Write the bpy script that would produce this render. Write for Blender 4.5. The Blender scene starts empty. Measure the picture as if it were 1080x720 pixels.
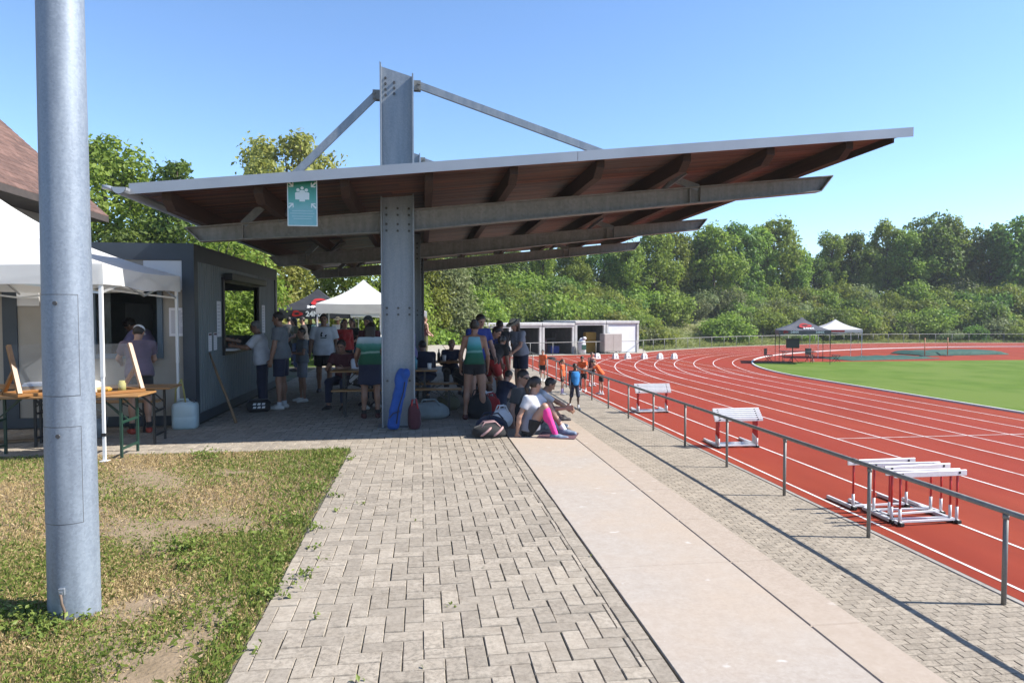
import bpy, math, random
import numpy as np
from mathutils import Vector, Matrix
random.seed(7)
rng = np.random.default_rng(7)
scene = bpy.context.scene
COL = scene.collection
R = math.radians
PI = math.pi

# ------------------------------------------------------------------ camera (survey of the photograph)
FPX = 720.0
YAW = math.atan(95 / 720.0)
PIT = math.atan(27 / 720.0)
EYE = np.array([0.0, 0.0, 1.72])
_fw = np.array([math.sin(YAW) * math.cos(PIT), math.cos(YAW) * math.cos(PIT), -math.sin(PIT)])
_rt = np.array([math.cos(YAW), -math.sin(YAW), 0.0])
_up = np.cross(_rt, _fw)


def _ray(px, py):
    return _fw + _rt * (px - 540) / FPX + _up * (360 - py) / FPX


def G(px, py, z=0.0):
    r = _ray(px, py)
    return EYE + r * (z - EYE[2]) / r[2]


def GY(px, py, y):
    r = _ray(px, py)
    return EYE + r * (y / r[1])


def GX(px, py, x):
    r = _ray(px, py)
    return EYE + r * (x / r[0])


cam_d = bpy.data.cameras.new("camera")
cam_d.sensor_width = 36
cam_d.lens = FPX / 1080 * 36
cam_d.clip_end = 3000
cam_d.clip_start = 0.05
cam = bpy.data.objects.new("camera", cam_d)
COL.objects.link(cam)
cam.location = EYE
cam.rotation_euler = (PI / 2 - PIT, 0, -YAW)
scene.camera = cam

# ------------------------------------------------------------------ light
SUN_DIR = Vector((1.0, -0.19, 0.93)).normalized()
sl = bpy.data.lights.new("sun", "SUN")
sl.energy = 4.9
sl.angle = R(0.53)
sl.color = (1.0, 0.955, 0.88)
so = bpy.data.objects.new("sun", sl)
COL.objects.link(so)
so.rotation_euler = SUN_DIR.to_track_quat("Z", "Y").to_euler()
so.location = (20, -5, 30)
world = bpy.data.worlds.new("World")
scene.world = world
world.use_nodes = True
wn = world.node_tree
bg = wn.nodes["Background"]
sky = wn.nodes.new("ShaderNodeTexSky")
sky.sky_type = "NISHITA"
sky.sun_disc = False
sky.sun_elevation = math.asin(SUN_DIR.z)
sky.sun_rotation = math.atan2(SUN_DIR.x, SUN_DIR.y)
sky.altitude = 200
sky.air_density = 1.0
sky.dust_density = 0.15
sky.ozone_density = 6.2
wn.links.new(sky.outputs[0], bg.inputs[0])
bg.inputs[1].default_value = 0.118
vs = scene.view_settings
vs.view_transform = "Standard"
vs.look = "None"
vs.exposure = 1.12
vs.gamma = 1.0
vs.use_curve_mapping = False
scene.render.engine = "CYCLES"
scene.cycles.max_bounces = 8
scene.cycles.transparent_max_bounces = 8


# ------------------------------------------------------------------ materials
def nmat(name):
    m = bpy.data.materials.new(name)
    m.use_nodes = True
    nt = m.node_tree
    return m, nt, nt.nodes["Principled BSDF"], nt.nodes.new, nt.links.new


def _dim(c):
    """keep every base colour inside the range measured for the real stuff"""
    if c is None:
        return None
    k = 0.86 if min(c) > 0.5 else 0.68
    return tuple(x * k for x in c)


def mat(name, c1, c2=None, scale=8.0, rough=0.6, metal=0.0, bump=0.0, bscale=None, detail=4.0, lo=0.35, hi=0.65,
        spec=0.5, stretch=(1, 1, 1), island=0.0, trans=0.0, coord="Object", sheen=0.0, c3=None, scale3=1.0):
    c1, c2, c3 = _dim(c1), _dim(c2), _dim(c3)
    m, nt, b, N, L = nmat(name)
    b.inputs["Roughness"].default_value = rough
    b.inputs["Metallic"].default_value = metal
    b.inputs["Specular IOR Level"].default_value = spec
    c1 = tuple(c1) + (1,)
    b.inputs["Base Color"].default_value = c1
    tc = N("ShaderNodeTexCoord")
    mp = N("ShaderNodeMapping")
    mp.inputs["Scale"].default_value = stretch
    L(tc.outputs[coord], mp.inputs[0])
    out = None
    if c2 is not None:
        n = N("ShaderNodeTexNoise")
        n.inputs["Scale"].default_value = scale
        n.inputs["Detail"].default_value = detail
        n.inputs["Roughness"].default_value = 0.6
        L(mp.outputs[0], n.inputs["Vector"])
        rp = N("ShaderNodeValToRGB")
        rp.color_ramp.elements[0].position = lo
        rp.color_ramp.elements[1].position = hi
        rp.color_ramp.elements[0].color = c1
        rp.color_ramp.elements[1].color = tuple(c2) + (1,)
        L(n.outputs[0], rp.inputs[0])
        out = rp.outputs[0]
        if c3 is not None:
            n3 = N("ShaderNodeTexNoise")
            n3.inputs["Scale"].default_value = scale3
            n3.inputs["Detail"].default_value = 3
            L(mp.outputs[0], n3.inputs["Vector"])
            r3 = N("ShaderNodeValToRGB")
            r3.color_ramp.elements[0].position = 0.45
            r3.color_ramp.elements[1].position = 0.62
            L(n3.outputs[0], r3.inputs[0])
            mx = N("ShaderNodeMixRGB")
            L(r3.outputs[0], mx.inputs[0])
            L(out, mx.inputs[1])
            mx.inputs[2].default_value = tuple(c3) + (1,)
            out = mx.outputs[0]
    if island > 0:
        g = N("ShaderNodeNewGeometry")
        hs = N("ShaderNodeHueSaturation")
        mr = N("ShaderNodeMapRange")
        mr.inputs["To Min"].default_value = 1 - island
        mr.inputs["To Max"].default_value = 1 + island
        L(g.outputs["Random Per Island"], mr.inputs["Value"])
        L(mr.outputs[0], hs.inputs["Value"])
        if out is not None:
            L(out, hs.inputs["Color"])
        else:
            hs.inputs["Color"].default_value = c1
        out = hs.outputs[0]
    if out is not None:
        L(out, b.inputs["Base Color"])
    if bump > 0:
        n2 = N("ShaderNodeTexNoise")
        n2.inputs["Scale"].default_value = bscale or scale * 4
        n2.inputs["Detail"].default_value = 3
        L(mp.outputs[0], n2.inputs["Vector"])
        bp = N("ShaderNodeBump")
        bp.inputs["Strength"].default_value = bump
        bp.inputs["Distance"].default_value = 0.02
        L(n2.outputs[0], bp.inputs["Height"])
        L(bp.outputs[0], b.inputs["Normal"])
    if trans > 0:
        t = N("ShaderNodeBsdfTranslucent")
        if out is not None:
            L(out, t.inputs[0])
        else:
            t.inputs[0].default_value = c1
        ms = N("ShaderNodeMixShader")
        ms.inputs[0].default_value = trans
        L(b.outputs[0], ms.inputs[1])
        L(t.outputs[0], ms.inputs[2])
        L(ms.outputs[0], nt.nodes["Material Output"].inputs[0])
    if sheen:
        b.inputs["Sheen Weight"].default_value = sheen
    return m


def leaf_mat(name, dark, light, trans=0.4):
    m, nt, b, N, L = nmat(name)
    g = N("ShaderNodeNewGeometry")
    rp = N("ShaderNodeValToRGB")
    rp.color_ramp.elements[0].color = tuple(dark) + (1,)
    rp.color_ramp.elements[1].color = tuple(light) + (1,)
    L(g.outputs["Random Per Island"], rp.inputs[0])
    oi = N("ShaderNodeObjectInfo")
    hs = N("ShaderNodeHueSaturation")
    mr = N("ShaderNodeMapRange")
    mr.inputs["To Min"].default_value = 0.72
    mr.inputs["To Max"].default_value = 1.28
    L(oi.outputs["Random"], mr.inputs["Value"])
    L(mr.outputs[0], hs.inputs["Value"])
    mr2 = N("ShaderNodeMapRange")
    mr2.inputs["To Min"].default_value = 0.475
    mr2.inputs["To Max"].default_value = 0.515
    L(oi.outputs["Random"], mr2.inputs["Value"])
    L(mr2.outputs[0], hs.inputs["Hue"])
    L(rp.outputs[0], hs.inputs["Color"])
    L(hs.outputs[0], b.inputs["Base Color"])
    b.inputs["Roughness"].default_value = 0.55
    b.inputs["Specular IOR Level"].default_value = 0.3
    t = N("ShaderNodeBsdfTranslucent")
    L(hs.outputs[0], t.inputs[0])
    ms = N("ShaderNodeMixShader")
    ms.inputs[0].default_value = trans
    L(b.outputs[0], ms.inputs[1])
    L(t.outputs[0], ms.inputs[2])
    L(ms.outputs[0], nt.nodes["Material Output"].inputs[0])
    return m


def mat_galv(name, base=(0.29, 0.315, 0.345), dark=(0.20, 0.225, 0.255), metal=0.55, rough=0.42, vs_=60):
    """galvanised steel: zinc spangle, streaks, scuffs"""
    m, nt, b, N, L = nmat(name)
    tc = N("ShaderNodeTexCoord")
    v = N("ShaderNodeTexVoronoi")
    v.inputs["Scale"].default_value = vs_
    L(tc.outputs["Object"], v.inputs["Vector"])
    bw = N("ShaderNodeRGBToBW")
    L(v.outputs["Color"], bw.inputs[0])
    mp = N("ShaderNodeMapping")
    mp.inputs["Scale"].default_value = (9, 9, 1.2)
    L(tc.outputs["Object"], mp.inputs[0])
    n = N("ShaderNodeTexNoise")
    n.inputs["Scale"].default_value = 1.5
    n.inputs["Detail"].default_value = 6
    L(mp.outputs[0], n.inputs["Vector"])
    mx = N("ShaderNodeMath")
    mx.operation = "MULTIPLY_ADD"
    mx.inputs[1].default_value = 0.35
    L(bw.outputs[0], mx.inputs[0])
    L(n.outputs[0], mx.inputs[2])
    rp = N("ShaderNodeValToRGB")
    rp.color_ramp.elements[0].position = 0.45
    rp.color_ramp.elements[1].position = 0.95
    rp.color_ramp.elements[0].color = tuple(dark) + (1,)
    rp.color_ramp.elements[1].color = tuple(base) + (1,)
    L(mx.outputs[0], rp.inputs[0])
    L(rp.outputs[0], b.inputs["Base Color"])
    b.inputs["Metallic"].default_value = metal
    mr = N("ShaderNodeMapRange")
    mr.inputs["To Min"].default_value = rough - 0.1
    mr.inputs["To Max"].default_value = rough + 0.18
    L(mx.outputs[0], mr.inputs["Value"])
    L(mr.outputs[0], b.inputs["Roughness"])
    bp = N("ShaderNodeBump")
    bp.inputs["Strength"].default_value = 0.08
    bp.inputs["Distance"].default_value = 0.01
    L(mx.outputs[0], bp.inputs["Height"])
    L(bp.outputs[0], b.inputs["Normal"])
    return m


def mat_bands(name, stops, axis=2, z0=0.0, z1=1.0, wob=0.0, rough=0.8):
    """cloth printed in bands along one object axis"""
    m, nt, b, N, L = nmat(name)
    tc = N("ShaderNodeTexCoord")
    sp = N("ShaderNodeSeparateXYZ")
    L(tc.outputs["Object"], sp.inputs[0])
    n = N("ShaderNodeTexNoise")
    n.inputs["Scale"].default_value = 7
    L(tc.outputs["Object"], n.inputs["Vector"])
    ma = N("ShaderNodeMath")
    ma.operation = "MULTIPLY_ADD"
    ma.inputs[1].default_value = wob
    L(n.outputs[0], ma.inputs[0])
    L(sp.outputs[axis], ma.inputs[2])
    mr = N("ShaderNodeMapRange")
    mr.inputs["From Min"].default_value = z0
    mr.inputs["From Max"].default_value = z1
    L(ma.outputs[0], mr.inputs["Value"])
    rp = N("ShaderNodeValToRGB")
    el = rp.color_ramp.elements
    while len(el) > 1:
        el.remove(el[-1])
    el[0].position = stops[0][0]
    el[0].color = _dim(stops[0][1]) + (1,)
    for p, c in stops[1:]:
        c = _dim(c)
        e = el.new(p)
        e.color = tuple(c) + (1,)
    L(mr.outputs[0], rp.inputs[0])
    L(rp.outputs[0], b.inputs["Base Color"])
    b.inputs["Roughness"].default_value = rough
    return m


def mat_glass(name, tint=(0.9, 0.95, 0.95), alpha=0.18, rough=0.05):
    m, nt, b, N, L = nmat(name)
    b.inputs["Base Color"].default_value = tuple(tint) + (1,)
    b.inputs["Roughness"].default_value = rough
    t = N("ShaderNodeBsdfTransparent")
    ms = N("ShaderNodeMixShader")
    ms.inputs[0].default_value = alpha
    L(t.outputs[0], ms.inputs[1])
    L(b.outputs[0], ms.inputs[2])
    L(ms.outputs[0], nt.nodes["Material Output"].inputs[0])
    return m


M = {}
M["galv"] = mat_galv("galvanised_steel")
M["galv_pole"] = mat_galv("galvanised_mast", (0.26, 0.30, 0.35), (0.17, 0.20, 0.245), metal=0.35, rough=0.45, vs_=90)
M["galv_dark"] = mat_galv("weathered_rail_steel", (0.235, 0.235, 0.225), (0.15, 0.15, 0.145), metal=0.4, rough=0.5, vs_=120)
M["beam"] = mat_galv("weathered_beam_steel", (0.27, 0.27, 0.265), (0.175, 0.175, 0.17), metal=0.3, rough=0.55, vs_=25)
M["rubber"] = mat("black_rubber", (0.012, 0.012, 0.013), rough=0.7)
M["bolt"] = mat("bolt_steel", (0.12, 0.12, 0.125), rough=0.5, metal=0.5)
M["soffit"] = mat("soffit_boards", (0.085, 0.027, 0.012), (0.165, 0.055, 0.022), scale=3, stretch=(0.5, 8, 8), rough=0.6,
                  island=0.62, bump=0.15, c3=(0.07, 0.035, 0.025), scale3=0.8)
M["purlin"] = mat("stained_timber", (0.035, 0.016, 0.010), (0.06, 0.028, 0.017), scale=3, stretch=(9, 0.6, 9), rough=0.75, bump=0.1)
M["zinc"] = mat("zinc_flashing", (0.40, 0.43, 0.48), (0.47, 0.50, 0.55), scale=1.5, rough=0.4, metal=0.3)
M["roofsheet"] = mat("roof_sheet", (0.22, 0.23, 0.24), (0.3, 0.3, 0.31), scale=2, rough=0.6, metal=0.2)
def mat_concrete(name, lo_c, hi_c, stain, stain_amt=0.55, speck=(0.62, 0.60, 0.57), island=0.14, patch=0.8, grit=70.0, spots=0.0, spot_scale=2.2, warm=None, wscale=0.7):
    """weathered concrete: block tint, blotchy stains, dark grit and pale specks"""
    lo_c, hi_c, stain, speck = _dim(lo_c), _dim(hi_c), _dim(stain), _dim(speck)
    m, nt, b, N, L = nmat(name)
    b.inputs["Roughness"].default_value = 0.93
    b.inputs["Specular IOR Level"].default_value = 0.25
    tc = N("ShaderNodeTexCoord")

    def noise(scale, detail=5, rough=0.6):
        n = N("ShaderNodeTexNoise")
        n.inputs["Scale"].default_value = scale
        n.inputs["Detail"].default_value = detail
        n.inputs["Roughness"].default_value = rough
        L(tc.outputs["Object"], n.inputs["Vector"])
        return n.outputs[0]

    def ramp(src, p0, p1, c0=(0, 0, 0), c1=(1, 1, 1)):
        r = N("ShaderNodeValToRGB")
        r.color_ramp.elements[0].position = p0
        r.color_ramp.elements[1].position = p1
        r.color_ramp.elements[0].color = tuple(c0) + (1,)
        r.color_ramp.elements[1].color = tuple(c1) + (1,)
        L(src, r.inputs[0])
        return r.outputs[0]

    def mix(fac, a, c, amt=1.0):
        mm = N("ShaderNodeMath")
        mm.operation = "MULTIPLY"
        mm.inputs[1].default_value = amt
        L(fac, mm.inputs[0])
        x = N("ShaderNodeMixRGB")
        L(mm.outputs[0], x.inputs[0])
        L(a, x.inputs[1])
        if isinstance(c, tuple):
            x.inputs[2].default_value = c + (1,)
        else:
            L(c, x.inputs[2])
        return x.outputs[0]
    col = ramp(noise(11, 8, 0.7), 0.3, 0.7, lo_c, hi_c)
    if warm:
        col = mix(ramp(noise(wscale, 4), 0.42, 0.62), col, _dim(warm), 0.7)
    if island:
        g = N("ShaderNodeNewGeometry")
        hs = N("ShaderNodeHueSaturation")
        mr = N("ShaderNodeMapRange")
        mr.inputs["To Min"].default_value = 1 - island
        mr.inputs["To Max"].default_value = 1 + island
        L(g.outputs["Random Per Island"], mr.inputs["Value"])
        L(mr.outputs[0], hs.inputs["Value"])
        L(col, hs.inputs["Color"])
        col = hs.outputs[0]
    n1 = ramp(noise(patch, 6, 0.65), 0.36, 0.60)
    n2 = ramp(noise(grit * 0.55, 6, 0.75), 0.44, 0.62)
    pm = N("ShaderNodeMath")
    pm.operation = "MULTIPLY_ADD"
    pm.inputs[1].default_value = 0.75
    pm.inputs[2].default_value = 0.30
    L(n1, pm.inputs[0])
    q = N("ShaderNodeMath")
    q.operation = "MULTIPLY"
    L(pm.outputs[0], q.inputs[0])
    L(n2, q.inputs[1])
    col = mix(q.outputs[0], col, stain, stain_amt)
    col = mix(ramp(noise(grit * 2.2, 3), 0.66, 0.74), col, stain, 0.6)
    col = mix(ramp(noise(grit * 1.3, 3), 0.68, 0.76), col, speck, 0.55)
    if spots:
        v = N("ShaderNodeTexVoronoi")
        v.inputs["Scale"].default_value = spot_scale
        mp = N("ShaderNodeMapping")
        mp.inputs["Scale"].default_value = (0.8, 1.6, 1)
        n3 = noise(3.0, 4)
        ad = N("ShaderNodeMixRGB")
        ad.inputs[0].default_value = 0.22
        L(tc.outputs["Object"], ad.inputs[1])
        L(n3, ad.inputs[2])
        L(ad.outputs[0], mp.inputs[0])
        L(mp.outputs[0], v.inputs["Vector"])
        col = mix(ramp(v.outputs["Distance"], 0.05, 0.13, (1, 1, 1), (0, 0, 0)), col, speck, spots)
    L(col, b.inputs["Base Color"])
    bp = N("ShaderNodeBump")
    bp.inputs["Strength"].default_value = 0.35
    bp.inputs["Distance"].default_value = 0.004
    L(noise(grit * 2.4, 4, 0.7), bp.inputs["Height"])
    L(bp.outputs[0], b.inputs["Normal"])
    return m


M["paver"] = mat_concrete("concrete_pavers", (0.36, 0.305, 0.24), (0.50, 0.435, 0.355), (0.14, 0.12, 0.095), 0.62, island=0.15, patch=0.55, grit=60)
M["paver_low"] = mat_concrete("walkway_pavers", (0.36, 0.305, 0.24), (0.49, 0.425, 0.345), (0.15, 0.13, 0.10), 0.6, island=0.13, patch=0.5, grit=55)
M["joint"] = mat("joint_sand", (0.11, 0.095, 0.07), (0.14, 0.12, 0.09), scale=30, rough=0.95, c3=(0.06, 0.085, 0.03), scale3=1.2)
M["slab"] = mat_concrete("washed_concrete_slab", (0.45, 0.385, 0.325), (0.54, 0.48, 0.42), (0.36, 0.29, 0.235), 0.40, (0.68, 0.66, 0.64), 0.0, 0.4, 75, 0.45, 4.5, warm=(0.54, 0.43, 0.33), wscale=0.6)
M["slab_edge"] = mat_concrete("tinted_concrete_edge", (0.47, 0.38, 0.30), (0.53, 0.44, 0.36), (0.32, 0.25, 0.19), 0.45, (0.62, 0.58, 0.54), 0.0, 0.5, 75, 0.25, 4.0)
M["riser"] = mat("concrete_riser", (0.33, 0.30, 0.27), (0.42, 0.39, 0.35), scale=4, rough=0.9, bump=0.2)
M["track"] = mat("red_tartan", (0.265, 0.037, 0.017), (0.355, 0.060, 0.028), scale=0.9, stretch=(1, 0.22, 1), rough=0.88, bump=0.3, bscale=260, detail=9,
                 c3=(0.33, 0.046, 0.025), scale3=0.25, spec=0.12)
M["white_line"] = mat("track_paint", (0.72, 0.69, 0.67), (0.56, 0.44, 0.40), scale=2.2, rough=0.85, detail=10, lo=0.42, hi=0.72)
M["kerb_white"] = mat("white_kerb", (0.76, 0.76, 0.74), (0.62, 0.62, 0.6), scale=6, rough=0.6)
M["infield"] = mat("infield_turf", (0.105, 0.18, 0.020), (0.14, 0.225, 0.032), scale=0.7, rough=0.95, bump=0.5, bscale=45, detail=8,
                   c3=(0.155, 0.225, 0.040), scale3=0.35, stretch=(1, 0.7, 1), spec=0.1)
M["soil"] = mat("dry_lawn_soil", (0.36, 0.265, 0.17), (0.25, 0.18, 0.105), scale=5, rough=0.98, bump=0.6, bscale=40, detail=9)
M["gravel"] = mat("pale_gravel", (0.40, 0.36, 0.30), (0.49, 0.45, 0.38), scale=6, rough=0.95, bump=0.5, bscale=60)
M["hill"] = mat("embankment_grass", (0.13, 0.175, 0.045), (0.22, 0.255, 0.085), scale=0.35, rough=0.98, bump=0.7, bscale=6, detail=8,
                c3=(0.24, 0.235, 0.11), scale3=0.09)
M["field"] = mat("outer_grass", (0.11, 0.16, 0.04), (0.17, 0.19, 0.07), scale=0.4, rough=0.98, bump=0.6, bscale=8, detail=8)
M["tent_white"] = mat("white_tent_cloth", (0.80, 0.80, 0.79), (0.74, 0.74, 0.74), scale=3, rough=0.8, trans=0.32, bump=0.12, bscale=2.2)
M["tent_cream"] = mat("tent_cloth_used", (0.92, 0.91, 0.88), (0.87, 0.86, 0.83), scale=3, rough=0.8, trans=0.42, bump=0.15, bscale=2.5)
M["tent_black"] = mat("black_tent_cloth", (0.028, 0.028, 0.032), (0.045, 0.045, 0.05), scale=3, rough=0.6, bump=0.1, bscale=2)
M["tent_grey"] = mat("grey_tent_cloth", (0.10, 0.10, 0.115), (0.14, 0.14, 0.155), scale=3, rough=0.6, bump=0.1, bscale=2)
M["red_print"] = mat("red_print", (0.55, 0.02, 0.02), rough=0.6)
M["white_print"] = mat("white_print", (0.78, 0.78, 0.78), rough=0.6)
M["black_print"] = mat("black_print", (0.015, 0.015, 0.02), rough=0.7)
M["alu"] = mat("aluminium_pole", (0.62, 0.62, 0.62), (0.55, 0.55, 0.55), scale=10, rough=0.35, metal=0.6)
M["white_pole"] = mat("white_painted_pole", (0.75, 0.75, 0.74), rough=0.45)
M["anthracite"] = mat("anthracite_paint", (0.030, 0.044, 0.062), (0.042, 0.058, 0.078), scale=3, rough=0.45)
M["panel_beige"] = mat("beige_wall_panel", (0.40, 0.36, 0.305), (0.44, 0.40, 0.345), scale=2, rough=0.7)
M["panel_grey"] = mat("grey_ribbed_panel", (0.20, 0.235, 0.25), (0.235, 0.27, 0.28), scale=2, rough=0.55)
M["panel_white"] = mat("white_wall_panel", (0.66, 0.67, 0.68), (0.7, 0.7, 0.7), scale=2, rough=0.6)
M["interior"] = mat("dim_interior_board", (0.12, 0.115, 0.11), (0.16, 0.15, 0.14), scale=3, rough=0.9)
M["paper"] = mat("paper_sheet", (0.78, 0.76, 0.79), rough=0.9)
M["ink"] = mat("grey_ink", (0.32, 0.30, 0.36), rough=0.9)
M["bamboo"] = mat("brown_stick", (0.20, 0.12, 0.06), (0.30, 0.19, 0.10), scale=6, rough=0.7)
M["shingle"] = mat("brown_roof_shingles", (0.135, 0.072, 0.055), (0.20, 0.115, 0.09), scale=9, rough=0.95, island=0.25, bump=0.3)
M["soffit_dark"] = mat("dark_eave_boards", (0.05, 0.04, 0.035), (0.08, 0.06, 0.05), scale=4, rough=0.8)
M["plaster"] = mat("plaster_wall", (0.45, 0.42, 0.38), (0.5, 0.47, 0.42), scale=3, rough=0.9)
M["wood_light"] = mat("varnished_pine", (0.30, 0.125, 0.026), (0.37, 0.165, 0.040), scale=3, stretch=(1, 10, 10), rough=0.45)
M["wood_table"] = mat("beer_table_wood", (0.36, 0.18, 0.062), (0.45, 0.25, 0.10), scale=3, stretch=(1, 12, 12), rough=0.4)
M["green_steel"] = mat("dark_green_steel", (0.018, 0.06, 0.04), rough=0.4)
M["dark_steel"] = mat("black_steel", (0.02, 0.02, 0.022), rough=0.45)
M["acrylic"] = mat_glass("clear_acrylic", (0.25, 0.27, 0.3), 0.035)
M["canister"] = mat("translucent_canister", (0.62, 0.72, 0.74), (0.52, 0.64, 0.67), scale=3, rough=0.35, trans=0.3)
M["strap"] = mat("yellow_strap", (0.42, 0.38, 0.12), rough=0.8)
M["olive"] = mat("olive_canister_plastic", (0.17, 0.15, 0.075), rough=0.5)
M["red_plastic"] = mat("red_plastic", (0.52, 0.025, 0.02), rough=0.4)
M["hurdle_white"] = mat("hurdle_white", (0.78, 0.78, 0.79), (0.70, 0.70, 0.71), scale=8, rough=0.4)
M["hurdle_red"] = mat("hurdle_red", (0.66, 0.030, 0.028), rough=0.35)
M["hurdle_grey"] = mat("hurdle_base_grey", (0.60, 0.60, 0.61), (0.68, 0.67, 0.67), scale=6, rough=0.45)
M["garage"] = mat("garage_render", (0.55, 0.54, 0.53), (0.49, 0.48, 0.47), scale=1.3, rough=0.85)
M["garage_door"] = mat("garage_door_white", (0.62, 0.63, 0.66), (0.68, 0.69, 0.7), scale=1.3, rough=0.6)
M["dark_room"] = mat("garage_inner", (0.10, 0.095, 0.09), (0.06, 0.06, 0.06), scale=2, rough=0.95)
M["yellow"] = mat("yellow_foam", (0.55, 0.30, 0.02), rough=0.7)
M["beige"] = mat("beige_cabinet", (0.45, 0.40, 0.36), (0.5, 0.45, 0.41), scale=2, rough=0.6)
M["teal"] = mat("teal_tarpaulin", (0.032, 0.095, 0.075), (0.05, 0.125, 0.10), scale=2.5, rough=0.8, bump=0.3, bscale=3, spec=0.15)
M["sign_white"] = mat("sign_white", (0.72, 0.80, 0.78), rough=0.4)
M["sign_pale"] = mat("faded_sign_blue", (0.30, 0.62, 0.66), (0.22, 0.56, 0.58), scale=6, rough=0.4)
M["sign_line"] = mat("faded_sign_lettering", (0.48, 0.74, 0.77), rough=0.4)
M["sign_green"] = mat_bands("faded_sign_green", [(0.0, (0.26, 0.60, 0.60)), (0.35, (0.10, 0.46, 0.38)), (1.0, (0.012, 0.24, 0.15))], 2, -0.09, 0.26, 0.12, 0.4)
M["leaf_a"] = leaf_mat("leaf_fresh", (0.115, 0.185, 0.022), (0.26, 0.345, 0.055), 0.5)
M["leaf_b"] = leaf_mat("leaf_deep", (0.066, 0.130, 0.020), (0.155, 0.24, 0.042), 0.48)
M["leaf_y"] = leaf_mat("leaf_yellowish", (0.20, 0.235, 0.040), (0.40, 0.42, 0.115), 0.48)
M["leaf_s"] = leaf_mat("leaf_silvery", (0.125, 0.165, 0.06), (0.25, 0.29, 0.125), 0.45)
M["leaf_o"] = leaf_mat("leaf_olive", (0.135, 0.175, 0.024), (0.27, 0.31, 0.06), 0.48)
M["bark"] = mat("bark", (0.075, 0.055, 0.04), (0.14, 0.11, 0.085), scale=6, rough=0.95, stretch=(1, 1, 0.25), bump=0.5)
M["skin"] = mat("skin_light", (0.52, 0.30, 0.215), (0.47, 0.255, 0.175), scale=6, rough=0.5)
M["skin_tan"] = mat("skin_tanned", (0.40, 0.215, 0.14), (0.36, 0.18, 0.115), scale=6, rough=0.5)
M["skin_dark"] = mat("skin_deep", (0.075, 0.042, 0.03), (0.06, 0.033, 0.023), scale=6, rough=0.45)
M["eye"] = mat("dark_eye", (0.02, 0.014, 0.012), rough=0.25)
M["lip"] = mat("lips", (0.40, 0.16, 0.13), rough=0.45)
M["hair_dark"] = mat("dark_brown_hair", (0.018, 0.011, 0.008), (0.04, 0.024, 0.016), scale=30, stretch=(1, 1, 0.2), rough=0.5, bump=0.3, bscale=60)
M["hair_brown"] = mat("brown_hair", (0.055, 0.028, 0.015), (0.10, 0.052, 0.028), scale=30, stretch=(1, 1, 0.2), rough=0.5, bump=0.3, bscale=60)
M["hair_grey"] = mat("grey_hair", (0.16, 0.15, 0.14), (0.26, 0.25, 0.24), scale=30, rough=0.6, bump=0.3, bscale=60)
M["hair_blond"] = mat("blond_hair", (0.28, 0.17, 0.075), (0.38, 0.25, 0.12), scale=30, stretch=(1, 1, 0.2), rough=0.5, bump=0.3, bscale=60)


def cloth(name, c, c2=None):
    M[name] = mat(name, c, c2 or tuple(min(1, x * 1.25 + 0.004) for x in c), scale=5, rough=0.85, bump=0.5, bscale=9, detail=2, sheen=0.1)


cloth("white_cloth", (0.58, 0.59, 0.63))
cloth("grey_cloth", (0.15, 0.165, 0.185))
cloth("dark_grey_cloth", (0.045, 0.047, 0.05))
cloth("grey_melange", (0.25, 0.27, 0.33))
cloth("navy_cloth", (0.012, 0.018, 0.05))
cloth("black_cloth", (0.010, 0.010, 0.012))
cloth("blue_cloth", (0.016, 0.045, 0.28))
cloth("bright_blue", (0.012, 0.20, 0.55))
cloth("orange_cloth", (0.72, 0.115, 0.015))
cloth("coral_cloth", (0.62, 0.075, 0.06))
cloth("lilac_cloth", (0.33, 0.28, 0.52))
cloth("red_cloth", (0.42, 0.02, 0.02))
cloth("pink_sock", (0.80, 0.035, 0.28))
cloth("denim", (0.035, 0.06, 0.13))
cloth("purple_grey", (0.14, 0.10, 0.14))
cloth("olive_cloth", (0.10, 0.095, 0.05))
cloth("straw", (0.62, 0.54, 0.42))
cloth("sage_bag", (0.22, 0.25, 0.245))
cloth("burgundy", (0.085, 0.014, 0.022))
cloth("blue_bag_cloth", (0.010, 0.075, 0.33))
cloth("pale_green_cloth", (0.45, 0.6, 0.55))
M["teal_top"] = mat_bands("teal_singlet_print", [(0, (0.008, 0.10, 0.045)), (0.33, (0.012, 0.15, 0.085)), (0.40, (0.20, 0.45, 0.42)), (0.46, (0.02, 0.22, 0.18)),
                                                 (0.6, (0.06, 0.36, 0.36)), (0.75, (0.16, 0.48, 0.55)), (1.0, (0.30, 0.58, 0.68))], 2, 0.98, 1.42, 0.05)
M["club_top"] = mat_bands("green_white_club_print", [(0, (0.008, 0.10, 0.045)), (0.36, (0.010, 0.13, 0.06)), (0.42, (0.35, 0.55, 0.46)), (0.48, (0.012, 0.17, 0.10)),
                                                     (0.72, (0.10, 0.36, 0.30)), (0.78, (0.45, 0.60, 0.62)), (1.0, (0.60, 0.70, 0.75))], 2, 0.95, 1.40, 0.06)
M["white_grey_print"] = mat_bands("white_grey_print", [(0, (0.20, 0.21, 0.26)), (0.45, (0.26, 0.27, 0.33)), (0.72, (0.36, 0.37, 0.43)), (0.85, (0.52, 0.53, 0.58)), (1.0, (0.58, 0.59, 0.64))], 2, 0.08, 0.58, 0.08)
M["shoe_white"] = mat("white_shoe", (0.66, 0.65, 0.63), (0.55, 0.54, 0.52), scale=14, rough=0.6)
M["shoe_dark"] = mat("dark_shoe", (0.03, 0.025, 0.027), (0.07, 0.05, 0.05), scale=14, rough=0.6)
M["shoe_red"] = mat("red_shoe", (0.36, 0.03, 0.02), (0.45, 0.06, 0.03), scale=14, rough=0.6)
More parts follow.
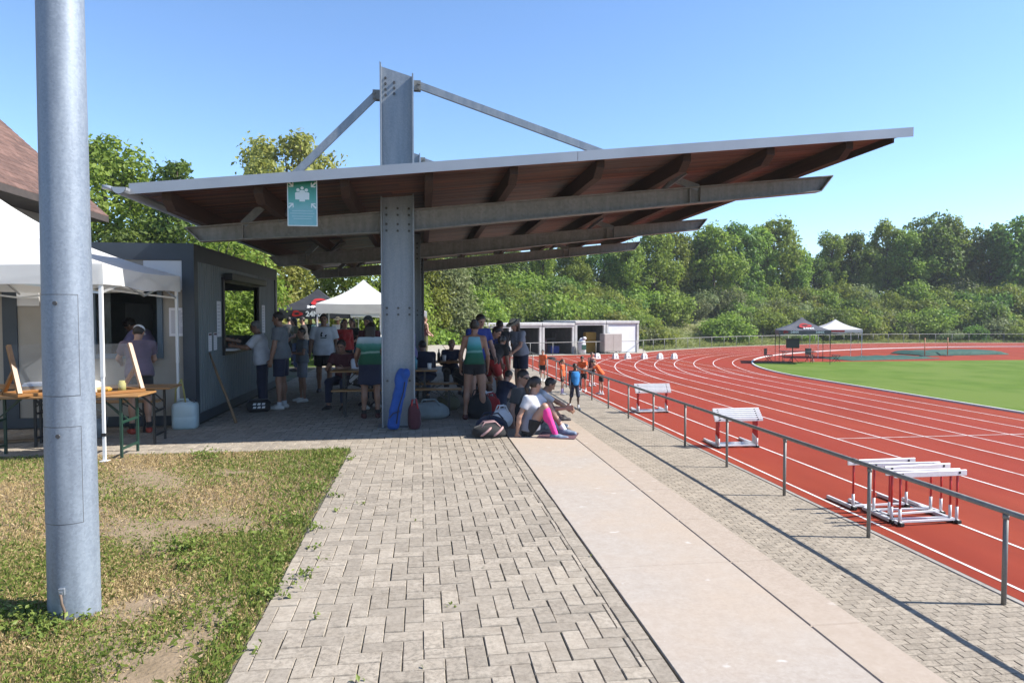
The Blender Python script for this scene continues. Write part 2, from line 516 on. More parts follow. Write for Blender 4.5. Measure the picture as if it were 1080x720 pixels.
M["shoe_blue"] = mat("grey_blue_shoe", (0.15, 0.22, 0.34), (0.26, 0.31, 0.40), scale=14, rough=0.6)
M["shoe_maroon"] = mat("maroon_shoe", (0.13, 0.035, 0.035), (0.08, 0.02, 0.02), scale=14, rough=0.6)
M["sunglass"] = mat("dark_lens", (0.01, 0.01, 0.01), rough=0.1)


# ------------------------------------------------------------------ object helpers
def tag(o, label=None, cat=None, group=None, kind=None):
    if label:
        o["label"] = label
    if cat:
        o["category"] = cat
    if group:
        o["group"] = group
    if kind:
        o["kind"] = kind
    return o


def thing(name, label, cat, loc=(0, 0, 0), rotz=0.0, group=None):
    o = bpy.data.objects.new(name, None)
    COL.objects.link(o)
    o.empty_display_size = 0.2
    o.location = tuple(float(v) for v in loc)
    o.rotation_euler = (0, 0, rotz)
    return tag(o, label, cat, group)


def link(name, me, parent=None, loc=None, rotz=None):
    o = bpy.data.objects.new(name, me)
    COL.objects.link(o)
    if parent:
        o.parent = parent
    if loc is not None:
        o.location = tuple(float(v) for v in loc)
    if rotz is not None:
        o.rotation_euler = (0, 0, rotz)
    return o


_children = {}


def copy_tree(o, parent=None):
    c = o.copy()
    COL.objects.link(c)
    if parent:
        c.parent = parent
    for ch in [x for x in bpy.data.objects if x.parent == o]:
        copy_tree(ch, c)
    return c


def np_mesh(name, V, F, mats, midx=None, smooth=False):
    """mesh from arrays; F is (n,3) or (n,4)"""
    V = np.asarray(V, dtype=np.float32)
    F = np.asarray(F, dtype=np.int32)
    me = bpy.data.meshes.new(name)
    me.vertices.add(len(V))
    me.vertices.foreach_set("co", V.ravel())
    k = F.shape[1]
    me.loops.add(F.size)
    me.loops.foreach_set("vertex_index", F.ravel())
    me.polygons.add(len(F))
    me.polygons.foreach_set("loop_start", np.arange(0, F.size, k, dtype=np.int32))
    if midx is not None:
        me.polygons.foreach_set("material_index", np.asarray(midx, dtype=np.int32))
    me.polygons.foreach_set("use_smooth", np.full(len(F), bool(smooth)))
    for m in (mats if isinstance(mats, (list, tuple)) else [mats]):
        me.materials.append(m)
    me.update(calc_edges=True)
    me.validate()
    return me


class MB:
    def __init__(s):
        s.v = []
        s.f = []
        s.m = []
        s.sm = []

    def add(s, vs, fs, m=0, smooth=False):
        o = len(s.v)
        s.v += [tuple(float(c) for c in v) for v in vs]
        s.f += [tuple(i + o for i in f) for f in fs]
        s.m += [m] * len(fs)
        s.sm += [smooth] * len(fs)
        return s

    def box(s, x0, x1, y0, y1, z0, z1, m=0, bev=0.0):
        if bev > 0:
            b = min(bev, (x1 - x0) * 0.45, (y1 - y0) * 0.45, (z1 - z0) * 0.45)
            ring = lambda i, z: [(x0 + i, y0 + i, z), (x1 - i, y0 + i, z), (x1 - i, y1 - i, z), (x0 + i, y1 - i, z)]
            vs = ring(b, z0) + ring(0, z0 + b) + ring(0, z1 - b) + ring(b, z1)
            fs = [(3, 2, 1, 0), (12, 13, 14, 15)]
            for k in range(3):
                for j in range(4):
                    a = k * 4 + j
                    c = k * 4 + (j + 1) % 4
                    fs.append((a, c, c + 4, a + 4))
            return s.add(vs, fs, m)
        vs = [(x0, y0, z0), (x1, y0, z0), (x1, y1, z0), (x0, y1, z0), (x0, y0, z1), (x1, y0, z1), (x1, y1, z1), (x0, y1, z1)]
        return s.add(vs, [(3, 2, 1, 0), (4, 5, 6, 7), (0, 1, 5, 4), (1, 2, 6, 5), (2, 3, 7, 6), (3, 0, 4, 7)], m)

    def bar(s, a, b, w, h, m=0, upv=(0, 0, 1)):
        """rectangular bar from a to b, w across, h along up"""
        a = Vector(a)
        b = Vector(b)
        d = (b - a).normalized()
        u = Vector(upv)
        if abs(d.dot(u)) > 0.99:
            u = Vector((0, 1, 0))
        r = d.cross(u).normalized()
        u = r.cross(d).normalized()
        vs = []
        for p in (a, b):
            for i, j in ((-1, -1), (1, -1), (1, 1), (-1, 1)):
                vs.append(p + r * (i * w / 2) + u * (j * h / 2))
        return s.add(vs, [(3, 2, 1, 0), (4, 5, 6, 7), (0, 1, 5, 4), (1, 2, 6, 5), (2, 3, 7, 6), (3, 0, 4, 7)], m)

    def tube(s, pts, rad, n=10, m=0, cap=True, smooth=True):
        pts = [Vector(p) for p in pts]
        rads = rad if isinstance(rad, (list, tuple)) else [rad] * len(pts)
        vs = []
        prev = None
        for i, p in enumerate(pts):
            d = (pts[min(i + 1, len(pts) - 1)] - pts[max(i - 1, 0)]).normalized()
            if prev is None:
                u = Vector((0, 0, 1)) if abs(d.z) < 0.95 else Vector((0, 1, 0))
                r = d.cross(u).normalized()
            else:
                r = (prev - d * prev.dot(d)).normalized()
            prev = r
            u = r.cross(d)
            for k in range(n):
                a = 2 * PI * k / n
                vs.append(p + (r * math.cos(a) + u * math.sin(a)) * rads[i])
        fs = []
        for i in range(len(pts) - 1):
            for k in range(n):
                a = i * n + k
                b = i * n + (k + 1) % n
                fs.append((b, a, a + n, b + n))
        s.add(vs, fs, m, smooth)
        if cap:
            e = (len(pts) - 1) * n
            o = len(s.v) - len(vs)
            s.f += [tuple(o + k for k in range(n)), tuple(o + e + k for k in reversed(range(n)))]
            s.m += [m, m]
            s.sm += [False, False]
        return s

    def cyl(s, a, b, r, n=12, m=0, r2=None, smooth=True):
        return s.tube([a, b], [r, r if r2 is None else r2], n, m, True, smooth)

    def ell(s, c, r, m=0, nu=14, nv=9):
        vs = []
        for j in range(nv + 1):
            t = PI * j / nv
            for i in range(nu):
                a = 2 * PI * i / nu
                vs.append((c[0] + r[0] * math.sin(t) * math.cos(a), c[1] + r[1] * math.sin(t) * math.sin(a), c[2] + r[2] * math.cos(t)))
        fs = []
        for j in range(nv):
            for i in range(nu):
                a = j * nu + i
                b = j * nu + (i + 1) % nu
                fs.append((a, a + nu, b + nu, b))
        return s.add(vs, fs, m, True)

    def prism(s, poly, a0, a1, axis="y", m=0):
        """polygon (list of 2D pts) extruded along an axis"""
        n = len(poly)

        def P(p, t):
            return {"y": (p[0], t, p[1]), "x": (t, p[0], p[1]), "z": (p[0], p[1], t)}[axis]
        vs = [P(p, a0) for p in poly] + [P(p, a1) for p in poly]
        fs = [tuple(range(n)), tuple(reversed(range(n, 2 * n)))]
        for i in range(n):
            j = (i + 1) % n
            fs.append((j, i, i + n, j + n))
        return s.add(vs, fs, m)

    def quad(s, a, b, c, d, m=0):
        return s.add([a, b, c, d], [(0, 1, 2, 3)], m)

    def mesh(s, name, mats):
        me = bpy.data.meshes.new(name)
        me.from_pydata(s.v, [], s.f)
        for x in (mats if isinstance(mats, (list, tuple)) else [mats]):
            me.materials.append(x)
        me.polygons.foreach_set("material_index", s.m)
        me.polygons.foreach_set("use_smooth", s.sm)
        me.update()
        import bmesh
        bm = bmesh.new()
        bm.from_mesh(me)
        bmesh.ops.recalc_face_normals(bm, faces=bm.faces)
        bm.to_mesh(me)
        bm.free()
        return me

    def build(s, name, mats, parent=None, loc=None, rotz=None):
        return link(name, s.mesh(name, mats), parent, loc, rotz)


def text_mb(txt, size, depth=0.004, bold=0.0, res=2):
    cu = bpy.data.curves.new("t", "FONT")
    cu.body = txt
    cu.size = size
    cu.extrude = depth
    cu.offset = bold
    cu.resolution_u = res
    cu.align_x = "CENTER"
    cu.align_y = "CENTER"
    o = bpy.data.objects.new("t", cu)
    COL.objects.link(o)
    dg = bpy.context.evaluated_depsgraph_get()
    me = bpy.data.meshes.new_from_object(o.evaluated_get(dg))
    bpy.data.objects.remove(o)
    bpy.data.curves.remove(cu)
    vs = [tuple(v.co) for v in me.vertices]
    fs = [tuple(p.vertices) for p in me.polygons]
    bpy.data.meshes.remove(me)
    return vs, fs

# ================================================================== SETTING
ZL = -1.38            # level of walkway and track
XE = 1.2              # upper terrace edge


def paving(name, cells, mats, z, gap=0.003, ch=0.004, depth=0.008, jit=0.0025):
    """every block a bevelled island on a joint bed"""
    r = np.random.default_rng(3)
    c = np.asarray(cells, dtype=float)
    n = len(c)
    x0, x1, y0, y1 = c[:, 0] + gap / 2, c[:, 1] - gap / 2, c[:, 2] + gap / 2, c[:, 3] - gap / 2
    jx, jy, dz = r.normal(0, jit * 0.5, n), r.normal(0, jit * 0.5, n), r.normal(0, jit * 0.5, n)
    tx, ty = r.normal(0, jit * 0.35, n), r.normal(0, jit * 0.35, n)
    V = np.zeros((n, 8, 3))
    for i, (sx, sy) in enumerate(((0, 0), (1, 0), (1, 1), (0, 1))):
        X = np.where(sx, x1, x0) + jx
        Y = np.where(sy, y1, y0) + jy
        inx = np.where(sx, -ch, ch)
        iny = np.where(sy, -ch, ch)
        V[:, i] = np.stack([X, Y, np.full(n, z - depth)], 1)
        V[:, 4 + i] = np.stack([X + inx, Y + iny, z + dz + (2 * sx - 1) * tx + (2 * sy - 1) * ty], 1)
    base = (np.arange(n) * 8)[:, None, None]
    q = np.array([(4, 5, 6, 7), (0, 1, 5, 4), (1, 2, 6, 5), (2, 3, 7, 6), (3, 0, 4, 7)])[None]
    F = (base + q).reshape(-1, 4)
    me = np_mesh(name, V.reshape(-1, 3), F, mats)
    return tag(link(name, me), kind="structure")


def herringbone(regions, u):
    out = []
    for (xa, xb, ya, yb) in regions:
        i0, i1 = int(math.floor(xa / u)), int(math.ceil(xb / u))
        j0, j1 = int(math.floor(ya / u)), int(math.ceil(yb / u))
        for i in range(i0 - 1, i1 + 1):
            for j in range(j0 - 1, j1 + 1):
                k = (i - j) % 4
                if k == 0:
                    c = (i * u, (i + 2) * u, j * u, (j + 1) * u)
                elif k == 3:
                    c = (i * u, (i + 1) * u, j * u, (j + 2) * u)
                else:
                    continue
                c = (max(c[0], xa), min(c[1], xb), max(c[2], ya), min(c[3], yb))
                if c[1] - c[0] > 0.03 and c[3] - c[2] > 0.03:
                    out.append(c)
    return out


U = 0.106
XL = -0.92
regs = [(XL, XE - 0.108, -1.0, 8.98), (-11.0, XE - 0.108, 8.985, 24.0)]
cells = herringbone(regs, U)
# drop what stands inside the kiosk
cells = [c for c in cells if not (c[0] < -3.6 and c[2] > 11.3)]
y = -1.0
while y < 24:                                     # border course along the step
    cells.append((XE - 0.108, XE, y, y + 0.212))
    y += 0.212
paving("terrace_paving", cells, M["paver"], 0.0)
cells = []
row = 0
y = 0.6
while y < 50.5:
    x = 3.57 - (0.1 if row % 2 else 0.0)
    while x < 6.36:
        a, b_ = max(x, 3.57), min(x + 0.2, 6.36)
        if b_ - a > 0.04:
            cells.append((a, b_, y, y + 0.1))
        x += 0.2
    row += 1
    y += 0.1
paving("walkway_paving", cells, M["paver_low"], ZL, gap=0.003, ch=0.004, depth=0.008, jit=0.0015)

b = MB()
b.box(XL - 0.05, XE - 0.003, -2, 8.98, -0.5, -0.010)
b.box(-11.2, XE - 0.003, 8.98, 24.02, -0.5, -0.0104)
tag(b.build("paving_bed", M["joint"]), kind="structure")
b = MB()
b.box(3.55, 6.40, -3, 50.6, ZL - 0.3, ZL - 0.010)
tag(b.build("walkway_bed", M["joint"]), kind="structure")

# upper ground: dry lawn with bare patches
nx, ny = 150, 110
gx = np.linspace(-60, XL - 0.04, nx)
gx = -0.96 - (np.linspace(0, 1, nx) ** 2.2) * 60
gy = np.linspace(-10, 8.975, ny)
XX, YY = np.meshgrid(gx, gy, indexing="ij")
ZZ = 0.012 * np.sin(XX * 2.3 + YY * 1.1) + 0.010 * np.sin(XX * 0.9 - YY * 2.9 + 1) + 0.006 * np.sin(XX * 7.1 + YY * 5.3) - 0.012
ZZ = ZZ - 0.02 * (XX > -1.1)
V = np.stack([XX, YY, ZZ], -1).reshape(-1, 3)
idx = np.arange(nx * ny).reshape(nx, ny)
F = np.stack([idx[:-1, :-1], idx[:-1, 1:], idx[1:, 1:], idx[1:, :-1]], -1).reshape(-1, 4)
tag(link("lawn_ground", np_mesh("lawn_ground", V, F, M["soil"], smooth=True)), kind="structure")
b = MB()
b.box(-80, XE - 0.002, -12, 8.97, -1.6, -0.10)
b.box(-80, -11.2, 8.972, 75, -1.6, -0.05)
b.box(-11.2, XE - 0.002, 24.03, 75, -1.6, -0.02)
tag(b.build("upper_terrace_ground", M["gravel"]), kind="structure")

# slab course on the terrace edge, then seating steps down to the walkway
XS = 2.46
b = MB()
y = -1.5
while y < 40:
    b.box(XE + 0.016, 2.14, y + 0.0025, y + 2.0 - 0.0025, -0.14, -0.006, 0, 0.005)
    y += 2.0
tag(b.build("concrete_slabs", M["slab"]), kind="structure")
b = MB()
y = -1.5
while y < 40:
    b.box(2.144, XS, y + 0.0025, y + 1.0 - 0.0025, -0.14, -0.0065, 0, 0.008)
    y += 1.0
tag(b.build("slab_edge_course", M["slab_edge"]), kind="structure")
b = MB()
b.box(XE - 0.001, XS - 0.02, -1.5, 40, -1.5, -0.1405)
for k in range(2):
    b.box(XS - 0.0195 + k * 0.55, XS + 0.53 + k * 0.55, -1.5, 40, -1.5, -0.46 - k * 0.46, 0, 0.01)
tag(b.build("seating_steps", M["riser"]), kind="structure")
b = MB()
y = -3
while y < 50.5:
    b.box(6.375, 6.455, y, y + 0.995, ZL - 0.3, ZL + 0.004, 0, 0.008)
    y += 1.0
tag(b.build("kerb", M["riser"]), kind="structure")

# big ground sheet to the horizon
b = MB()
b.quad((-1600, -1600, -1.62), (1600, -1600, -1.62), (1600, 1600, -1.62), (-1600, 1600, -1.62))
tag(b.build("ground", M["field"]), kind="structure")

# ---- track geometry
KX, KY, R1, R2, TH = 18.9, 31.0, 26.0, 44.0, R(50)
C1 = np.array([KX + R1, KY])
C2 = C1 + (R2 - R1) * np.array([math.cos(TH), -math.sin(TH)])


def bend(off, y0=-25.0, full=True, n=40):
    pts = [(KX - off, y0), (KX - off, 5.0), (KX - off, 18.0), (KX - off, KY - 0.01)]
    for t in np.linspace(0.0, TH, n):
        pts.append((C1[0] - (R1 + off) * math.cos(t), C1[1] + (R1 + off) * math.sin(t)))
    for t in np.linspace(TH, PI / 2, n)[1:]:
        pts.append((C2[0] - (R2 + off) * math.cos(t), C2[1] + (R2 + off) * math.sin(t)))
    if full:
        mx = C2[0]
        pts += [(2 * mx - p[0], p[1]) for p in reversed(pts[:-1])]
    return pts


LW = 1.22
outer = bend(LW * 8 + 0.25)
# the sprint straight runs on to the garage apron
poly = [(6.46, -25.0), (6.46, 50.9), (18.3, 54.75)]
oc = [p for p in outer if p[0] > 18.6 and p[1] > 40 or p[0] > 60]
poly += oc
b = MB()
b.add([(p[0], p[1], ZL + 0.002) for p in poly], [tuple(range(len(poly)))])
me = b.mesh("track", M["track"])
import bmesh
bm_ = bmesh.new()
bm_.from_mesh(me)
bmesh.ops.triangulate(bm_, faces=bm_.faces)
bm_.to_mesh(me)
bm_.free()
tag(link("running_track", me), kind="structure")
ins = [p for p in bend(-0.06) if p[1] < 43.0]
b = MB()
b.add([(p[0], p[1], ZL + 0.008) for p in ins], [tuple(range(len(ins)))])
me = b.mesh("infield", M["infield"])
bm_ = bmesh.new()
bm_.from_mesh(me)
bmesh.ops.triangulate(bm_, faces=bm_.faces)
bm_.to_mesh(me)
bm_.free()
tag(link("infield_lawn", me), kind="structure")


def ribbon(pts, w, z, h=0.0):
    P = np.array(pts)
    d = np.gradient(P, axis=0)
    d /= np.linalg.norm(d, axis=1)[:, None] + 1e-9
    nrm = np.stack([-d[:, 1], d[:, 0]], 1)
    A, B_ = P + nrm * w / 2, P - nrm * w / 2
    n = len(P)
    V, F = [], []
    for i in range(n):
        V += [(A[i][0], A[i][1], z), (B_[i][0], B_[i][1], z)]
    for i in range(n - 1):
        F.append((2 * i + 1, 2 * i + 3, 2 * i + 2, 2 * i))
    if h > 0:
        o = len(V)
        V += [(v[0], v[1], z - h) for v in V[:o]]
        for i in range(n - 1):
            F += [(2 * i, 2 * i + 2, o + 2 * i + 2, o + 2 * i), (2 * i + 3, 2 * i + 1, o + 2 * i + 1, o + 2 * i + 3)]
    return V, F


b = MB()
for k in range(1, 9):
    b.add(*ribbon(bend(LW * k), 0.047, ZL + 0.006))
for k in (9, 10):
    b.add(*ribbon([(KX - LW * k, -25), (KX - LW * k, 10), (KX - LW * k, 30), (KX - LW * k, 50.2)], 0.047, ZL + 0.006))
for k in range(1, 9):
    b.add(*ribbon([(KX - LW * k, KY + 0.5), (KX - LW * k, 40), (KX - LW * k, 50.5)], 0.035, ZL + 0.0072))
b.add(*ribbon([(KX - LW * 10, 49.2), (KX - 5, 49.2), (KX - 0.2, 49.2)], 0.05, ZL + 0.0084))
b.add(*ribbon([(KX - LW * 7, 15.9), (KX - 5, 15.9), (KX - 0.2, 15.9)], 0.04, ZL + 0.0084))
tag(b.build("lane_markings", M["white_line"]), kind="structure")
b = MB()
b.add(*ribbon(bend(0.0), 0.085, ZL + 0.062, 0.06))
tag(b.build("inner_kerb", M["kerb_white"]), kind="structure")
b = MB()
b.add(*ribbon([(6.46, 51.15), (18.3, 55.0)], 0.5, ZL + 0.012))
ob_ = bend(LW * 8 + 0.55)
b.add(*ribbon([p for p in ob_ if p[1] > 54.9 or p[0] > 60], 0.6, ZL + 0.012))
tag(b.build("track_border", M["slab"]), kind="structure")
b = MB()
b.add([(3.0, 50.2, ZL + 0.004), (6.46, 51.4, ZL + 0.004), (18.9, 55.4, ZL + 0.004), (20.5, 62, ZL + 0.004), (3.0, 60, ZL + 0.004)], [(0, 1, 2, 3, 4)])
b.add([(3.0, 44, ZL - 0.008), (3.62, 44, ZL - 0.008), (3.62, 50.25, ZL - 0.008), (3.0, 50.1, ZL - 0.008)], [(0, 1, 2, 3)])
tag(b.build("garage_apron", M["gravel"]), kind="structure")

# ---- embankment
toe = [(-90, 34), (-20, 35), (-4, 37.5), (1.8, 42), (3.4, 57.5), (11, 60.5), (19.3, 62.0)]
ot = bend(LW * 8 + 4.6)
toe += [p for p in ot if (p[0] > 21.5 and p[1] > 50) or p[0] > 60]
toe = np.array([p for p in toe if p[1] > -20])


def toe_dist(P):
    """signed distance outward from the toe line"""
    best = np.full(len(P), 1e9)
    sgn = np.ones(len(P))
    for a, b_ in zip(toe[:-1], toe[1:]):
        ab = b_ - a
        t = np.clip(((P - a) @ ab) / (ab @ ab), 0, 1)
        q = P - (a + t[:, None] * ab)
        d = np.hypot(q[:, 0], q[:, 1])
        cr = ab[0] * (P[:, 1] - a[1]) - ab[1] * (P[:, 0] - a[0])
        up_ = d < best - 1e-9
        best = np.where(up_, d, best)
        sgn = np.where(up_, np.sign(cr), sgn)
    return best * sgn


def hill_z(P):
    d = toe_dist(P)
    t = np.clip(d / 17.0, 0, 1)
    h = 5.6 * (t * t * (3 - 2 * t))
    far = np.clip((d - 30) / 120, 0, 1)
    bump = 0.25 * np.sin(P[:, 0] * 0.31 + 1) * np.cos(P[:, 1] * 0.27) + 0.15 * np.sin(P[:, 0] * 0.9 + P[:, 1] * 0.7)
    return -1.5 + h + bump * t - far * 3.0


gx = np.arange(-110, 190, 2.0)
gy = np.arange(20, 190, 2.0)
XX, YY = np.meshgrid(gx, gy, indexing="ij")
P2 = np.stack([XX.ravel(), YY.ravel()], 1)
D_ = toe_dist(P2).reshape(XX.shape)
Zh = hill_z(P2).reshape(XX.shape)
V = np.stack([XX, YY, np.where(D_ < 0, -1.9, Zh)], -1).reshape(-1, 3)
idx = np.arange(V.shape[0]).reshape(XX.shape)
F = np.stack([idx[:-1, :-1], idx[1:, :-1], idx[1:, 1:], idx[:-1, 1:]], -1).reshape(-1, 4)
keep = (D_ > -3.0)
kf = (keep[:-1, :-1] | keep[1:, :-1] | keep[1:, 1:] | keep[:-1, 1:]).ravel()
tag(link("embankment_hill", np_mesh("embankment_hill", V, F[kf], M["hill"], smooth=True)), kind="structure")


# ================================================================== PLANTS
def leaf_cloud(name, blobs, n, size, mats, seed, mi=None, fill=0.55, up_bias=0.25, aspect=0.6, flat=0.75):
    """n leaf faces spread through blobs (x,y,z,rx,ry,rz); rhombic leaves, tilted at random around outward"""
    r = np.random.default_rng(seed)
    B = np.array(blobs, dtype=float)
    w = (B[:, 3] * B[:, 4] + B[:, 3] * B[:, 5] + B[:, 4] * B[:, 5])
    which = r.choice(len(B), n, p=w / w.sum())
    d = r.normal(size=(n, 3))
    d /= np.linalg.norm(d, axis=1)[:, None]
    rad = (fill + (1 - fill) * r.random(n)) * (1 + 0.22 * r.normal(size=n).clip(-1.5, 2.2))
    c = B[which, :3] + d * B[which, 3:6] * rad[:, None]
    nrm = d * flat + r.normal(size=(n, 3)) * 0.55 + np.array([0, 0, up_bias])
    nrm /= np.linalg.norm(nrm, axis=1)[:, None]
    t = np.cross(nrm, r.normal(size=(n, 3)))
    t /= np.linalg.norm(t, axis=1)[:, None] + 1e-9
    s_ = np.cross(nrm, t)
    L_ = size * (0.55 + 0.9 * r.random(n))[:, None]
    W_ = L_ * aspect
    V = np.stack([c - t * L_ * 0.5, c + s_ * W_ * 0.5 + nrm * L_ * 0.08, c + t * L_ * 0.5, c - s_ * W_ * 0.5 + nrm * L_ * 0.08], 1).reshape(-1, 3)
    F = np.arange(n * 4).reshape(n, 4)
    return np_mesh(name, V, F, mats)


def tree_meshes(h, cw, seed, leaf, n, lm, trunk_r=0.16, cb=0.25, shape="round", nb=34, bs=0.2):
    """tapered trunk with limbs and a crown of leaf clumps. h total height, cw crown width, cb crown base fraction"""
    r = np.random.default_rng(seed)
    z0 = h * cb
    ch = h - z0
    blobs = []
    for i in range(nb):
        u = (i + 0.5) / nb
        zz = u ** 0.85
        if shape == "round":
            prof = math.sqrt(max(0.02, 1 - (2 * zz - 0.9) ** 2 / 1.25))
        elif shape == "cone":
            prof = (1 - zz) ** 0.7 * 0.95 + 0.08
        elif shape == "tall":
            prof = math.sqrt(max(0.04, math.sin(PI * min(1, 0.08 + zz * 0.90)))) * 0.9
        else:
            prof = math.sqrt(max(0.05, 1 - zz ** 2))
        a = i * 2.39996 + r.normal() * 0.4
        rr = cw / 2 * prof * math.sqrt(r.random() * 0.75 + 0.2)
        br = cw * bs * (0.45 + 0.95 * r.random() ** 1.3) * (0.75 + 0.35 * prof)
        blobs.append((rr * math.cos(a), rr * math.sin(a), z0 + ch * zz * 0.93 + r.normal() * ch * 0.02, br, br, br * (0.75 + 0.3 * r.random())))
    crown = leaf_cloud("crown", blobs, n, leaf, lm, seed + 1)
    b = MB()
    pts = [(0, 0, -0.4), (0.02 * h * 0.3, 0, h * 0.25), (r.normal() * 0.02 * h, r.normal() * 0.02 * h, h * 0.55), (r.normal() * 0.02 * h, 0, h * 0.86)]
    b.tube(pts, [trunk_r * 1.15, trunk_r * 0.85, trunk_r * 0.5, trunk_r * 0.12], 8)
    for q in blobs[::3]:
        zs = max(h * 0.12, min(q[2] - 0.25 * h, h * 0.6))
        b.tube([(0, 0, zs), (q[0] * 0.5, q[1] * 0.5, (zs + q[2]) / 2 + 0.02 * h), (q[0], q[1], q[2])], [trunk_r * 0.38, trunk_r * 0.25, trunk_r * 0.06], 5)
    return crown, b.mesh("trunk", M["bark"])


def plant(name, meshes, label, cat, loc, sc=1.0, rz=0.0, group=None, names=("crown", "trunk")):
    t = thing(name, label, cat, loc, rz, group)
    t.scale = (sc, sc, sc) if not isinstance(sc, tuple) else sc
    for nm, me in zip(names, meshes):
        link(nm, me, t)
    return t


# prototypes
T_far = [tree_meshes(9, 6.2, 11, 0.36, 7000, M["leaf_a"], 0.2, 0.12, "round", 40, 0.17),
         tree_meshes(10, 5.6, 23, 0.36, 7000, M["leaf_b"], 0.22, 0.10, "tall", 42, 0.17),
         tree_meshes(9.5, 6.8, 37, 0.36, 7500, M["leaf_b"], 0.22, 0.12, "round", 44, 0.16),
         tree_meshes(8.5, 5.2, 41, 0.34, 6500, M["leaf_a"], 0.2, 0.08, "tall", 36, 0.18),
         tree_meshes(11, 5.8, 53, 0.36, 7500, M["leaf_a"], 0.24, 0.12, "tall", 46, 0.16)]
T_lab = ["fresh green broad tree on the ridge of the embankment behind the running track",
         "slender deep green tree on the ridge of the embankment behind the running track",
         "dark green round-crowned tree on the ridge of the embankment behind the running track",
         "smaller upright fresh green tree on the ridge of the embankment behind the running track",
         "tallest kind of fresh green tree on the ridge of the embankment behind the running track"]


def shrub_mesh(w, h, seed, leaf, n, lm, nb=16):
    r = np.random.default_rng(seed)
    bl = []
    for i in range(nb):
        a = i * 2.4 + r.normal() * 0.3
        rr = w / 2 * math.sqrt(r.random()) * 0.85
        z = h * (0.18 + 0.62 * r.random() * (1 - 0.5 * rr / (w / 2)))
        q = w * (0.14 + 0.11 * r.random())
        bl.append((rr * math.cos(a), rr * math.sin(a), z, q, q, q * 0.85))
    cr = leaf_cloud("foliage", bl, n, leaf, lm, seed + 5)
    b = MB()
    for q in bl[::3]:
        b.tube([(q[0] * 0.15, q[1] * 0.15, -0.3), (q[0] * 0.6, q[1] * 0.6, q[2] * 0.5), (q[0], q[1], q[2])], [0.05, 0.035, 0.01], 5)
    return cr, b.mesh("stems", M["bark"])


S_far = [shrub_mesh(4.6, 3.4, 101, 0.26, 3600, M["leaf_a"]), shrub_mesh(4.2, 2.8, 103, 0.25, 3400, M["leaf_o"]),
         shrub_mesh(5.0, 3.0, 107, 0.24, 3600, M["leaf_s"]), shrub_mesh(4.0, 3.6, 109, 0.27, 3600, M["leaf_b"])]
S_lab = ["fresh green bush on the slope of the embankment behind the running track",
         "olive green bush on the slope of the embankment behind the running track",
         "pale silvery green bush on the slope of the embankment behind the running track",
         "dark green bush on the slope of the embankment behind the running track"]


def hz(x, y):
    return float(hill_z(np.array([[x, y]]))[0])


def on_ray(px, dist):
    """ground plan point at a distance along the bearing of a photo column"""
    r = _ray(px, 333)
    r = r[:2] / np.linalg.norm(r[:2])
    return r * dist


def toe_hit(px):
    ds = np.arange(30, 150, 0.5)
    k = toe_dist(np.array([on_ray(px, d) for d in ds])) > 0
    return float(ds[np.argmax(k)]) if k.any() else 150.0


sr = np.random.default_rng(77)
# bushes on the slope
n_s = 0
for px in np.arange(430, 1200, 15.0):
    for row, dd in enumerate((1.8, 4.6, 7.4, 10.2, 13.2, 16.0)):
        q = px + sr.normal() * 8
        d0 = toe_hit(q)
        p = on_ray(q, d0 + dd + sr.normal() * 0.8)
        if toe_dist(p[None])[0] < 0.9:
            continue
        # grassy openings
        if (672 < q < 765 and row in (0, 1, 2, 3) and sr.random() < 0.85) or (765 < q < 835 and row in (0, 1) and sr.random() < 0.8) or (q > 900 and row == 0 and sr.random() < 0.5):
            continue
        k = int(sr.choice(4, p=[0.34, 0.24, 0.2, 0.22]))
        s = (0.85 + 0.5 * sr.random()) * (0.62 if row == 0 else 1.0)
        plant("bush", S_far[k], S_lab[k], "bush", (p[0], p[1], hz(*p) - 0.2), (s, s, s * (0.8 + 0.35 * sr.random())), sr.random() * 6.28,
              "bushes on the embankment slope", ("foliage", "stems"))
        n_s += 1
# ridge trees: (photo column, top row) read off the skyline
sky_line = [(452, 262, 2), (480, 250, 1), (510, 258, 0), (540, 262, 2), (572, 258, 3), (604, 262, 0), (634, 258, 2), (662, 258, 0), (690, 246, 0), (712, 243, 3), (735, 252, 1), (752, 240, 0), (776, 234, 1), (800, 240, 4), (815, 234, 0),
            (840, 262, 3), (858, 268, 2), (876, 246, 4), (898, 244, 1), (915, 262, 3), (934, 234, 4), (958, 246, 0), (980, 224, 2), (1002, 232, 4),
            (1020, 262, 0), (1044, 236, 2), (1068, 228, 2), (1095, 226, 4), (1130, 232, 2), (1165, 236, 0)]
for i, (px, top, k) in enumerate(sky_line):
    d = toe_hit(px) + 17.5 + sr.normal() * 1.2
    p = on_ray(px, d)
    z0 = hz(*p) - 0.2
    zt = 1.72 + (333 - top) / FPX * d * math.cos(math.atan((px - 540) / FPX)) * 1.0
    Hh = {0: 9, 1: 10, 2: 9.5, 3: 8.5, 4: 11}[k]
    s = max(0.45, (zt - z0) / Hh / 0.99)
    plant("tree", T_far[k], T_lab[k], "tree", (p[0], p[1], z0), (s * (0.85 + 0.2 * sr.random()), s * 0.95, s), sr.random() * 6.28, "trees along the ridge of the embankment")
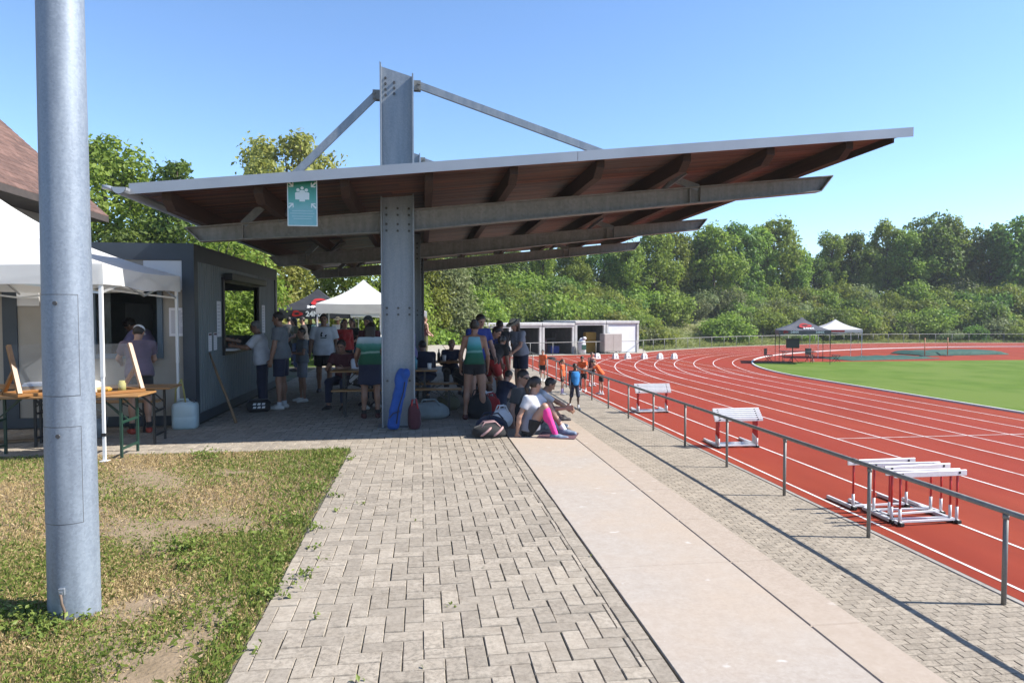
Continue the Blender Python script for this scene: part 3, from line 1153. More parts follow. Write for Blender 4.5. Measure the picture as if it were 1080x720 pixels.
for px in np.arange(430, 1200, 27.0):                 # a second line behind
    q = px + sr.normal() * 6
    d = toe_hit(q) + 23 + sr.normal() * 2
    p = on_ray(q, d)
    k = int(sr.integers(0, 5))
    Hh = {0: 9, 1: 10, 2: 9.5, 3: 8.5, 4: 11}[k]
    zt = 1.72 + (333 - (264 + sr.normal() * 6)) / FPX * d * math.cos(math.atan((q - 540) / FPX))
    z0 = hz(*p) - 0.2
    s = max(0.4, (zt - z0) / Hh)
    plant("tree", T_far[k], T_lab[k], "tree", (p[0], p[1], z0), (s * 1.15, s * 1.1, s), sr.random() * 6.28, "trees along the ridge of the embankment")

# trees near at hand, left and behind the tents
near = [
    ("tree", tree_meshes(11.2, 6.0, 201, 0.24, 15000, M["leaf_a"], 0.2, 0.10, "round", 46, 0.15), "tall fresh green tree with feathery top behind the brown roof", (-13.2, 31.0), 0.86),
    ("tree", tree_meshes(8.4, 4.0, 203, 0.20, 8000, M["leaf_b"], 0.15, 0.08, "cone", 34, 0.17), "dark green tree with one spiky shoot above the canopy gutter", (-9.3, 28.0), 0.98),
    ("tree", tree_meshes(12.4, 6.6, 207, 0.27, 17000, M["leaf_y"], 0.25, 0.12, "round", 52, 0.15), "yellow-green blossoming tree rising above the canopy roof", (-6.9, 38.0), 0.95),
    ("tree", tree_meshes(8.0, 5.6, 211, 0.22, 11000, M["leaf_y"], 0.18, 0.05, "round", 40, 0.16), "pale yellow-green tree behind the black market tent", (-8.6, 34.5), 0.85),
    ("tree", tree_meshes(6.5, 5.0, 217, 0.20, 9000, M["leaf_o"], 0.15, 0.05, "round", 34, 0.17), "olive green low tree behind the white pop-up tent", (-3.2, 38.0), 0.88),
    ("tree", tree_meshes(6.0, 4.8, 219, 0.20, 9000, M["leaf_b"], 0.15, 0.05, "round", 34, 0.17), "dark leafy tree behind the grey container", (-10.8, 27.0), 0.85),
    ("tree", tree_meshes(7.0, 5.0, 223, 0.21, 9000, M["leaf_a"], 0.15, 0.05, "round", 34, 0.17), "fresh green tree seen through the kiosk hatch", (-7.2, 25.8), 0.72),
    ("willow_tree", tree_meshes(7.4, 6.4, 227, 0.26, 12000, M["leaf_s"], 0.2, 0.03, "dome", 40, 0.17), "silvery green willow beside the gravel at the end of the terrace", (1.6, 46.0), 0.92),
    ("bush", tree_meshes(4.4, 4.8, 229, 0.24, 8000, M["leaf_a"], 0.1, 0.02, "dome", 30, 0.18), "bright green bush between the willow and the garages", (4.6, 59.5), 1.25),
    ("bush", tree_meshes(4.2, 5.0, 231, 0.22, 8000, M["leaf_a"], 0.1, 0.02, "dome", 30, 0.18), "leafy green bush on the terrace behind the steel column", (-1.4, 38.6), 1.0),
    ("tree", tree_meshes(8.4, 6.0, 233, 0.26, 11000, M["leaf_o"], 0.18, 0.04, "round", 40, 0.16), "olive tree under the far edge of the canopy roof", (-0.8, 44.0), 0.85),
    ("bush", tree_meshes(3.6, 4.6, 237, 0.22, 7000, M["leaf_o"], 0.1, 0.02, "dome", 28, 0.18), "low olive bush at the foot of the willow", (3.4, 47.5), 0.8),
]
for nm, me, lab, (x, y_), s in near:
    plant(nm, me, lab, "tree" if "tree" in nm else "bush", (x, y_, -0.05 if x < 1.2 else max(ZL, hz(x, y_)) - 0.1), s, (x * 3.1) % 6.28)

b = MB()
b.add([(-30, 24.1, -0.012), (-0.9, 24.1, -0.012), (-0.4, 30, -0.012), (-1.2, 60, -0.012), (-30, 60, -0.012)], [(0, 1, 2, 3, 4)])
tag(b.build("tent_lawn", M["infield"]), kind="structure")
# ---- dry lawn blades near the camera
def blades(name, n, region, mats, hfun, seed, width=0.006, keep=None):
    r = np.random.default_rng(seed)
    xa, xb, ya, yb = region
    x = xa + (xb - xa) * r.random(n)
    yy = ya + (yb - ya) * r.random(n)
    if keep is not None:
        k = r.random(n) < keep(x, yy)
        x, yy = x[k], yy[k]
        n = len(x)
    h = hfun(x, yy, r)
    a = r.random(n) * 6.283
    lean = r.random(n) ** 1.2 * 1.1
    la = r.random(n) * 6.283
    w = width * (0.6 + r.random(n))
    dx, dy = np.cos(a) * w, np.sin(a) * w
    lx, ly = np.cos(la) * lean * h, np.sin(la) * lean * h
    z = np.full(n, -0.012)
    V = np.stack([np.stack([x - dx, yy - dy, z], 1), np.stack([x + dx, yy + dy, z], 1),
                  np.stack([x + dx * 0.7 + lx * 0.45, yy + dy * 0.7 + ly * 0.45, z + h * 0.62], 1),
                  np.stack([x + lx, yy + ly, z + h * (1 - 0.35 * lean)], 1)], 1).reshape(-1, 3)
    F = np.arange(n * 4).reshape(n, 4)
    return tag(link(name, np_mesh(name, V, F, mats)), kind="stuff")


def patch_noise(x, y_):
    return (np.sin(x * 1.7 + 1.3 * np.sin(y_ * 1.1)) + np.sin(y_ * 2.3 + 1.7 * np.sin(x * 1.9 + 2)) + np.sin(x * 4.1 + y_ * 3.3) * 0.6) / 2.6


def bare(x, y_):
    """0 on the worn bare spots"""
    v = np.ones_like(x)
    for cx, cy, rx, ry in ((-1.70, 4.3, 0.22, 0.24), (-1.28, 3.5, 0.18, 0.30), (-2.9, 6.4, 0.2, 0.12), (-2.0, 7.8, 0.3, 0.10), (-1.9, 5.9, 0.2, 0.13)):
        v = np.minimum(v, np.clip((np.hypot((x - cx) / rx, (y_ - cy) / ry) - 0.35 + 0.25 * np.sin(9 * x + 4 * y_) * np.sin(7 * y_ - 5 * x)) * 0.95, 0.02, 1))
    return v


def edge_strip(x):
    return np.clip((x + 1.75) / 0.5, 0, 1)


M["blade_dry"] = leaf_mat("dry_grass_blade", (0.34, 0.26, 0.11), (0.56, 0.46, 0.23), 0.3)
M["blade_green"] = leaf_mat("green_grass_blade", (0.10, 0.165, 0.026), (0.25, 0.32, 0.075), 0.4)
reg = (-7.2, -0.93, 2.7, 9.0)
tag(blades("dry_grass", 190000, reg, M["blade_dry"], lambda x, y_, r: 0.014 + 0.028 * r.random(len(x)), 5, 0.0032,
           lambda x, y_: bare(x, y_) * (0.75 + 0.25 * patch_noise(x, y_)) * (1 - 0.3 * edge_strip(x))), "short straw-coloured dry grass covering the lawn by the mast", "grass")
tag(blades("green_grass", 130000, reg, M["blade_green"], lambda x, y_, r: (0.016 + 0.042 * r.random(len(x)) ** 2) * (1 + 0.35 * edge_strip(x)), 6, 0.0034,
           lambda x, y_: bare(x, y_) * np.clip(0.36 + 0.75 * patch_noise(x + 3, y_ + 1) + 0.5 * edge_strip(x) + 0.25 * (y_ > 7.6), 0.06, 1)), "green grass growing in patches and along the paving edge", "grass")
reg2 = (-3.6, -0.93, 2.6, 5.6)
tag(blades("dry_grass", 110000, reg2, M["blade_dry"], lambda x, y_, r: 0.012 + 0.026 * r.random(len(x)), 15, 0.0026,
           lambda x, y_: bare(x, y_) ** 2 * (0.8 + 0.2 * patch_noise(x, y_)) * (1 - 0.4 * edge_strip(x))), "fine straw-coloured dry grass around the foot of the mast", "grass")
tag(blades("green_grass", 90000, reg2, M["blade_green"], lambda x, y_, r: 0.014 + 0.04 * r.random(len(x)) ** 2, 16, 0.0026,
           lambda x, y_: bare(x, y_) ** 2 * np.clip(0.32 + 0.7 * patch_noise(x + 3, y_ + 1) + 0.45 * edge_strip(x), 0.10, 1)), "fine green grass around the foot of the mast and along the paving", "grass")
# rough grass on the embankment slope
r_ = np.random.default_rng(31)
hp = []
for px in np.arange(560, 1120, 1.0):
    d0 = None
    for k in range(1):
        q = px + r_.random()
        d0 = toe_hit(q) if int(px) % 20 == 0 or d0 is None and px == 560 else None
    if d0:
        last = d0
    for k in range(14):
        p_ = on_ray(px + r_.random(), last - 1.5 + 13 * r_.random())
        hp.append(p_)
hp = np.array(hp)
hp = hp[toe_dist(hp) > -0.8]
hzv = hill_z(hp)
gb = [(p_[0], p_[1], z_ + 0.12, 0.5, 0.5, 0.22) for p_, z_ in zip(hp, hzv)]
M["blade_hill"] = leaf_mat("slope_grass_blade", (0.16, 0.20, 0.045), (0.33, 0.36, 0.12), 0.45)
tag(link("slope_grass", leaf_cloud("slope_grass", gb, len(gb) * 7, 0.26, M["blade_hill"], 33, fill=0.2, up_bias=0.3, aspect=0.22)), "tall rough grass on the open slope of the embankment", "grass", None, "stuff")
# weeds in paving joints and at the mast foot
wb = []
wr = np.random.default_rng(9)
for (x, y_, s, nn) in [(-0.86, 5.6, 0.09, 40), (-0.80, 5.15, 0.06, 24), (-0.78, 4.6, 0.09, 40), (-0.92, 4.3, 0.11, 60), (-0.70, 4.9, 0.05, 20), (-0.84, 6.6, 0.08, 40), (-0.75, 6.1, 0.06, 24), (-0.55, 6.3, 0.05, 20),
                       (-0.62, 3.95, 0.05, 18), (0.15, 4.0, 0.035, 14), (-0.05, 5.7, 0.03, 12), (0.0, 3.3, 0.03, 10), (0.42, 4.6, 0.03, 10), (-0.3, 3.2, 0.035, 12), (0.55, 5.8, 0.03, 10), (-0.88, 3.6, 0.06, 26),
                       (1.196, 4.72, 0.03, 14), (1.198, 3.9, 0.02, 8), (-0.86, 8.3, 0.08, 40), (-0.95, 7.4, 0.09, 50), (-1.0, 4.9, 0.1, 60), (-1.05, 5.8, 0.12, 70), (-1.05, 6.9, 0.12, 70), (-1.05, 3.9, 0.1, 50),
                       (-2.05, 3.98, 0.13, 90), (-1.86, 4.03, 0.08, 50), (-2.2, 4.05, 0.12, 70), (-2.32, 4.2, 0.14, 80), (-1.75, 5.2, 0.16, 100), (-1.55, 4.9, 0.12, 60), (-1.1, 8.6, 0.12, 70), (-2.6, 8.6, 0.2, 60)]:
    for q in range(nn):
        wb.append((x + wr.normal() * s * 0.5, y_ + wr.normal() * s * 0.5, abs(wr.normal()) * s * 0.28 + 0.006, s * 0.18, s * 0.18, s * 0.12))
tag(link("weeds", leaf_cloud("weeds", wb, len(wb) * 2, 0.028, M["blade_green"], 12, fill=0.2, up_bias=0.6)), "small green weeds sprouting from paving joints and around the mast", "weeds", None, "stuff")

# ================================================================== FLOODLIGHT MAST
mast = thing("light_mast", "tall galvanised steel mast with riveted access hatches standing in the lawn", "mast", (-2.01, 4.21, -0.02))
b = MB()
b.tube([(0, 0, -0.3), (0, 0, 0.0), (0, 0, 6.0), (0, 0, 14.0)], [0.1345, 0.1335, 0.106, 0.075], 48)
b.build("mast_tube", M["galv_pole"], mast)


def hatch(z0, z1, a0, a1, rr):
    """curved cover plate on the mast shell with a dark seam"""
    h = MB()
    n = 10
    for (off, dz, m_) in ((0.0010, 0.0, 1), (0.0022, 0.0035, 0)):
        da = 0.0035 / rr if m_ == 0 else 0
        vs, fs = [], []
        for i in range(n + 1):
            a = a0 + da + (a1 - a0 - 2 * da) * i / n
            for z in (z0 + dz, z1 - dz):
                r_ = rr - 0.00458 * z + off
                vs.append((r_ * math.sin(a), -r_ * math.cos(a), z))
        for i in range(n):
            fs.append((2 * i, 2 * i + 2, 2 * i + 3, 2 * i + 1))
        h.add(vs, fs, m_, True)
    return h


for z0, z1 in ((1.29, 1.86), (0.57, 1.12)):
    h = hatch(z0, z1, -1.0, 0.86, 0.1335)
    hp = h.build("access_hatch", [M["galv_pole"], M["bolt"]], mast)
    s = MB()
    a = -0.02
    r_ = 0.1335 - 0.00458 * z1
    s.cyl((r_ * math.sin(a), -r_ * math.cos(a), z1 - 0.05), ((r_ + 0.009) * math.sin(a), -(r_ + 0.009) * math.cos(a), z1 - 0.05), 0.012, 10)
    s.build("hatch_bolt", M["bolt"], hp)
s = MB()
a = -0.02
s.box(-0.016, 0.016, -0.147, -0.130, 0.175, 0.215, 0, 0.003)
s.box(-0.008, 0.008, -0.153, -0.147, 0.18, 0.20, 0, 0.002)
s.build("earthing_lug", M["galv"], mast)
s = MB()
s.tube([(0.0, -0.151, 0.185), (0.004, -0.149, 0.13), (0.014, -0.143, 0.09), (0.012, -0.145, 0.03), (0.008, -0.146, -0.05)], 0.007, 8)
s.build("earthing_cable", mat("copper_braid", (0.20, 0.14, 0.10), rough=0.7), mast)

# ================================================================== GRANDSTAND CANOPY
CY = [10.67, 15.75, 20.82]
SL = 0.1006
YN, YF = 8.9, 22.6
XLf, XRt = -3.50, 6.86


def deck_z(x):
    return 3.545 + SL * (x + 0.34)      # underside of the boards


can = thing("grandstand_canopy", "open steel stand canopy with red-brown boarded underside and tall stayed columns", "canopy", (-0.36, 10.67, 0))
ox, oy = -0.36, 10.67


def L3(x, y_, z):
    return (x - ox, y_ - oy, z)


# boards
b = MB()
y0 = YN + 0.03
while y0 < YF - 0.03:
    w = 0.118
    segs = [XLf + 0.05, -0.6 + random.uniform(-.5, .5), 2.4 + random.uniform(-.5, .5), 4.6 + random.uniform(-.5, .5), XRt - 0.30]
    for xa, xb in zip(segs[:-1], segs[1:]):
        j = random.uniform(-0.002, 0.002)
        vs = []
        for (x, yy, dz) in ((xa, y0, 0), (xb - 0.003, y0, 0), (xb - 0.003, y0 + w, 0), (xa, y0 + w, 0), (xa, y0, .028), (xb - 0.003, y0, .028), (xb - 0.003, y0 + w, .028), (xa, y0 + w, .028)):
            vs.append(L3(x, yy, deck_z(x) + dz + j))
        b.add(vs, [(3, 2, 1, 0), (4, 5, 6, 7), (0, 1, 5, 4), (1, 2, 6, 5), (2, 3, 7, 6), (3, 0, 4, 7)])
    y0 += 0.124
b.build("roof_boards", M["soffit"], can)
b = MB()
vs = []
for x, yy, dz in ((XLf, YN, .034), (XRt, YN, .034), (XRt, YF, .034), (XLf, YF, .034), (XLf, YN, .085), (XRt, YN, .085), (XRt, YF, .085), (XLf, YF, .085)):
    vs.append(L3(x, yy, deck_z(x) + dz))
b.add(vs, [(3, 2, 1, 0), (4, 5, 6, 7), (0, 1, 5, 4), (1, 2, 6, 5), (2, 3, 7, 6), (3, 0, 4, 7)])
b.build("roof_sheet", M["roofsheet"], can)
for yy, yb in ((YN - 0.012, YN - 0.003), (YF + 0.003, YF + 0.012)):
    b = MB()
    xs = [XLf - 0.02, 2.05, XRt + 0.02]
    for xa, xb in zip(xs[:-1], xs[1:]):
        vs = []
        for x, y_, dz in ((xa, yy, -0.03), (xb - 0.006, yy, -0.03), (xb - 0.006, yb, -0.03), (xa, yb, -0.03), (xa, yy, .10), (xb - 0.006, yy, .10), (xb - 0.006, yb, .10), (xa, yb, .10)):
            vs.append(L3(x, y_, deck_z(x) + dz))
        b.add(vs, [(3, 2, 1, 0), (4, 5, 6, 7), (0, 1, 5, 4), (1, 2, 6, 5), (2, 3, 7, 6), (3, 0, 4, 7)])
        # small top lip
        b.bar(L3(xa, yb + (0.03 if yy < 12 else -0.03), deck_z(xa) + 0.095), L3(xb - 0.006, yb + (0.03 if yy < 12 else -0.03), deck_z(xb) + 0.095), 0.07, 0.012)
    b.build("fascia", M["zinc"], can)
# right-hand edge board and flashing
b = MB()
b.bar(L3(XRt - 0.25, YN + 0.05, deck_z(XRt - 0.25) - 0.03), L3(XRt - 0.25, YF - 0.05, deck_z(XRt - 0.25) - 0.03), 0.03, 0.11)
b.build("edge_board", M["purlin"], can)
# gutter along the low edge: half round
b = MB()
n = 8
vs, fs = [], []
for yy in (YN - 0.14, YF + 0.1):
    for i in range(n + 1):
        a = PI + PI * i / n
        vs.append(L3(XLf - 0.085 + 0.085 * math.cos(a), yy, deck_z(XLf) + 0.03 + 0.085 * math.sin(a)))
for yy in (YN - 0.14, YF + 0.1):
    for i in range(n + 1):
        a = PI + PI * i / n
        vs.append(L3(XLf - 0.085 + 0.08 * math.cos(a), yy, deck_z(XLf) + 0.03 + 0.08 * math.sin(a)))
m_ = n + 1
for i in range(n):
    fs.append((i, i + 1, m_ + i + 1, m_ + i))
    fs.append((2 * m_ + i + 1, 2 * m_ + i, 3 * m_ + i, 3 * m_ + i + 1))
    fs.append((i, 2 * m_ + i, 2 * m_ + i + 1, i + 1))
    fs.append((m_ + i, m_ + i + 1, 3 * m_ + i + 1, 3 * m_ + i))
fs += [(0, m_, 3 * m_, 2 * m_), (n, 2 * m_ + n, 3 * m_ + n, m_ + n)]
b.add(vs, fs, 0, False)
b.add([vs[i] for i in range(m_)], [tuple(range(m_))])
b.build("gutter", M["zinc"], can)
b = MB()
b.tube([L3(XLf - 0.18, YN + 0.03, deck_z(XLf) + 0.02), L3(XLf - 0.26, YN + 0.02, deck_z(XLf) + 0.045), L3(XLf - 0.33, YN + 0.015, deck_z(XLf) + 0.055)], [0.03, 0.028, 0.028], 10)
b.build("gutter_spout", M["zinc"], can)
# purlins
for x in (-3.15, -2.05, -0.98, 0.10, 1.22, 2.40, 3.62, 4.84, 6.02):
    b = MB()
    zt = deck_z(x) - 0.002
    x0, x1 = x - 0.055, x + 0.055
    # nose cut obliquely at both ends
    prof = [(YN + 0.16, zt), (YF - 0.16, zt), (YF - 0.16, zt - 0.10), (YF - 0.34, zt - 0.215), (YN + 0.34, zt - 0.215), (YN + 0.16, zt - 0.10)]
    b.prism([(p[0] - oy, p[1]) for p in prof], x0 - ox, x1 - ox, "x")
    b.build("purlin", M["purlin"], can)


def ibeam(b, xa, xb, y_, zt, d_fun, fw=0.18, tf=0.018, tw=0.012, end_cut=True):
    xs = np.linspace(xa, xb, 9)
    for x0, x1 in zip(xs[:-1], xs[1:]):
        def seg(ya, yb, fa, fb):
            vs = []
            for x in (x0, x1):
                for yy, ff in ((ya, fa), (yb, fa), (yb, fb), (ya, fb)):
                    vs.append(L3(x, yy, ff(x)))
            b.add(vs, [(3, 2, 1, 0), (4, 5, 6, 7), (0, 1, 5, 4), (1, 2, 6, 5), (2, 3, 7, 6), (3, 0, 4, 7)])
        top = zt
        bot = lambda x: zt(x) - d_fun(x)
        seg(y_ - fw / 2, y_ + fw / 2, lambda x: top(x) - tf, top)
        seg(y_ - fw / 2, y_ + fw / 2, bot, lambda x: bot(x) + tf)
        seg(y_ - tw / 2, y_ + tw / 2, lambda x: bot(x) + tf, lambda x: top(x) - tf)


def beam_top(x):
    return deck_z(x) - 0.218


def beam_d(x):
    return 0.33 - 0.012 * abs(x + 0.3) if x > -0.3 else 0.33 - 0.035 * abs(x + 0.3)


for i, yc in enumerate(CY):
    dx = 0.09 * i
    xc = -0.36 + dx
    # column: H section, web facing the viewer
    cp = MB()
    zt_l, zt_r = 5.52, 5.36
    for (xa, xb, za, zb) in ((xc - 0.25, xc - 0.228, zt_l, zt_l - 0.02), (xc + 0.228, xc + 0.25, zt_r + 0.01, zt_r)):
        vs = [L3(x, yy, z) for x, yy, z in ((xa, yc - 0.15, 0.0), (xb, yc - 0.15, 0.0), (xb, yc + 0.15, 0.0), (xa, yc + 0.15, 0.0), (xa, yc - 0.15, za), (xb, yc - 0.15, zb), (xb, yc + 0.15, zb), (xa, yc + 0.15, za))]
        cp.add(vs, [(3, 2, 1, 0), (4, 5, 6, 7), (0, 1, 5, 4), (1, 2, 6, 5), (2, 3, 7, 6), (3, 0, 4, 7)])
    vs = [L3(x, yy, z) for x, yy, z in ((xc - 0.228, yc - 0.01, 0.0), (xc + 0.228, yc - 0.01, 0.0), (xc + 0.228, yc + 0.01, 0.0), (xc - 0.228, yc + 0.01, 0.0),
                                        (xc - 0.228, yc - 0.01, zt_l - 0.03), (xc + 0.228, yc - 0.01, zt_r), (xc + 0.228, yc + 0.01, zt_r), (xc - 0.228, yc + 0.01, zt_l - 0.03))]
    cp.add(vs, [(3, 2, 1, 0), (4, 5, 6, 7), (0, 1, 5, 4), (1, 2, 6, 5), (2, 3, 7, 6), (3, 0, 4, 7)])
    col_o = cp.build("column", M["galv"], can)
    bl = MB()
    for zz in (0.72, 1.74, 1.84, 3.02, 3.12, 3.26, 3.36):
        for xx in (-0.17, 0.0, 0.17):
            if zz < 1 and xx == 0:
                continue
            bl.cyl(L3(xc + xx, yc - 0.012, zz), L3(xc + xx, yc - 0.032, zz), 0.019, 6, smooth=False)
    for q in range(4):
        for e in (0, 1):
            xx, zz = -0.17 + 0.13 * e, 5.32 - 0.085 * q - 0.06 * e
            if e == 1 and q > 2:
                continue
            bl.cyl(L3(xc + xx, yc - 0.012, zz), L3(xc + xx, yc - 0.034, zz), 0.019, 6, smooth=False)
    bl.build("bolt_heads", M["bolt"], col_o)
    bp = MB()
    bp.box(xc - 0.32 - ox, xc + 0.32 - ox, yc - 0.22 - oy, yc + 0.22 - oy, 0.003, 0.022)
    bp.build("base_plate", M["galv_dark"], col_o)
    # beam, two cantilever arms with cut noses
    arms = {}
    for xa, sgn in ((xc - 2.87, -1), (6.55 + dx * 0.3, 1)):
        bb = MB()
        if sgn < 0:
            ibeam(bb, xa, xc - 0.251, yc, beam_top, beam_d)
        else:
            ibeam(bb, xc + 0.251, xa, yc, beam_top, beam_d)
        z1, z0 = beam_top(xa), beam_top(xa) - beam_d(xa)
        xe = xa + sgn * 0.20
        z1e = beam_top(xe)
        for ya, yb in ((yc - 0.007, yc + 0.007),):
            bb.prism([(xa - ox, z0), (xe - ox, z1e), (xa - ox, z1)] if sgn > 0 else [(xa - ox, z0), (xa - ox, z1), (xe - ox, z1e)], ya - oy, yb - oy, "y")
        bb.bar(L3(xa, yc, z0 + 0.009), L3(xe, yc, z1e - 0.009), 0.18, 0.017)
        bb.bar(L3(xa, yc, z1 - 0.009), L3(xe, yc, z1e - 0.006), 0.178, 0.016)
        arms[sgn] = bb.build("beam", M["beam"], can)
    # stiffeners where the stays land
    for xs_ in (4.47 + dx * 0.3, 4.29 + dx * 0.3, xc - 2.27):
        st = MB()
        z1, z0 = beam_top(xs_) - 0.019, beam_top(xs_) - beam_d(xs_) + 0.019
        st.box(xs_ - 0.008 - ox, xs_ + 0.008 - ox, yc - 0.085 - oy, yc - 0.008 - oy, z0, z1)
        st.box(xs_ - 0.008 - ox, xs_ + 0.008 - ox, yc + 0.008 - oy, yc + 0.085 - oy, z0, z1)
        st.build("stiffener", M["beam"], arms[1 if xs_ > xc else -1])
    # stays
    for xa, za, xb, zb in ((xc + 0.30, 5.245, 4.45 + dx * 0.3, beam_top(4.45) - 0.02), (xc - 0.30, 5.08, xc - 2.27, beam_top(xc - 2.27) - 0.02)):
        tr = MB()
        tr.bar(L3(xa, yc, za), L3(xb, yc, zb), 0.06, 0.105)
        t_o = tr.build("stay", M["galv"], can)
        fk = MB()
        s_ = 1 if xb > xa else -1
        fk.box(min(xa - s_ * 0.045, xa + s_ * 0.06) - ox, max(xa - s_ * 0.045, xa + s_ * 0.06) - ox, yc - 0.052 - oy, yc - 0.034 - oy, za - 0.095, za + 0.05)
        fk.box(min(xa - s_ * 0.045, xa + s_ * 0.06) - ox, max(xa - s_ * 0.045, xa + s_ * 0.06) - ox, yc + 0.034 - oy, yc + 0.052 - oy, za - 0.095, za + 0.05)
        fk.cyl(L3(xa + s_ * 0.04, yc - 0.085, za), L3(xa + s_ * 0.04, yc + 0.085, za), 0.022, 8)
        fk.cyl(L3(xa + s_ * 0.03, yc - 0.08, za - 0.07), L3(xa + s_ * 0.03, yc + 0.08, za - 0.07), 0.018, 8)
        fk.build("fork_plate", M["galv_dark"], t_o)
    # knee braces from beam to purlin
    for xk in (3.85 + dx * .3, xc - 1.75):
        kb = MB()
        kb.bar(L3(xk, yc, beam_top(xk) - 0.01), L3(xk + 0.28, yc + 0.3, deck_z(xk + 0.28) - 0.03), 0.05, 0.05)
        kb.bar(L3(xk, yc, beam_top(xk) - 0.01), L3(xk + 0.28, yc - 0.3, deck_z(xk + 0.28) - 0.03), 0.05, 0.05)
        kb.build("brace", M["galv"], can)

# ================================================================== ASSEMBLY SIGN
sx, sy = -1.50, 9.02
sg = thing("assembly_sign", "faded green assembly point sign with four arrows and a white group of figures", "sign", (sx, sy, 2.86))
b = MB()
W_, H_ = 0.37, 0.585
b.box(-W_ / 2, W_ / 2, -0.004, 0.004, 0, H_, 0)
b.build("board", M["sign_white"], sg)
b = MB()
b.box(-W_ / 2 + 0.012, W_ / 2 - 0.012, -0.0064, -0.0046, 0.012, H_ * 0.36, 0)
b.build("text_field", M["sign_pale"], sg)
b = MB()
for z, wd in ((0.185, 0.26), (0.155, 0.30), (0.118, 0.26), (0.088, 0.22)):
    b.box(-wd / 2, wd / 2, -0.0082, -0.0070, z, z + 0.011)
b.build("faded_lettering", M["sign_line"], sg)
zc = 0.39
b = MB()
b.box(-W_ / 2 + 0.012, W_ / 2 - 0.012, -0.0064, -0.0046, H_ * 0.36 + 0.001 - zc, H_ - 0.012 - zc, 0)
o = b.build("picture_field", M["sign_green"], sg, (0, 0, zc))
b = MB()
yf0, yf1 = -0.0086, -0.0070


def fig(x, z, s, lay=0.0):
    n = 14
    b.prism([(x + 0.021 * s * math.cos(2 * PI * i / n), z + 0.085 * s + 0.021 * s * math.sin(2 * PI * i / n)) for i in range(n)], yf0 - lay, yf1 - lay, "y")
    b.prism([(x - 0.034 * s, z - 0.035 * s), (x + 0.034 * s, z - 0.035 * s), (x + 0.036 * s, z + 0.045 * s), (x + 0.024 * s, z + 0.058 * s), (x - 0.024 * s, z + 0.058 * s), (x - 0.036 * s, z + 0.045 * s)], yf0 - lay, yf1 - lay, "y")


fig(-0.052, zc - 0.02, 1.0)
fig(0.052, zc - 0.02, 1.0)
fig(0.0, zc + 0.008, 0.95, 0.002)
fig(0.0, zc - 0.045, 1.0, 0.004)
b.build("people_pictogram", M["sign_white"], sg)
for cx, cz, a in ((-0.135, H_ - 0.065, -45), (0.135, H_ - 0.065, -135), (-0.135, 0.262, 45), (0.135, 0.262, 135)):
    ca, sa = math.cos(R(a)), math.sin(R(a))
    b = MB()
    for pl in ([(-0.048, -0.010), (0.012, -0.010), (0.012, 0.010), (-0.048, 0.010)], [(0.038, 0), (0.004, 0.036), (-0.014, 0.036), (0.012, 0.0095), (0.012, -0.0095), (-0.014, -0.036), (0.004, -0.036)]):
        b.prism([(cx + p[0] * ca - p[1] * sa, cz + p[0] * sa + p[1] * ca) for p in pl], yf0, yf1, "y")
    b.build("arrow", M["sign_white"], sg)
for x in (-0.12, 0.12):
    b = MB()
    b.bar((x, 0.007, H_ - 0.08), (x, 0.007, deck_z(sx + x) - 2.86 - 0.002), 0.02, 0.004, upv=(0, 1, 0))
    b.build("hanger_strap", M["galv_dark"], sg)

# ================================================================== KIOSK CONTAINER
KXR, KXL, KY0, KY1, KH = -3.50, -8.3, 11.17, 17.3, 2.84
kk = thing("kiosk_container", "anthracite and beige container kiosk with serving hatches under the canopy", "kiosk", (KXR, KY0, 0))


def kb_(b, x0, x1, y0, y1, z0, z1, m=0, bev=0.0):
    b.box(x0 - KXR, x1 - KXR, y0 - KY0, y1 - KY0, z0, z1, m, bev)


def wall_open(b, axis, t0, t1, a0, a1, z0, z1, holes, ribs=0.0, m=0):
    """wall slab between t0..t1 in thickness, cut by rectangular holes (a0,a1,z0,z1)"""
    As = sorted({a0, a1} | {h[0] for h in holes} | {h[1] for h in holes})
    Zs = sorted({z0, z1} | {h[2] for h in holes} | {h[3] for h in holes})
    for x0, x1 in zip(As[:-1], As[1:]):
        for y0, y1 in zip(Zs[:-1], Zs[1:]):
            cx, cz = (x0 + x1) / 2, (y0 + y1) / 2
            if any(h[0] < cx < h[1] and h[2] < cz < h[3] for h in holes):
                continue
            if axis == "x":
                kb_(b, x0, x1, t0, t1, y0, y1, m)
            else:
                kb_(b, t0, t1, x0, x1, y0, y1, m)


FW = (GY(101, 340, KY0)[0], GY(166, 340, KY0)[0], 1.14, 2.30)       # front hatch
SWY0, SWY1 = GX(237, 340, KXR)[1], GX(273, 340, KXR)[1]
SW = (SWY0, SWY1, 1.09, 2.33)                                       # side hatch
BW = (-5.4, -3.9, 1.25, 2.32)                                       # rear hatch
DO = (-7.35, -6.35, 0.16, 2.32)                                     # dark door
# frame members
b = MB()
for x in (KXL + 0.09, KXR - 0.09):
    for y_ in (KY0 + 0.09, KY1 - 0.09):
        kb_(b, x - 0.09, x + 0.09, y_ - 0.09, y_ + 0.09, 0.02, KH, 0, 0.008)
for (z0, z1) in ((0.02, 0.17), (KH - 0.26, KH - 0.003)):
    kb_(b, KXL + 0.18, KXR - 0.18, KY0 + 0.004, KY0 + 0.12, z0, z1)
    kb_(b, KXL + 0.18, KXR - 0.18, KY1 - 0.12, KY1 - 0.004, z0, z1)
    kb_(b, KXR - 0.12, KXR - 0.004, KY0 + 0.18, KY1 - 0.18, z0, z1)
    kb_(b, KXL + 0.004, KXL + 0.12, KY0 + 0.18, KY1 - 0.18, z0, z1)
kb_(b, -6.25, -6.05, KY0 + 0.002, KY0 + 0.14, 0.17, KH - 0.26)
b.build("frame", M["anthracite"], kk)
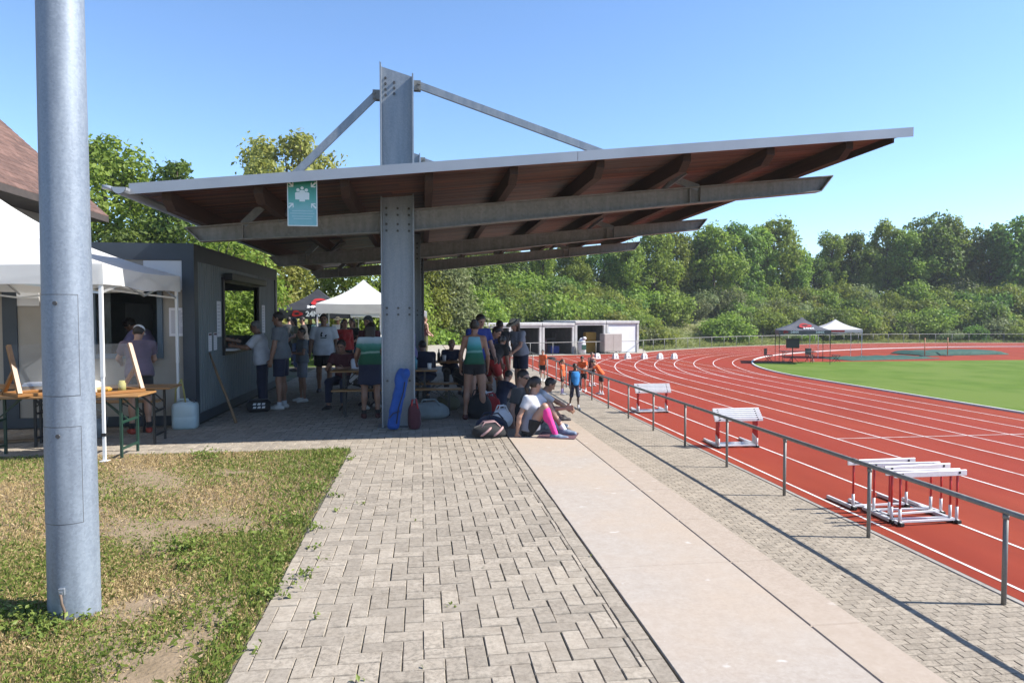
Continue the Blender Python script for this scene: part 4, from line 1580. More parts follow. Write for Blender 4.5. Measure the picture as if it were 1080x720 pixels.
b = MB()
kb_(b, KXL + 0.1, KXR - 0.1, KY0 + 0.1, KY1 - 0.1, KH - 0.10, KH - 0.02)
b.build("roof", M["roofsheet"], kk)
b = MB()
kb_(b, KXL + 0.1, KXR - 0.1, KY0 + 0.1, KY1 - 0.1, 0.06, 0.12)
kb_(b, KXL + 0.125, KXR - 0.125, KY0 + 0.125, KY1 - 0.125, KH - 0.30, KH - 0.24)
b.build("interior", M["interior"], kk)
b = MB()
wall_open(b, "x", KY0 + 0.03, KY0 + 0.09, KXL + 0.18, KXR - 0.18, 0.17, KH - 0.26, [FW, DO])
b.build("front_wall", M["panel_beige"], kk)
b = MB()
wall_open(b, "x", KY1 - 0.09, KY1 - 0.03, KXL + 0.18, KXR - 0.18, 0.17, KH - 0.26, [BW])
b.build("rear_wall", M["panel_grey"], kk)
b = MB()
wall_open(b, "y", KXR - 0.09, KXR - 0.03, KY0 + 0.18, KY1 - 0.18, 0.17, KH - 0.26, [SW])
b2 = MB()
wall_open(b2, "y", KXL + 0.03, KXL + 0.09, KY0 + 0.18, KY1 - 0.18, 0.17, KH - 0.26, [])
b2.build("side_wall", M["panel_grey"], kk)
y_ = KY0 + 0.22
while y_ < KY1 - 0.2:                                # ribs of the panels
    if not (SW[0] - 0.05 < y_ < SW[1] + 0.05):
        kb_(b, KXR - 0.030, KXR - 0.022, y_, y_ + 0.06, 0.175, KH - 0.265)
    else:
        kb_(b, KXR - 0.030, KXR - 0.022, y_, y_ + 0.06, 0.175, SW[2] - 0.03)
    y_ += 0.125
b.build("side_wall", M["panel_grey"], kk)
# hatches
b = MB()
w = 0.075
x0, x1, z0, z1 = FW
kb_(b, x0 - w, x0, KY0 - 0.012, KY0 + 0.10, z0 - w, z1 + w)
kb_(b, x1, x1 + w, KY0 - 0.012, KY0 + 0.10, z0 - w, z1 + w)
kb_(b, x0, x1, KY0 - 0.010, KY0 + 0.10, z0 - w, z0)
kb_(b, x0, x1, KY0 - 0.010, KY0 + 0.10, z1, z1 + w)
fo = b.build("hatch_frame", mat("blue_grey_frame", (0.10, 0.15, 0.20), rough=0.45), kk)
b = MB()
kb_(b, x0, x0 + (x1 - x0) * 0.22, KY0 + 0.050, KY0 + 0.058, z0, z1)
b.build("sliding_pane", mat_glass("dim_glass", (0.1, 0.12, 0.13), 0.22), fo)
b = MB()
y0, y1, z0, z1 = SW
kb_(b, KXR - 0.10, KXR + 0.012, y0 - w, y0, z0 - w, z1 + w)
kb_(b, KXR - 0.10, KXR + 0.012, y1, y1 + w, z0 - w, z1 + w)
kb_(b, KXR - 0.10, KXR + 0.010, y0, y1, z0 - w, z0 - 0.001)
kb_(b, KXR - 0.10, KXR + 0.010, y0, y1, z1 + 0.001, z1 + w)
fo = b.build("hatch_frame", M["dark_steel"], kk)
b = MB()
kb_(b, KXR - 0.16, KXR + 0.16, y0 + 0.01, y1 - 0.01, z0, z0 + 0.035, 0, 0.005)
b.build("counter_board", M["panel_white"], fo)
b = MB()
kb_(b, KXR + 0.012, KXR + 0.16, y0 - 0.06, y1 + 0.06, z1 + 0.02, z1 + 0.15, 0, 0.015)
b.build("shutter_box", M["dark_steel"], fo)
# inner fittings seen through the hatch
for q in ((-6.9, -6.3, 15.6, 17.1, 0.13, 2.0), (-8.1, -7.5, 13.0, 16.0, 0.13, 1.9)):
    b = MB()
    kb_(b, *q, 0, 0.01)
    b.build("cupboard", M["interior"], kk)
b = MB()
kb_(b, DO[0], DO[1], KY0 + 0.045, KY0 + 0.085, DO[2], DO[3], 0, 0.01)
do = b.build("door", M["anthracite"], kk)
b = MB()
b.cyl((DO[1] - 0.09 - KXR, 0.045, 1.05), (DO[1] - 0.09 - KXR, -0.01, 1.05), 0.012, 8)
b.cyl((DO[1] - 0.09 - KXR, -0.01, 1.05), (DO[1] - 0.22 - KXR, -0.01, 1.05), 0.010, 8)
b.build("door_handle", M["alu"], do)
b = MB()
kb_(b, GY(151, 300, KY0)[0], GY(199, 300, KY0)[0], KY0 + 0.018, KY0 + 0.0295, 2.12, 2.57)
b.build("upper_panel", M["panel_white"], kk)


# notices
def notice(label, loc, w_, h_, axis, lines):
    t = thing("paper_notice", label, "notice", loc, 0 if axis == "x" else PI / 2)
    b = MB()
    b.box(-w_ / 2, w_ / 2, -0.004, 0, 0, h_)
    b.build("sheet", M["paper"], t)
    b = MB()
    rr = random.Random(int(h_ * 1000))
    for i in range(lines):
        z = h_ * (0.9 - 0.82 * i / max(1, lines - 1) * 0.95) - 0.006
        ww = w_ * rr.uniform(0.45, 0.8)
        b.box(-w_ * 0.4, -w_ * 0.4 + ww, -0.0058, -0.0045, z, z + h_ * 0.012)
    b.build("faint_print", M["ink"], t)
    return t


c0 = GY(188.5, 340, KY0)
notice("large lilac-white notice with faint print on the beige wall beside the front hatch", (c0[0], KY0 + 0.029, GY(188, 354.5, KY0)[2]), 0.30, 0.44, "x", 22)
for px, py, w_, h_, lab in ((232.5, 355, 0.24, 0.62, "tall notice sheet fixed on the grey side wall left of the side hatch"), (223, 370, 0.17, 0.30, "left one of two small sheets with dark tops low on the grey side wall"),
                            (228.5, 369, 0.17, 0.30, "right one of two small sheets with dark tops low on the grey side wall"), (279, 351, 0.3, 0.62, "notice sheet on the grey wall right of the side hatch")):
    p = GX(px, py, KXR)
    t = notice(lab, (KXR - 0.021, p[1], p[2]), w_, h_, "y", 9)
    if w_ < 0.2:
        b = MB()
        b.box(-w_ / 2 + 0.01, w_ / 2 - 0.01, -0.0058, -0.0045, h_ * 0.86, h_ * 0.97)
        b.build("photo_strip", mat("dark_red_print", (0.14, 0.05, 0.06), rough=0.7), t)

# stick leaning on the wall
p0, p1 = G(249, 446), GX(221, 372, KXR + 0.02)
b = MB()
d = p1 - p0
b.tube([(0, 0, 0), (d[0] * 0.35 + 0.008, d[1] * 0.35, d[2] * 0.35), (d[0] * 0.7 - 0.006, d[1] * 0.7, d[2] * 0.7), tuple(d)], [0.024, 0.020, 0.020, 0.015], 8)
tag(b.build("wooden_stick", M["bamboo"], None, p0), "rough brown wooden stick leaning against the grey kiosk wall", "stick")

# ================================================================== HOUSE WITH SHINGLE ROOF
EX, EZ, HY0, HY1 = -8.45, 4.42, 8.0, 20.0
hs_ = thing("shingle_roof_house", "house with steep brown shingled roof and dark eave behind the white tent", "house", (EX - 1.0, HY0, 0))
hx, hy = EX - 1.0, HY0
pit = 0.95
RXx = EX - 5.0


def rz_(x):
    return EZ + (EX - x) * pit


b = MB()
row = 0
ncr = 34
for i in range(ncr):                                    # shingle courses on the slope that faces the track
    xa = EX - 5.0 * i / ncr
    xb = EX - 5.0 * (i + 1) / ncr - 0.03
    y_ = HY0 - (0.15 if i % 2 else 0)
    while y_ < HY1:
        ya, yb = max(y_, HY0), min(y_ + 0.31, HY1)
        if yb - ya > 0.02:
            up_ = 0.018 + random.uniform(-0.003, 0.003)
            vs = [(xa - hx, ya - hy, rz_(xa) + up_), (xa - hx, yb - 0.006 - hy, rz_(xa) + up_), (xb - hx, yb - 0.006 - hy, rz_(xb) + 0.002), (xb - hx, ya - hy, rz_(xb) + 0.002),
                  (xa - hx, ya - hy, rz_(xa)), (xa - hx, yb - 0.006 - hy, rz_(xa))]
            b.add(vs, [(0, 1, 2, 3), (4, 5, 1, 0)])
        y_ += 0.31
b.build("shingles", M["shingle"], hs_)
b = MB()
for s_ in (1, -1):
    def xm(x):
        return x if s_ > 0 else 2 * RXx - x
    vs = []
    for x, y_ in ((EX + 0.0, HY0), (EX, HY1), (RXx, HY1), (RXx, HY0)):
        vs.append((xm(x) - hx, y_ - hy, rz_(x) - 0.004))
    for x, y_ in ((EX + 0.0, HY0), (EX, HY1), (RXx, HY1), (RXx, HY0)):
        vs.append((xm(x) - hx, y_ - hy, rz_(x) - 0.16))
    b.add(vs, [(0, 1, 2, 3), (7, 6, 5, 4), (0, 4, 5, 1), (1, 5, 6, 2), (2, 6, 7, 3), (3, 7, 4, 0)])
b.build("roof", M["soffit_dark"], hs_)
b = MB()
b.box(EX - 9.0 - hx, EX - 1.0 - hx, 0.8, HY1 - 0.8 - hy, 0, EZ + 0.55)
b.prism([(EX - 1.0 - hx, EZ + 0.5), (EX - 9.0 - hx, EZ + 0.5), (RXx - hx, rz_(RXx) - 0.3)], 0.81, HY1 - 0.81 - hy, "y")
b.build("wall", M["plaster"], hs_)
b = MB()
b.box(EX - 0.98 - hx, EX - 0.02 - hx, 0.02, HY1 - 0.02 - hy, EZ - 0.16, EZ - 0.13)
b.build("eave_boards", M["soffit_dark"], hs_)
b = MB()
b.box(-0.02, 0.03, 4.2, 5.4, 0.9, 2.2)
wd = b.build("window", M["panel_white"], hs_)
b = MB()
b.box(0.031, 0.036, 4.27, 5.33, 0.97, 2.13)
b.build("pane", M["dark_room"], wd)


# ================================================================== PARTY TENTS
def tent(name, label, loc, wx, wy, zv, zp, cm, pole_m, rotz=0.0, val=0.24, legs=None, concave=0.35, group=None, n=14, sag=0.02, truss=True):
    """pop-up tent; origin on the ground at its middle"""
    t = thing(name, label, "tent", loc, rotz, group)
    b = MB()
    r = random.Random(int(abs(loc[0] * 100)))
    # four roof faces, concave towards the peak
    N_ = n
    vs, fs = [], []
    sides = [((-1, -1), (1, -1)), ((1, -1), (1, 1)), ((1, 1), (-1, 1)), ((-1, 1), (-1, -1))]
    for (ax, ay), (bx, by) in sides:
        o = len(vs)
        for i in range(N_ + 1):
            u = i / N_                               # 0 at eave, 1 at peak
            for j in range(N_ + 1):
                v = j / N_
                ex = (ax + (bx - ax) * v) * wx / 2
                ey = (ay + (by - ay) * v) * wy / 2
                x, y_ = ex * (1 - u), ey * (1 - u)
                zz = zv + (zp - zv) * ((1 - concave) * u + concave * u * u * u)
                zz -= sag * math.sin(PI * v) * (1 - u) * 1.2 + 0.012 * math.sin(7 * v + 3 * u + ax) * (1 - u) * u * 2
                vs.append((x, y_, zz))
        for i in range(N_):
            for j in range(N_):
                a = o + i * (N_ + 1) + j
                fs.append((a, a + 1, a + N_ + 2, a + N_ + 1))
    b.add(vs, fs, 0, True)
    roof = b.build("roof_cloth", cm, t)
    b = MB()
    vs, fs = [], []
    for (ax, ay), (bx, by) in sides:
        o = len(vs)
        for j in range(17):
            v = j / 16
            ex = (ax + (bx - ax) * v) * wx / 2 * 1.003
            ey = (ay + (by - ay) * v) * wy / 2 * 1.003
            wv = 0.012 * math.sin(v * 19 + ax * 2)
            zt = zv - sag * math.sin(PI * v) * 1.2
            vs += [(ex, ey, zt), (ex * 1.002 + wv * abs(ay - by) * 0, ey * 1.002, zt - val + 0.012 * math.sin(v * 12 + ay))]
        for j in range(16):
            fs.append((o + 2 * j, o + 2 * j + 1, o + 2 * j + 3, o + 2 * j + 2))
    b.add(vs, fs, 0, True)
    b.build("valance", cm, t)
    lx, ly = wx / 2 - 0.035, wy / 2 - 0.035
    for sx_, sy_ in ((-1, -1), (1, -1), (1, 1), (-1, 1)):
        b = MB()
        zb = 0.0
        b.box(sx_ * lx - 0.019, sx_ * lx + 0.019, sy_ * ly - 0.019, sy_ * ly + 0.019, 1.0, zv - 0.02)
        b.box(sx_ * lx - 0.015, sx_ * lx + 0.015, sy_ * ly - 0.015, sy_ * ly + 0.015, zb + 0.01, 1.0)
        b.box(sx_ * lx - 0.045, sx_ * lx + 0.045, sy_ * ly - 0.045, sy_ * ly + 0.045, zb, zb + 0.01)
        lg = b.build("leg", pole_m, t)
        b = MB()
        b.box(sx_ * lx - 0.026, sx_ * lx + 0.026, sy_ * ly - 0.026, sy_ * ly + 0.026, 0.30, 0.335)
        b.build("leg_collar", M["rubber"], lg)
    if truss:
        b = MB()
        zt, zb = zv - 0.06, zv - 0.34
        for (ax, ay), (bx, by) in sides:
            for k in range(2):
                v0, v1 = k / 2, (k + 1) / 2
                q = lambda v, z: ((ax + (bx - ax) * v) * lx, (ay + (by - ay) * v) * ly, z)
                b.bar(q(v0, zt), q(v1, zb), 0.012, 0.026)
                b.bar(q(v0, zb), q(v1, zt), 0.012, 0.026)
        b.bar((0, 0, zv - 0.25), (0, 0, zp - 0.02), 0.035, 0.035, upv=(0, 1, 0))
        for sx_, sy_ in ((-1, 0), (1, 0), (0, -1), (0, 1)):
            b.bar((sx_ * lx, sy_ * ly, zb + 0.05), (0, 0, zv + (zp - zv) * 0.25), 0.014, 0.026)
            b.bar((sx_ * lx, sy_ * ly, zt), (0, 0, zv - 0.22), 0.014, 0.026)
        b.build("scissor_truss", M["alu"], t)
    return t, roof


TXR, TXL, TY0, TY1 = -3.70, -8.2, 8.56, 11.12
tA, _ = tent("party_tent", "large white party tent sheltering the tables in front of the beige kiosk wall", ((TXR + TXL) / 2, (TY0 + TY1) / 2, 0.0), TXR - TXL, TY1 - TY0, 2.33, 3.62, M["tent_cream"], M["white_pole"], val=0.23, concave=0.45, sag=0.03)
tB, _ = tent("party_tent", "bright white pop-up tent between the black market tent and the steel column", (-2.1, 25.45, 0.0), 2.95, 3.0, 2.14, 3.04, M["tent_white"], M["white_pole"], val=0.33)
tC, roofC = tent("party_tent", "black market tent with red logo and white lettering beside the white pop-up tent", (-4.45, 30.4, 0.0), 3.1, 3.0, 1.98, 2.90, M["tent_black"], M["dark_steel"], val=0.36)
tD, _ = tent("party_tent", "white canopy tent with a red valance print behind the white pop-up tent", (-1.3, 29.2, 0.0), 3.0, 3.0, 1.90, 2.5, M["tent_white"], M["white_pole"], val=0.22)
tE, roofE = tent("party_tent", "grey and black tent with red logo standing on the infield edge", (25.0, 42.4, ZL), 3.1, 3.1, 2.18, 3.02, M["tent_grey"], M["dark_steel"], R(-24), val=0.25)
tF, _ = tent("party_tent", "small white tent on the infield just behind the grey one", (30.6, 47.4, ZL), 3.0, 3.0, 2.12, 2.85, M["tent_white"], M["white_pole"], R(-20), val=0.22)


def print_on_tent(t, txt, size, x, z, ydist, m, name, rot=0.0, tilt=0.0, bold=0.01):
    vs, fs = text_mb(txt, size, 0.004, bold)
    b = MB()
    b.add([(v[0], v[2] * -1, v[1]) for v in vs], fs)
    o = b.build(name, m, t)
    o.location = (x, ydist, z)
    o.rotation_euler = (tilt, 0, rot)
    return o


def swoosh_logo(t, x, y_, z, w_, h_, tilt, rot=0.0, name="red_logo"):
    """red rounded emblem with a dark eye-like cut and a pointed top"""
    b = MB()
    n = 26
    pts = []
    for i in range(n):
        a = 2 * PI * i / n
        rr = 1 + 0.16 * math.cos(3 * a + 0.6)
        pts.append((w_ / 2 * rr * math.cos(a), h_ / 2 * rr * math.sin(a)))
    b.prism(pts, -0.004, 0.004, "y", 0)
    b.prism([(w_ * 0.25 * math.cos(2 * PI * i / 14), -h_ * 0.05 + h_ * 0.13 * math.sin(2 * PI * i / 14)) for i in range(14)], -0.008, -0.0045, "y", 1)
    b.prism([(-w_ * 0.44, h_ * 0.16), (w_ * 0.40, h_ * 0.30), (w_ * 0.10, h_ * 0.10)], -0.008, -0.0045, "y", 1)
    o = b.build(name, [M["red_print"], M["black_print"]], t)
    o.location = (x, y_, z)
    o.rotation_euler = (tilt, 0, rot)
    return o


def roof_pt(wy, zv, zp, u, concave=0.35):
    return -wy / 2 * (1 - u), zv + (zp - zv) * ((1 - concave) * u + concave * u ** 3)


print_on_tent(tC, "24MX", 0.30, 0.10, 1.98 - 0.19, -1.52, M["white_print"], "lettering")
swoosh_logo(tC, -0.62, -1.525, 1.98 - 0.17, 0.42, 0.24, 0)
yl, zl_ = roof_pt(3.0, 1.98, 2.86, 0.42)
tl = -math.atan2(1.5 * 0.58 - 0.1, 0.42)
swoosh_logo(tC, 0.25, yl - 0.10, zl_ + 0.06, 0.80, 0.42, -R(52))
yl, zl_ = roof_pt(3.0, 1.98, 2.86, 0.14)
print_on_tent(tC, "24MX", 0.24, 0.05, zl_ + 0.03, yl - 0.05, M["white_print"], "lettering", 0, -R(56))
# red printed valance of the canopy behind
b = MB()
b.box(-1.4, 1.4, -1.525, -1.515, 1.80, 1.93)
b.build("red_band", M["red_print"], tD)
b = MB()
for i in range(9):
    b.box(-1.2 + i * 0.28, -1.06 + i * 0.28, -1.5285, -1.526, 1.845, 1.90)
b.build("white_dashes", M["white_print"], tD)
# infield tent prints
yl, zl_ = roof_pt(3.1, 2.18, 3.02, 0.40)
swoosh_logo(tE, 0.05, yl - 0.08, zl_ + 0.05, 0.75, 0.5, -R(58))
yl, zl_ = roof_pt(3.1, 2.18, 3.02, 0.17)
print_on_tent(tE, "24MX", 0.26, 0.25, zl_ + 0.02, yl - 0.05, M["white_print"], "lettering", 0, -R(60))
print_on_tent(tE, "24MX", 0.2, -0.6, 2.05, -1.57, M["white_print"], "lettering")
swoosh_logo(tE, -1.15, -1.575, 2.06, 0.3, 0.16, 0)
print_on_tent(tE, "24MX", 0.2, 0.9, 2.05, -1.57, M["white_print"], "lettering")
b = MB()
b.box(-1.0, 0.3, -1.522, -1.512, 1.93, 2.06)
b.build("red_band", M["red_print"], tF)
# side curtain hanging in the white tent
b = MB()
vs, fs = [], []
for i in range(12):
    x = 0.62 + 0.012 * (i % 2) + i * 0.02
    vs += [(x, -0.9 + i * 0.05, 0.25), (x, -0.9 + i * 0.05, 1.95)]
for i in range(11):
    fs.append((2 * i, 2 * i + 2, 2 * i + 3, 2 * i + 1))
b.add(vs, fs, 0, True)
b.build("side_curtain", M["tent_white"], tB)

# ================================================================== RAILINGS
rl = thing("railing", "grey tubular steel railing between the paved walkway and the track", "railing", (6.19, 6.48, ZL))
sp = 2.245
b = MB()
b.tube([(0, -sp * 2, 1.01), (0, 6, 1.01), (0, 41.5, 1.01)], 0.032, 12)
for k in range(0, 8):
    b.cyl((0, -sp * 1.5 + k * sp * 2.62, 1.01), (0, -sp * 1.5 + k * sp * 2.62 + 0.11, 1.01), 0.036, 12)
b.build("top_rail", M["galv_dark"], rl)
for k in range(-2, 19):
    b = MB()
    b.cyl((0, k * sp, -0.1), (0, k * sp, 0.985), 0.026, 12)
    p_ = b.build("post", M["galv_dark"], rl)
    b = MB()
    b.cyl((0, k * sp, 0.93), (0, k * sp, 0.98), 0.032, 12)
    b.build("post_sleeve", M["galv_dark"], p_)

fr = thing("railing", "long thin grey railing round the far bend and past the garages", "railing", (6.0, 51.4, ZL))
fx, fy = 6.0, 51.4
path = [(2.6, 50.3), (6.0, 51.42), (12, 53.37), (18.5, 55.5)] + [p for p in bend(LW * 8 + 0.9) if (p[1] > 56.6 and p[0] < 140 and p[0] > 18.6)]
P = np.array(path)
seg = np.hypot(*np.diff(P, axis=0).T)
cum = np.concatenate([[0], np.cumsum(seg)])
Ltot = min(cum[-1], 112)
ss = np.arange(0, Ltot, 2.0)
pts = np.stack([np.interp(ss, cum, P[:, 0]), np.interp(ss, cum, P[:, 1])], 1)
b = MB()
b.tube([(p[0] - fx, p[1] - fy, 1.0) for p in pts], 0.03, 6)
b.build("top_rail", M["galv_dark"], fr)
for i in range(0, len(pts)):
    b = MB()
    b.cyl((pts[i][0] - fx, pts[i][1] - fy, -0.15), (pts[i][0] - fx, pts[i][1] - fy, 0.98), 0.026, 6)
    b.build("post", M["galv_dark"], fr)

# ================================================================== GARAGES
ga, gb = np.array([3.9, 51.6]), np.array([18.05, 56.2])
gang = math.atan2(gb[1] - ga[1], gb[0] - ga[0])
gdir = np.array([math.cos(gang), math.sin(gang)])


def gx_at(px):
    """distance along the garage front where a photo column meets it"""
    r = _ray(px, 350)[:2]
    A = np.array([[r[0], -gdir[0]], [r[1], -gdir[1]]])
    s_ = np.linalg.solve(A, ga)
    return s_[1]


specs = [(477, 539.5, 343.5, "open", "leftmost open concrete garage, hidden partly behind people"), (540, 571.5, 343.5, "open", "open concrete garage with dim crates, left of the lattice of shelves"),
         (572, 606, 344, "open2", "open white garage with red and blue gear stored inside"), (606.5, 639, 341.5, "open3", "taller open white garage with a yellow mat inside"),
         (639.5, 674, 341.5, "closed", "white garage with its pale door shut at the right end of the row")]
for px0, px1, top, kind, lab in specs:
    s0, s1 = gx_at(px0), gx_at(px1)
    p = ga + gdir * (s0 + s1) / 2
    W2 = (s1 - s0) / 2 - 0.01
    dist = np.hypot(*p)
    hh = 2.52 if top > 342 else 2.68
    g = thing("storage_garage", lab, "garage", (p[0], p[1], ZL + 0.004), gang, "storage garages beside the bend")
    b = MB()
    t_ = 0.2
    b.box(-W2, -W2 + t_, 0, 5.5, 0, hh - 0.22)
    b.box(W2 - t_, W2, 0, 5.5, 0, hh - 0.22)
    b.box(-W2 + t_, W2 - t_, 5.3, 5.5, 0, hh - 0.22)
    if kind != "closed":
        b.box(-W2 + t_, W2 - t_, 0.0, 0.15, hh - 0.36, hh - 0.22)
    b.build("wall", M["garage"], g)
    b = MB()
    b.box(-W2 - 0.0, W2 + 0.0, -0.06, 5.55, hh - 0.2195, hh, 0, 0.02)
    b.build("roof", M["garage"], g)
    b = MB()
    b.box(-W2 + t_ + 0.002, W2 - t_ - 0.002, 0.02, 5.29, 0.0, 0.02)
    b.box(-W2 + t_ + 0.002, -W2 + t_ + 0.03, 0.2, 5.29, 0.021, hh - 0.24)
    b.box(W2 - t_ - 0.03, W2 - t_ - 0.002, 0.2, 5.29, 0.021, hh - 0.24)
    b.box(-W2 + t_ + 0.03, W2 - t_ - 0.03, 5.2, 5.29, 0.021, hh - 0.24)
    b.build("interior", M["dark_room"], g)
    if kind == "closed":
        b = MB()
        b.box(-W2 + t_ + 0.003, W2 - t_ - 0.003, 0.08, 0.12, 0.022, hh - 0.225)
        d_ = b.build("door", M["garage_door"], g)
        b = MB()
        b.box(-W2 + 0.35, 0.45, 0.055, 0.078, 0.05, 1.72)
        b.build("wicket_leaf", M["panel_white"], d_)
        b = MB()
        b.box(-0.5, -0.36, 0.03, 0.054, 0.95, 1.12)
        b.build("door_handle", M["bolt"], d_)
    else:
        b = MB()
        b.box(-W2 + t_ + 0.03, W2 - t_ - 0.03, 0.25, 2.4, hh - 0.30, hh - 0.26)
        b.build("raised_door", M["garage_door"], g)

    def gitem(nm, lab2, cat, x, y_, fn, m_):
        q = p + gdir * x + np.array([-gdir[1], gdir[0]]) * y_
        b = MB()
        fn(b)
        tag(b.build(nm, m_, None, (q[0], q[1], ZL + 0.025), gang), lab2, cat)
    if kind == "open2":
        def f1(b):
            for k in range(3):
                b.box(-0.9, 0.9, -0.3, 0.3, 0.05 + k * 0.55, 0.10 + k * 0.55)
            for x in (-0.9, 0.9):
                b.box(x - 0.03, x + 0.03, -0.3, 0.3, 0, 1.7)
        gitem("storage_shelf", "dim steel shelf inside the open garage with red and blue gear", "shelf", 0.0, 2.4, f1, M["bolt"])
        def f2(b):
            b.box(-0.45, 0.35, -0.28, 0.28, 0.0, 0.55, 0, 0.04)
            b.box(-0.45, 0.35, -0.30, 0.30, 0.552, 0.60, 0, 0.02)
        gitem("plastic_crate", "blue lidded crate on the floor of the open white garage", "crate", 0.35, 1.4, f2, M["blue_cloth"])
        def f3(b):
            b.box(-0.35, 0.35, -0.28, 0.28, 0.0, 1.2, 0, 0.04)
            b.cyl((-0.3, -0.3, 0.06), (-0.3, -0.34, 0.06), 0.06, 10)
            b.cyl((0.3, -0.3, 0.06), (0.3, -0.34, 0.06), 0.06, 10)
        gitem("equipment_cart", "dark red equipment cart inside the open white garage", "cart", -0.75, 1.5, f3, M["burgundy"])
    if kind == "open3":
        def f4(b):
            b.box(-0.55, 0.55, -0.2, 0.2, 0.0, 1.05, 0, 0.05)
            b.box(-0.52, 0.5, -0.2, 0.2, 1.056, 1.72, 0, 0.06)
        gitem("foam_mat", "yellow foam landing mat leaning inside the tall open garage", "mat", 0.55, 1.0, f4, M["yellow"])
        def f5(b):
            b.box(-0.85, 0.85, -0.35, 0.35, 0.12, 1.62, 0, 0.03)
            b.box(-0.80, -0.01, -0.365, -0.352, 0.2, 1.55)
            b.box(0.01, 0.80, -0.365, -0.352, 0.2, 1.55)
            for x in (-0.7, 0.7):
                b.cyl((x, -0.3, 0.06), (x, -0.24, 0.06), 0.06, 10)
                b.cyl((x, 0.3, 0.06), (x, 0.24, 0.06), 0.06, 10)
        gitem("tool_cabinet", "beige wheeled cabinet parked in front of the garages", "cabinet", 1.55, -0.65, f5, M["beige"])
        def f6(b):
            b.tube([(0, 0, 0.0), (0, 0, 0.6), (0, 0, 1.0), (0, 0, 1.3)], [0.34, 0.36, 0.30, 0.12], 14)
            b.ell((0.12, -0.2, 1.25), (0.18, 0.15, 0.14))
            b.box(-0.2, 0.2, -0.37, -0.33, 0.35, 0.75, 1)
        gitem("big_bag", "white bulk bag with a dark print in front of the garages", "bag", -1.15, -0.5, f6, [M["panel_white"], M["teal"]])

# ================================================================== HURDLES
HB = {}


def hurdle_meshes():
    b = MB()
    b.box(-0.59, 0.59, -0.014, 0.014, 0.722, 0.808, 0, 0.006)
    HB["bar"] = b.mesh("crossbar", M["hurdle_white"])
    b = MB()
    for x in (-0.47, 0.47):
        b.box(x - 0.017, x + 0.017, -0.0175, -0.0145, 0.752, 0.787)
    HB["stripe"] = b.mesh("bar_clamp", M["black_print"])
    for nm, x in (("l", -0.47), ("r", 0.47)):
        b = MB()
        b.cyl((x, 0.028, 0.20), (x, 0.028, 0.79), 0.0165, 10)
        HB["up" + nm] = b.mesh("upright", M["hurdle_red"])
        b = MB()
        b.cyl((x, 0.028, 0.045), (x, 0.028, 0.25), 0.0215, 10)
        HB["lo" + nm] = b.mesh("sleeve", M["hurdle_white"])
        b = MB()
        b.box(x - 0.026, x + 0.026, -0.02, 0.70, 0.008, 0.060, 0, 0.008)
        HB["ft" + nm] = b.mesh("foot", M["hurdle_grey"])
        b = MB()
        b.box(x - 0.031, x + 0.031, -0.035, 0.035, 0.0, 0.058, 0, 0.008)
        HB["cp" + nm] = b.mesh("end_cap", M["rubber"])
    b = MB()
    b.bar((-0.44, 0.028, 0.06), (0.44, 0.028, 0.06), 0.028, 0.028)
    HB["tie"] = b.mesh("base_tube", M["hurdle_white"])


hurdle_meshes()


def hurdle(label, x, y_, rz, group):
    t = thing("hurdle", label, "hurdle", (x, y_, ZL + 0.004), rz, group)
    br = link("crossbar", HB["bar"], t)
    link("bar_clamp", HB["stripe"], br)
    for nm in "lr":
        u_ = link("upright", HB["up" + nm], t)
        link("sleeve", HB["lo" + nm], u_)
        f_ = link("foot", HB["ft" + nm], t)
        link("end_cap", HB["cp" + nm], f_)
    link("base_tube", HB["tie"], t)
    return t


n1 = ["front hurdle of the loose group nearest the camera", "second hurdle from the front in the loose nearest group", "third hurdle from the front in the loose nearest group, slightly askew",
      "fourth hurdle from the front in the loose nearest group", "rearmost hurdle of the loose nearest group"]
for (x, y_, rz), lab in zip(((7.45, 9.12, R(1)), (7.42, 9.24, R(-2)), (7.56, 9.53, R(5)), (7.48, 9.72, R(-3)), (7.30, 10.0, R(1))), n1):
    hurdle("white-barred red " + lab, x, y_, rz, "loose hurdles nearest the camera")
for k in range(6):
    t = hurdle("white-barred hurdle pushed into the middle stack by the railing", 7.36 + 0.012 * k, 15.1 + 0.06 * k, R(-1 + 0.5 * k), "hurdles nested in the middle stack")
    t.scale = (1, 1, 0.87 + 0.048 * k)
for k in range(6):
    t = hurdle("white-barred hurdle pushed into the farthest stack by the railing", 7.30 + 0.01 * k, 20.9 + 0.06 * k, R(1 - 0.4 * k), "hurdles nested in the farthest stack")
    t.scale = (1, 1, 0.89 + 0.048 * k)

# ================================================================== LANE BOXES
for k, (px, dg) in enumerate(((711, "1"), (696, "2"), (679.5, "3"), (662, "4"), (649, "5"), (630, "6"))):
    q = G(px, 378.4, ZL)
    t = thing("lane_marker", "white lane box showing the number " + dg, "lane marker", (q[0], q[1] + 0.0, ZL + 0.009), 0.22, "numbered lane boxes across the track")
    b = MB()
    vs = []
    for hw_, hd_, z in ((0.20, 0.18, 0.0), (0.17, 0.14, 0.26), (0.10, 0.05, 0.40)):
        vs += [(-hw_, -hd_, z), (hw_, -hd_, z), (hw_, hd_, z), (-hw_, hd_, z)]
    b.add(vs, [(3, 2, 1, 0), (8, 9, 10, 11)] + [(q_ * 4 + i, q_ * 4 + (i + 1) % 4, q_ * 4 + 4 + (i + 1) % 4, q_ * 4 + 4 + i) for q_ in (0, 1) for i in range(4)])
    b.build("box", M["kerb_white"], t)
    vs, fs = text_mb(dg, 0.24, 0.004, 0.0)
    b = MB()
    b.add([(v[0], -v[2] - 0.186 + (v[1] + 0.15) * 0.154, v[1] + 0.15) for v in vs], fs)
    b.build("number", M["ink"], t)

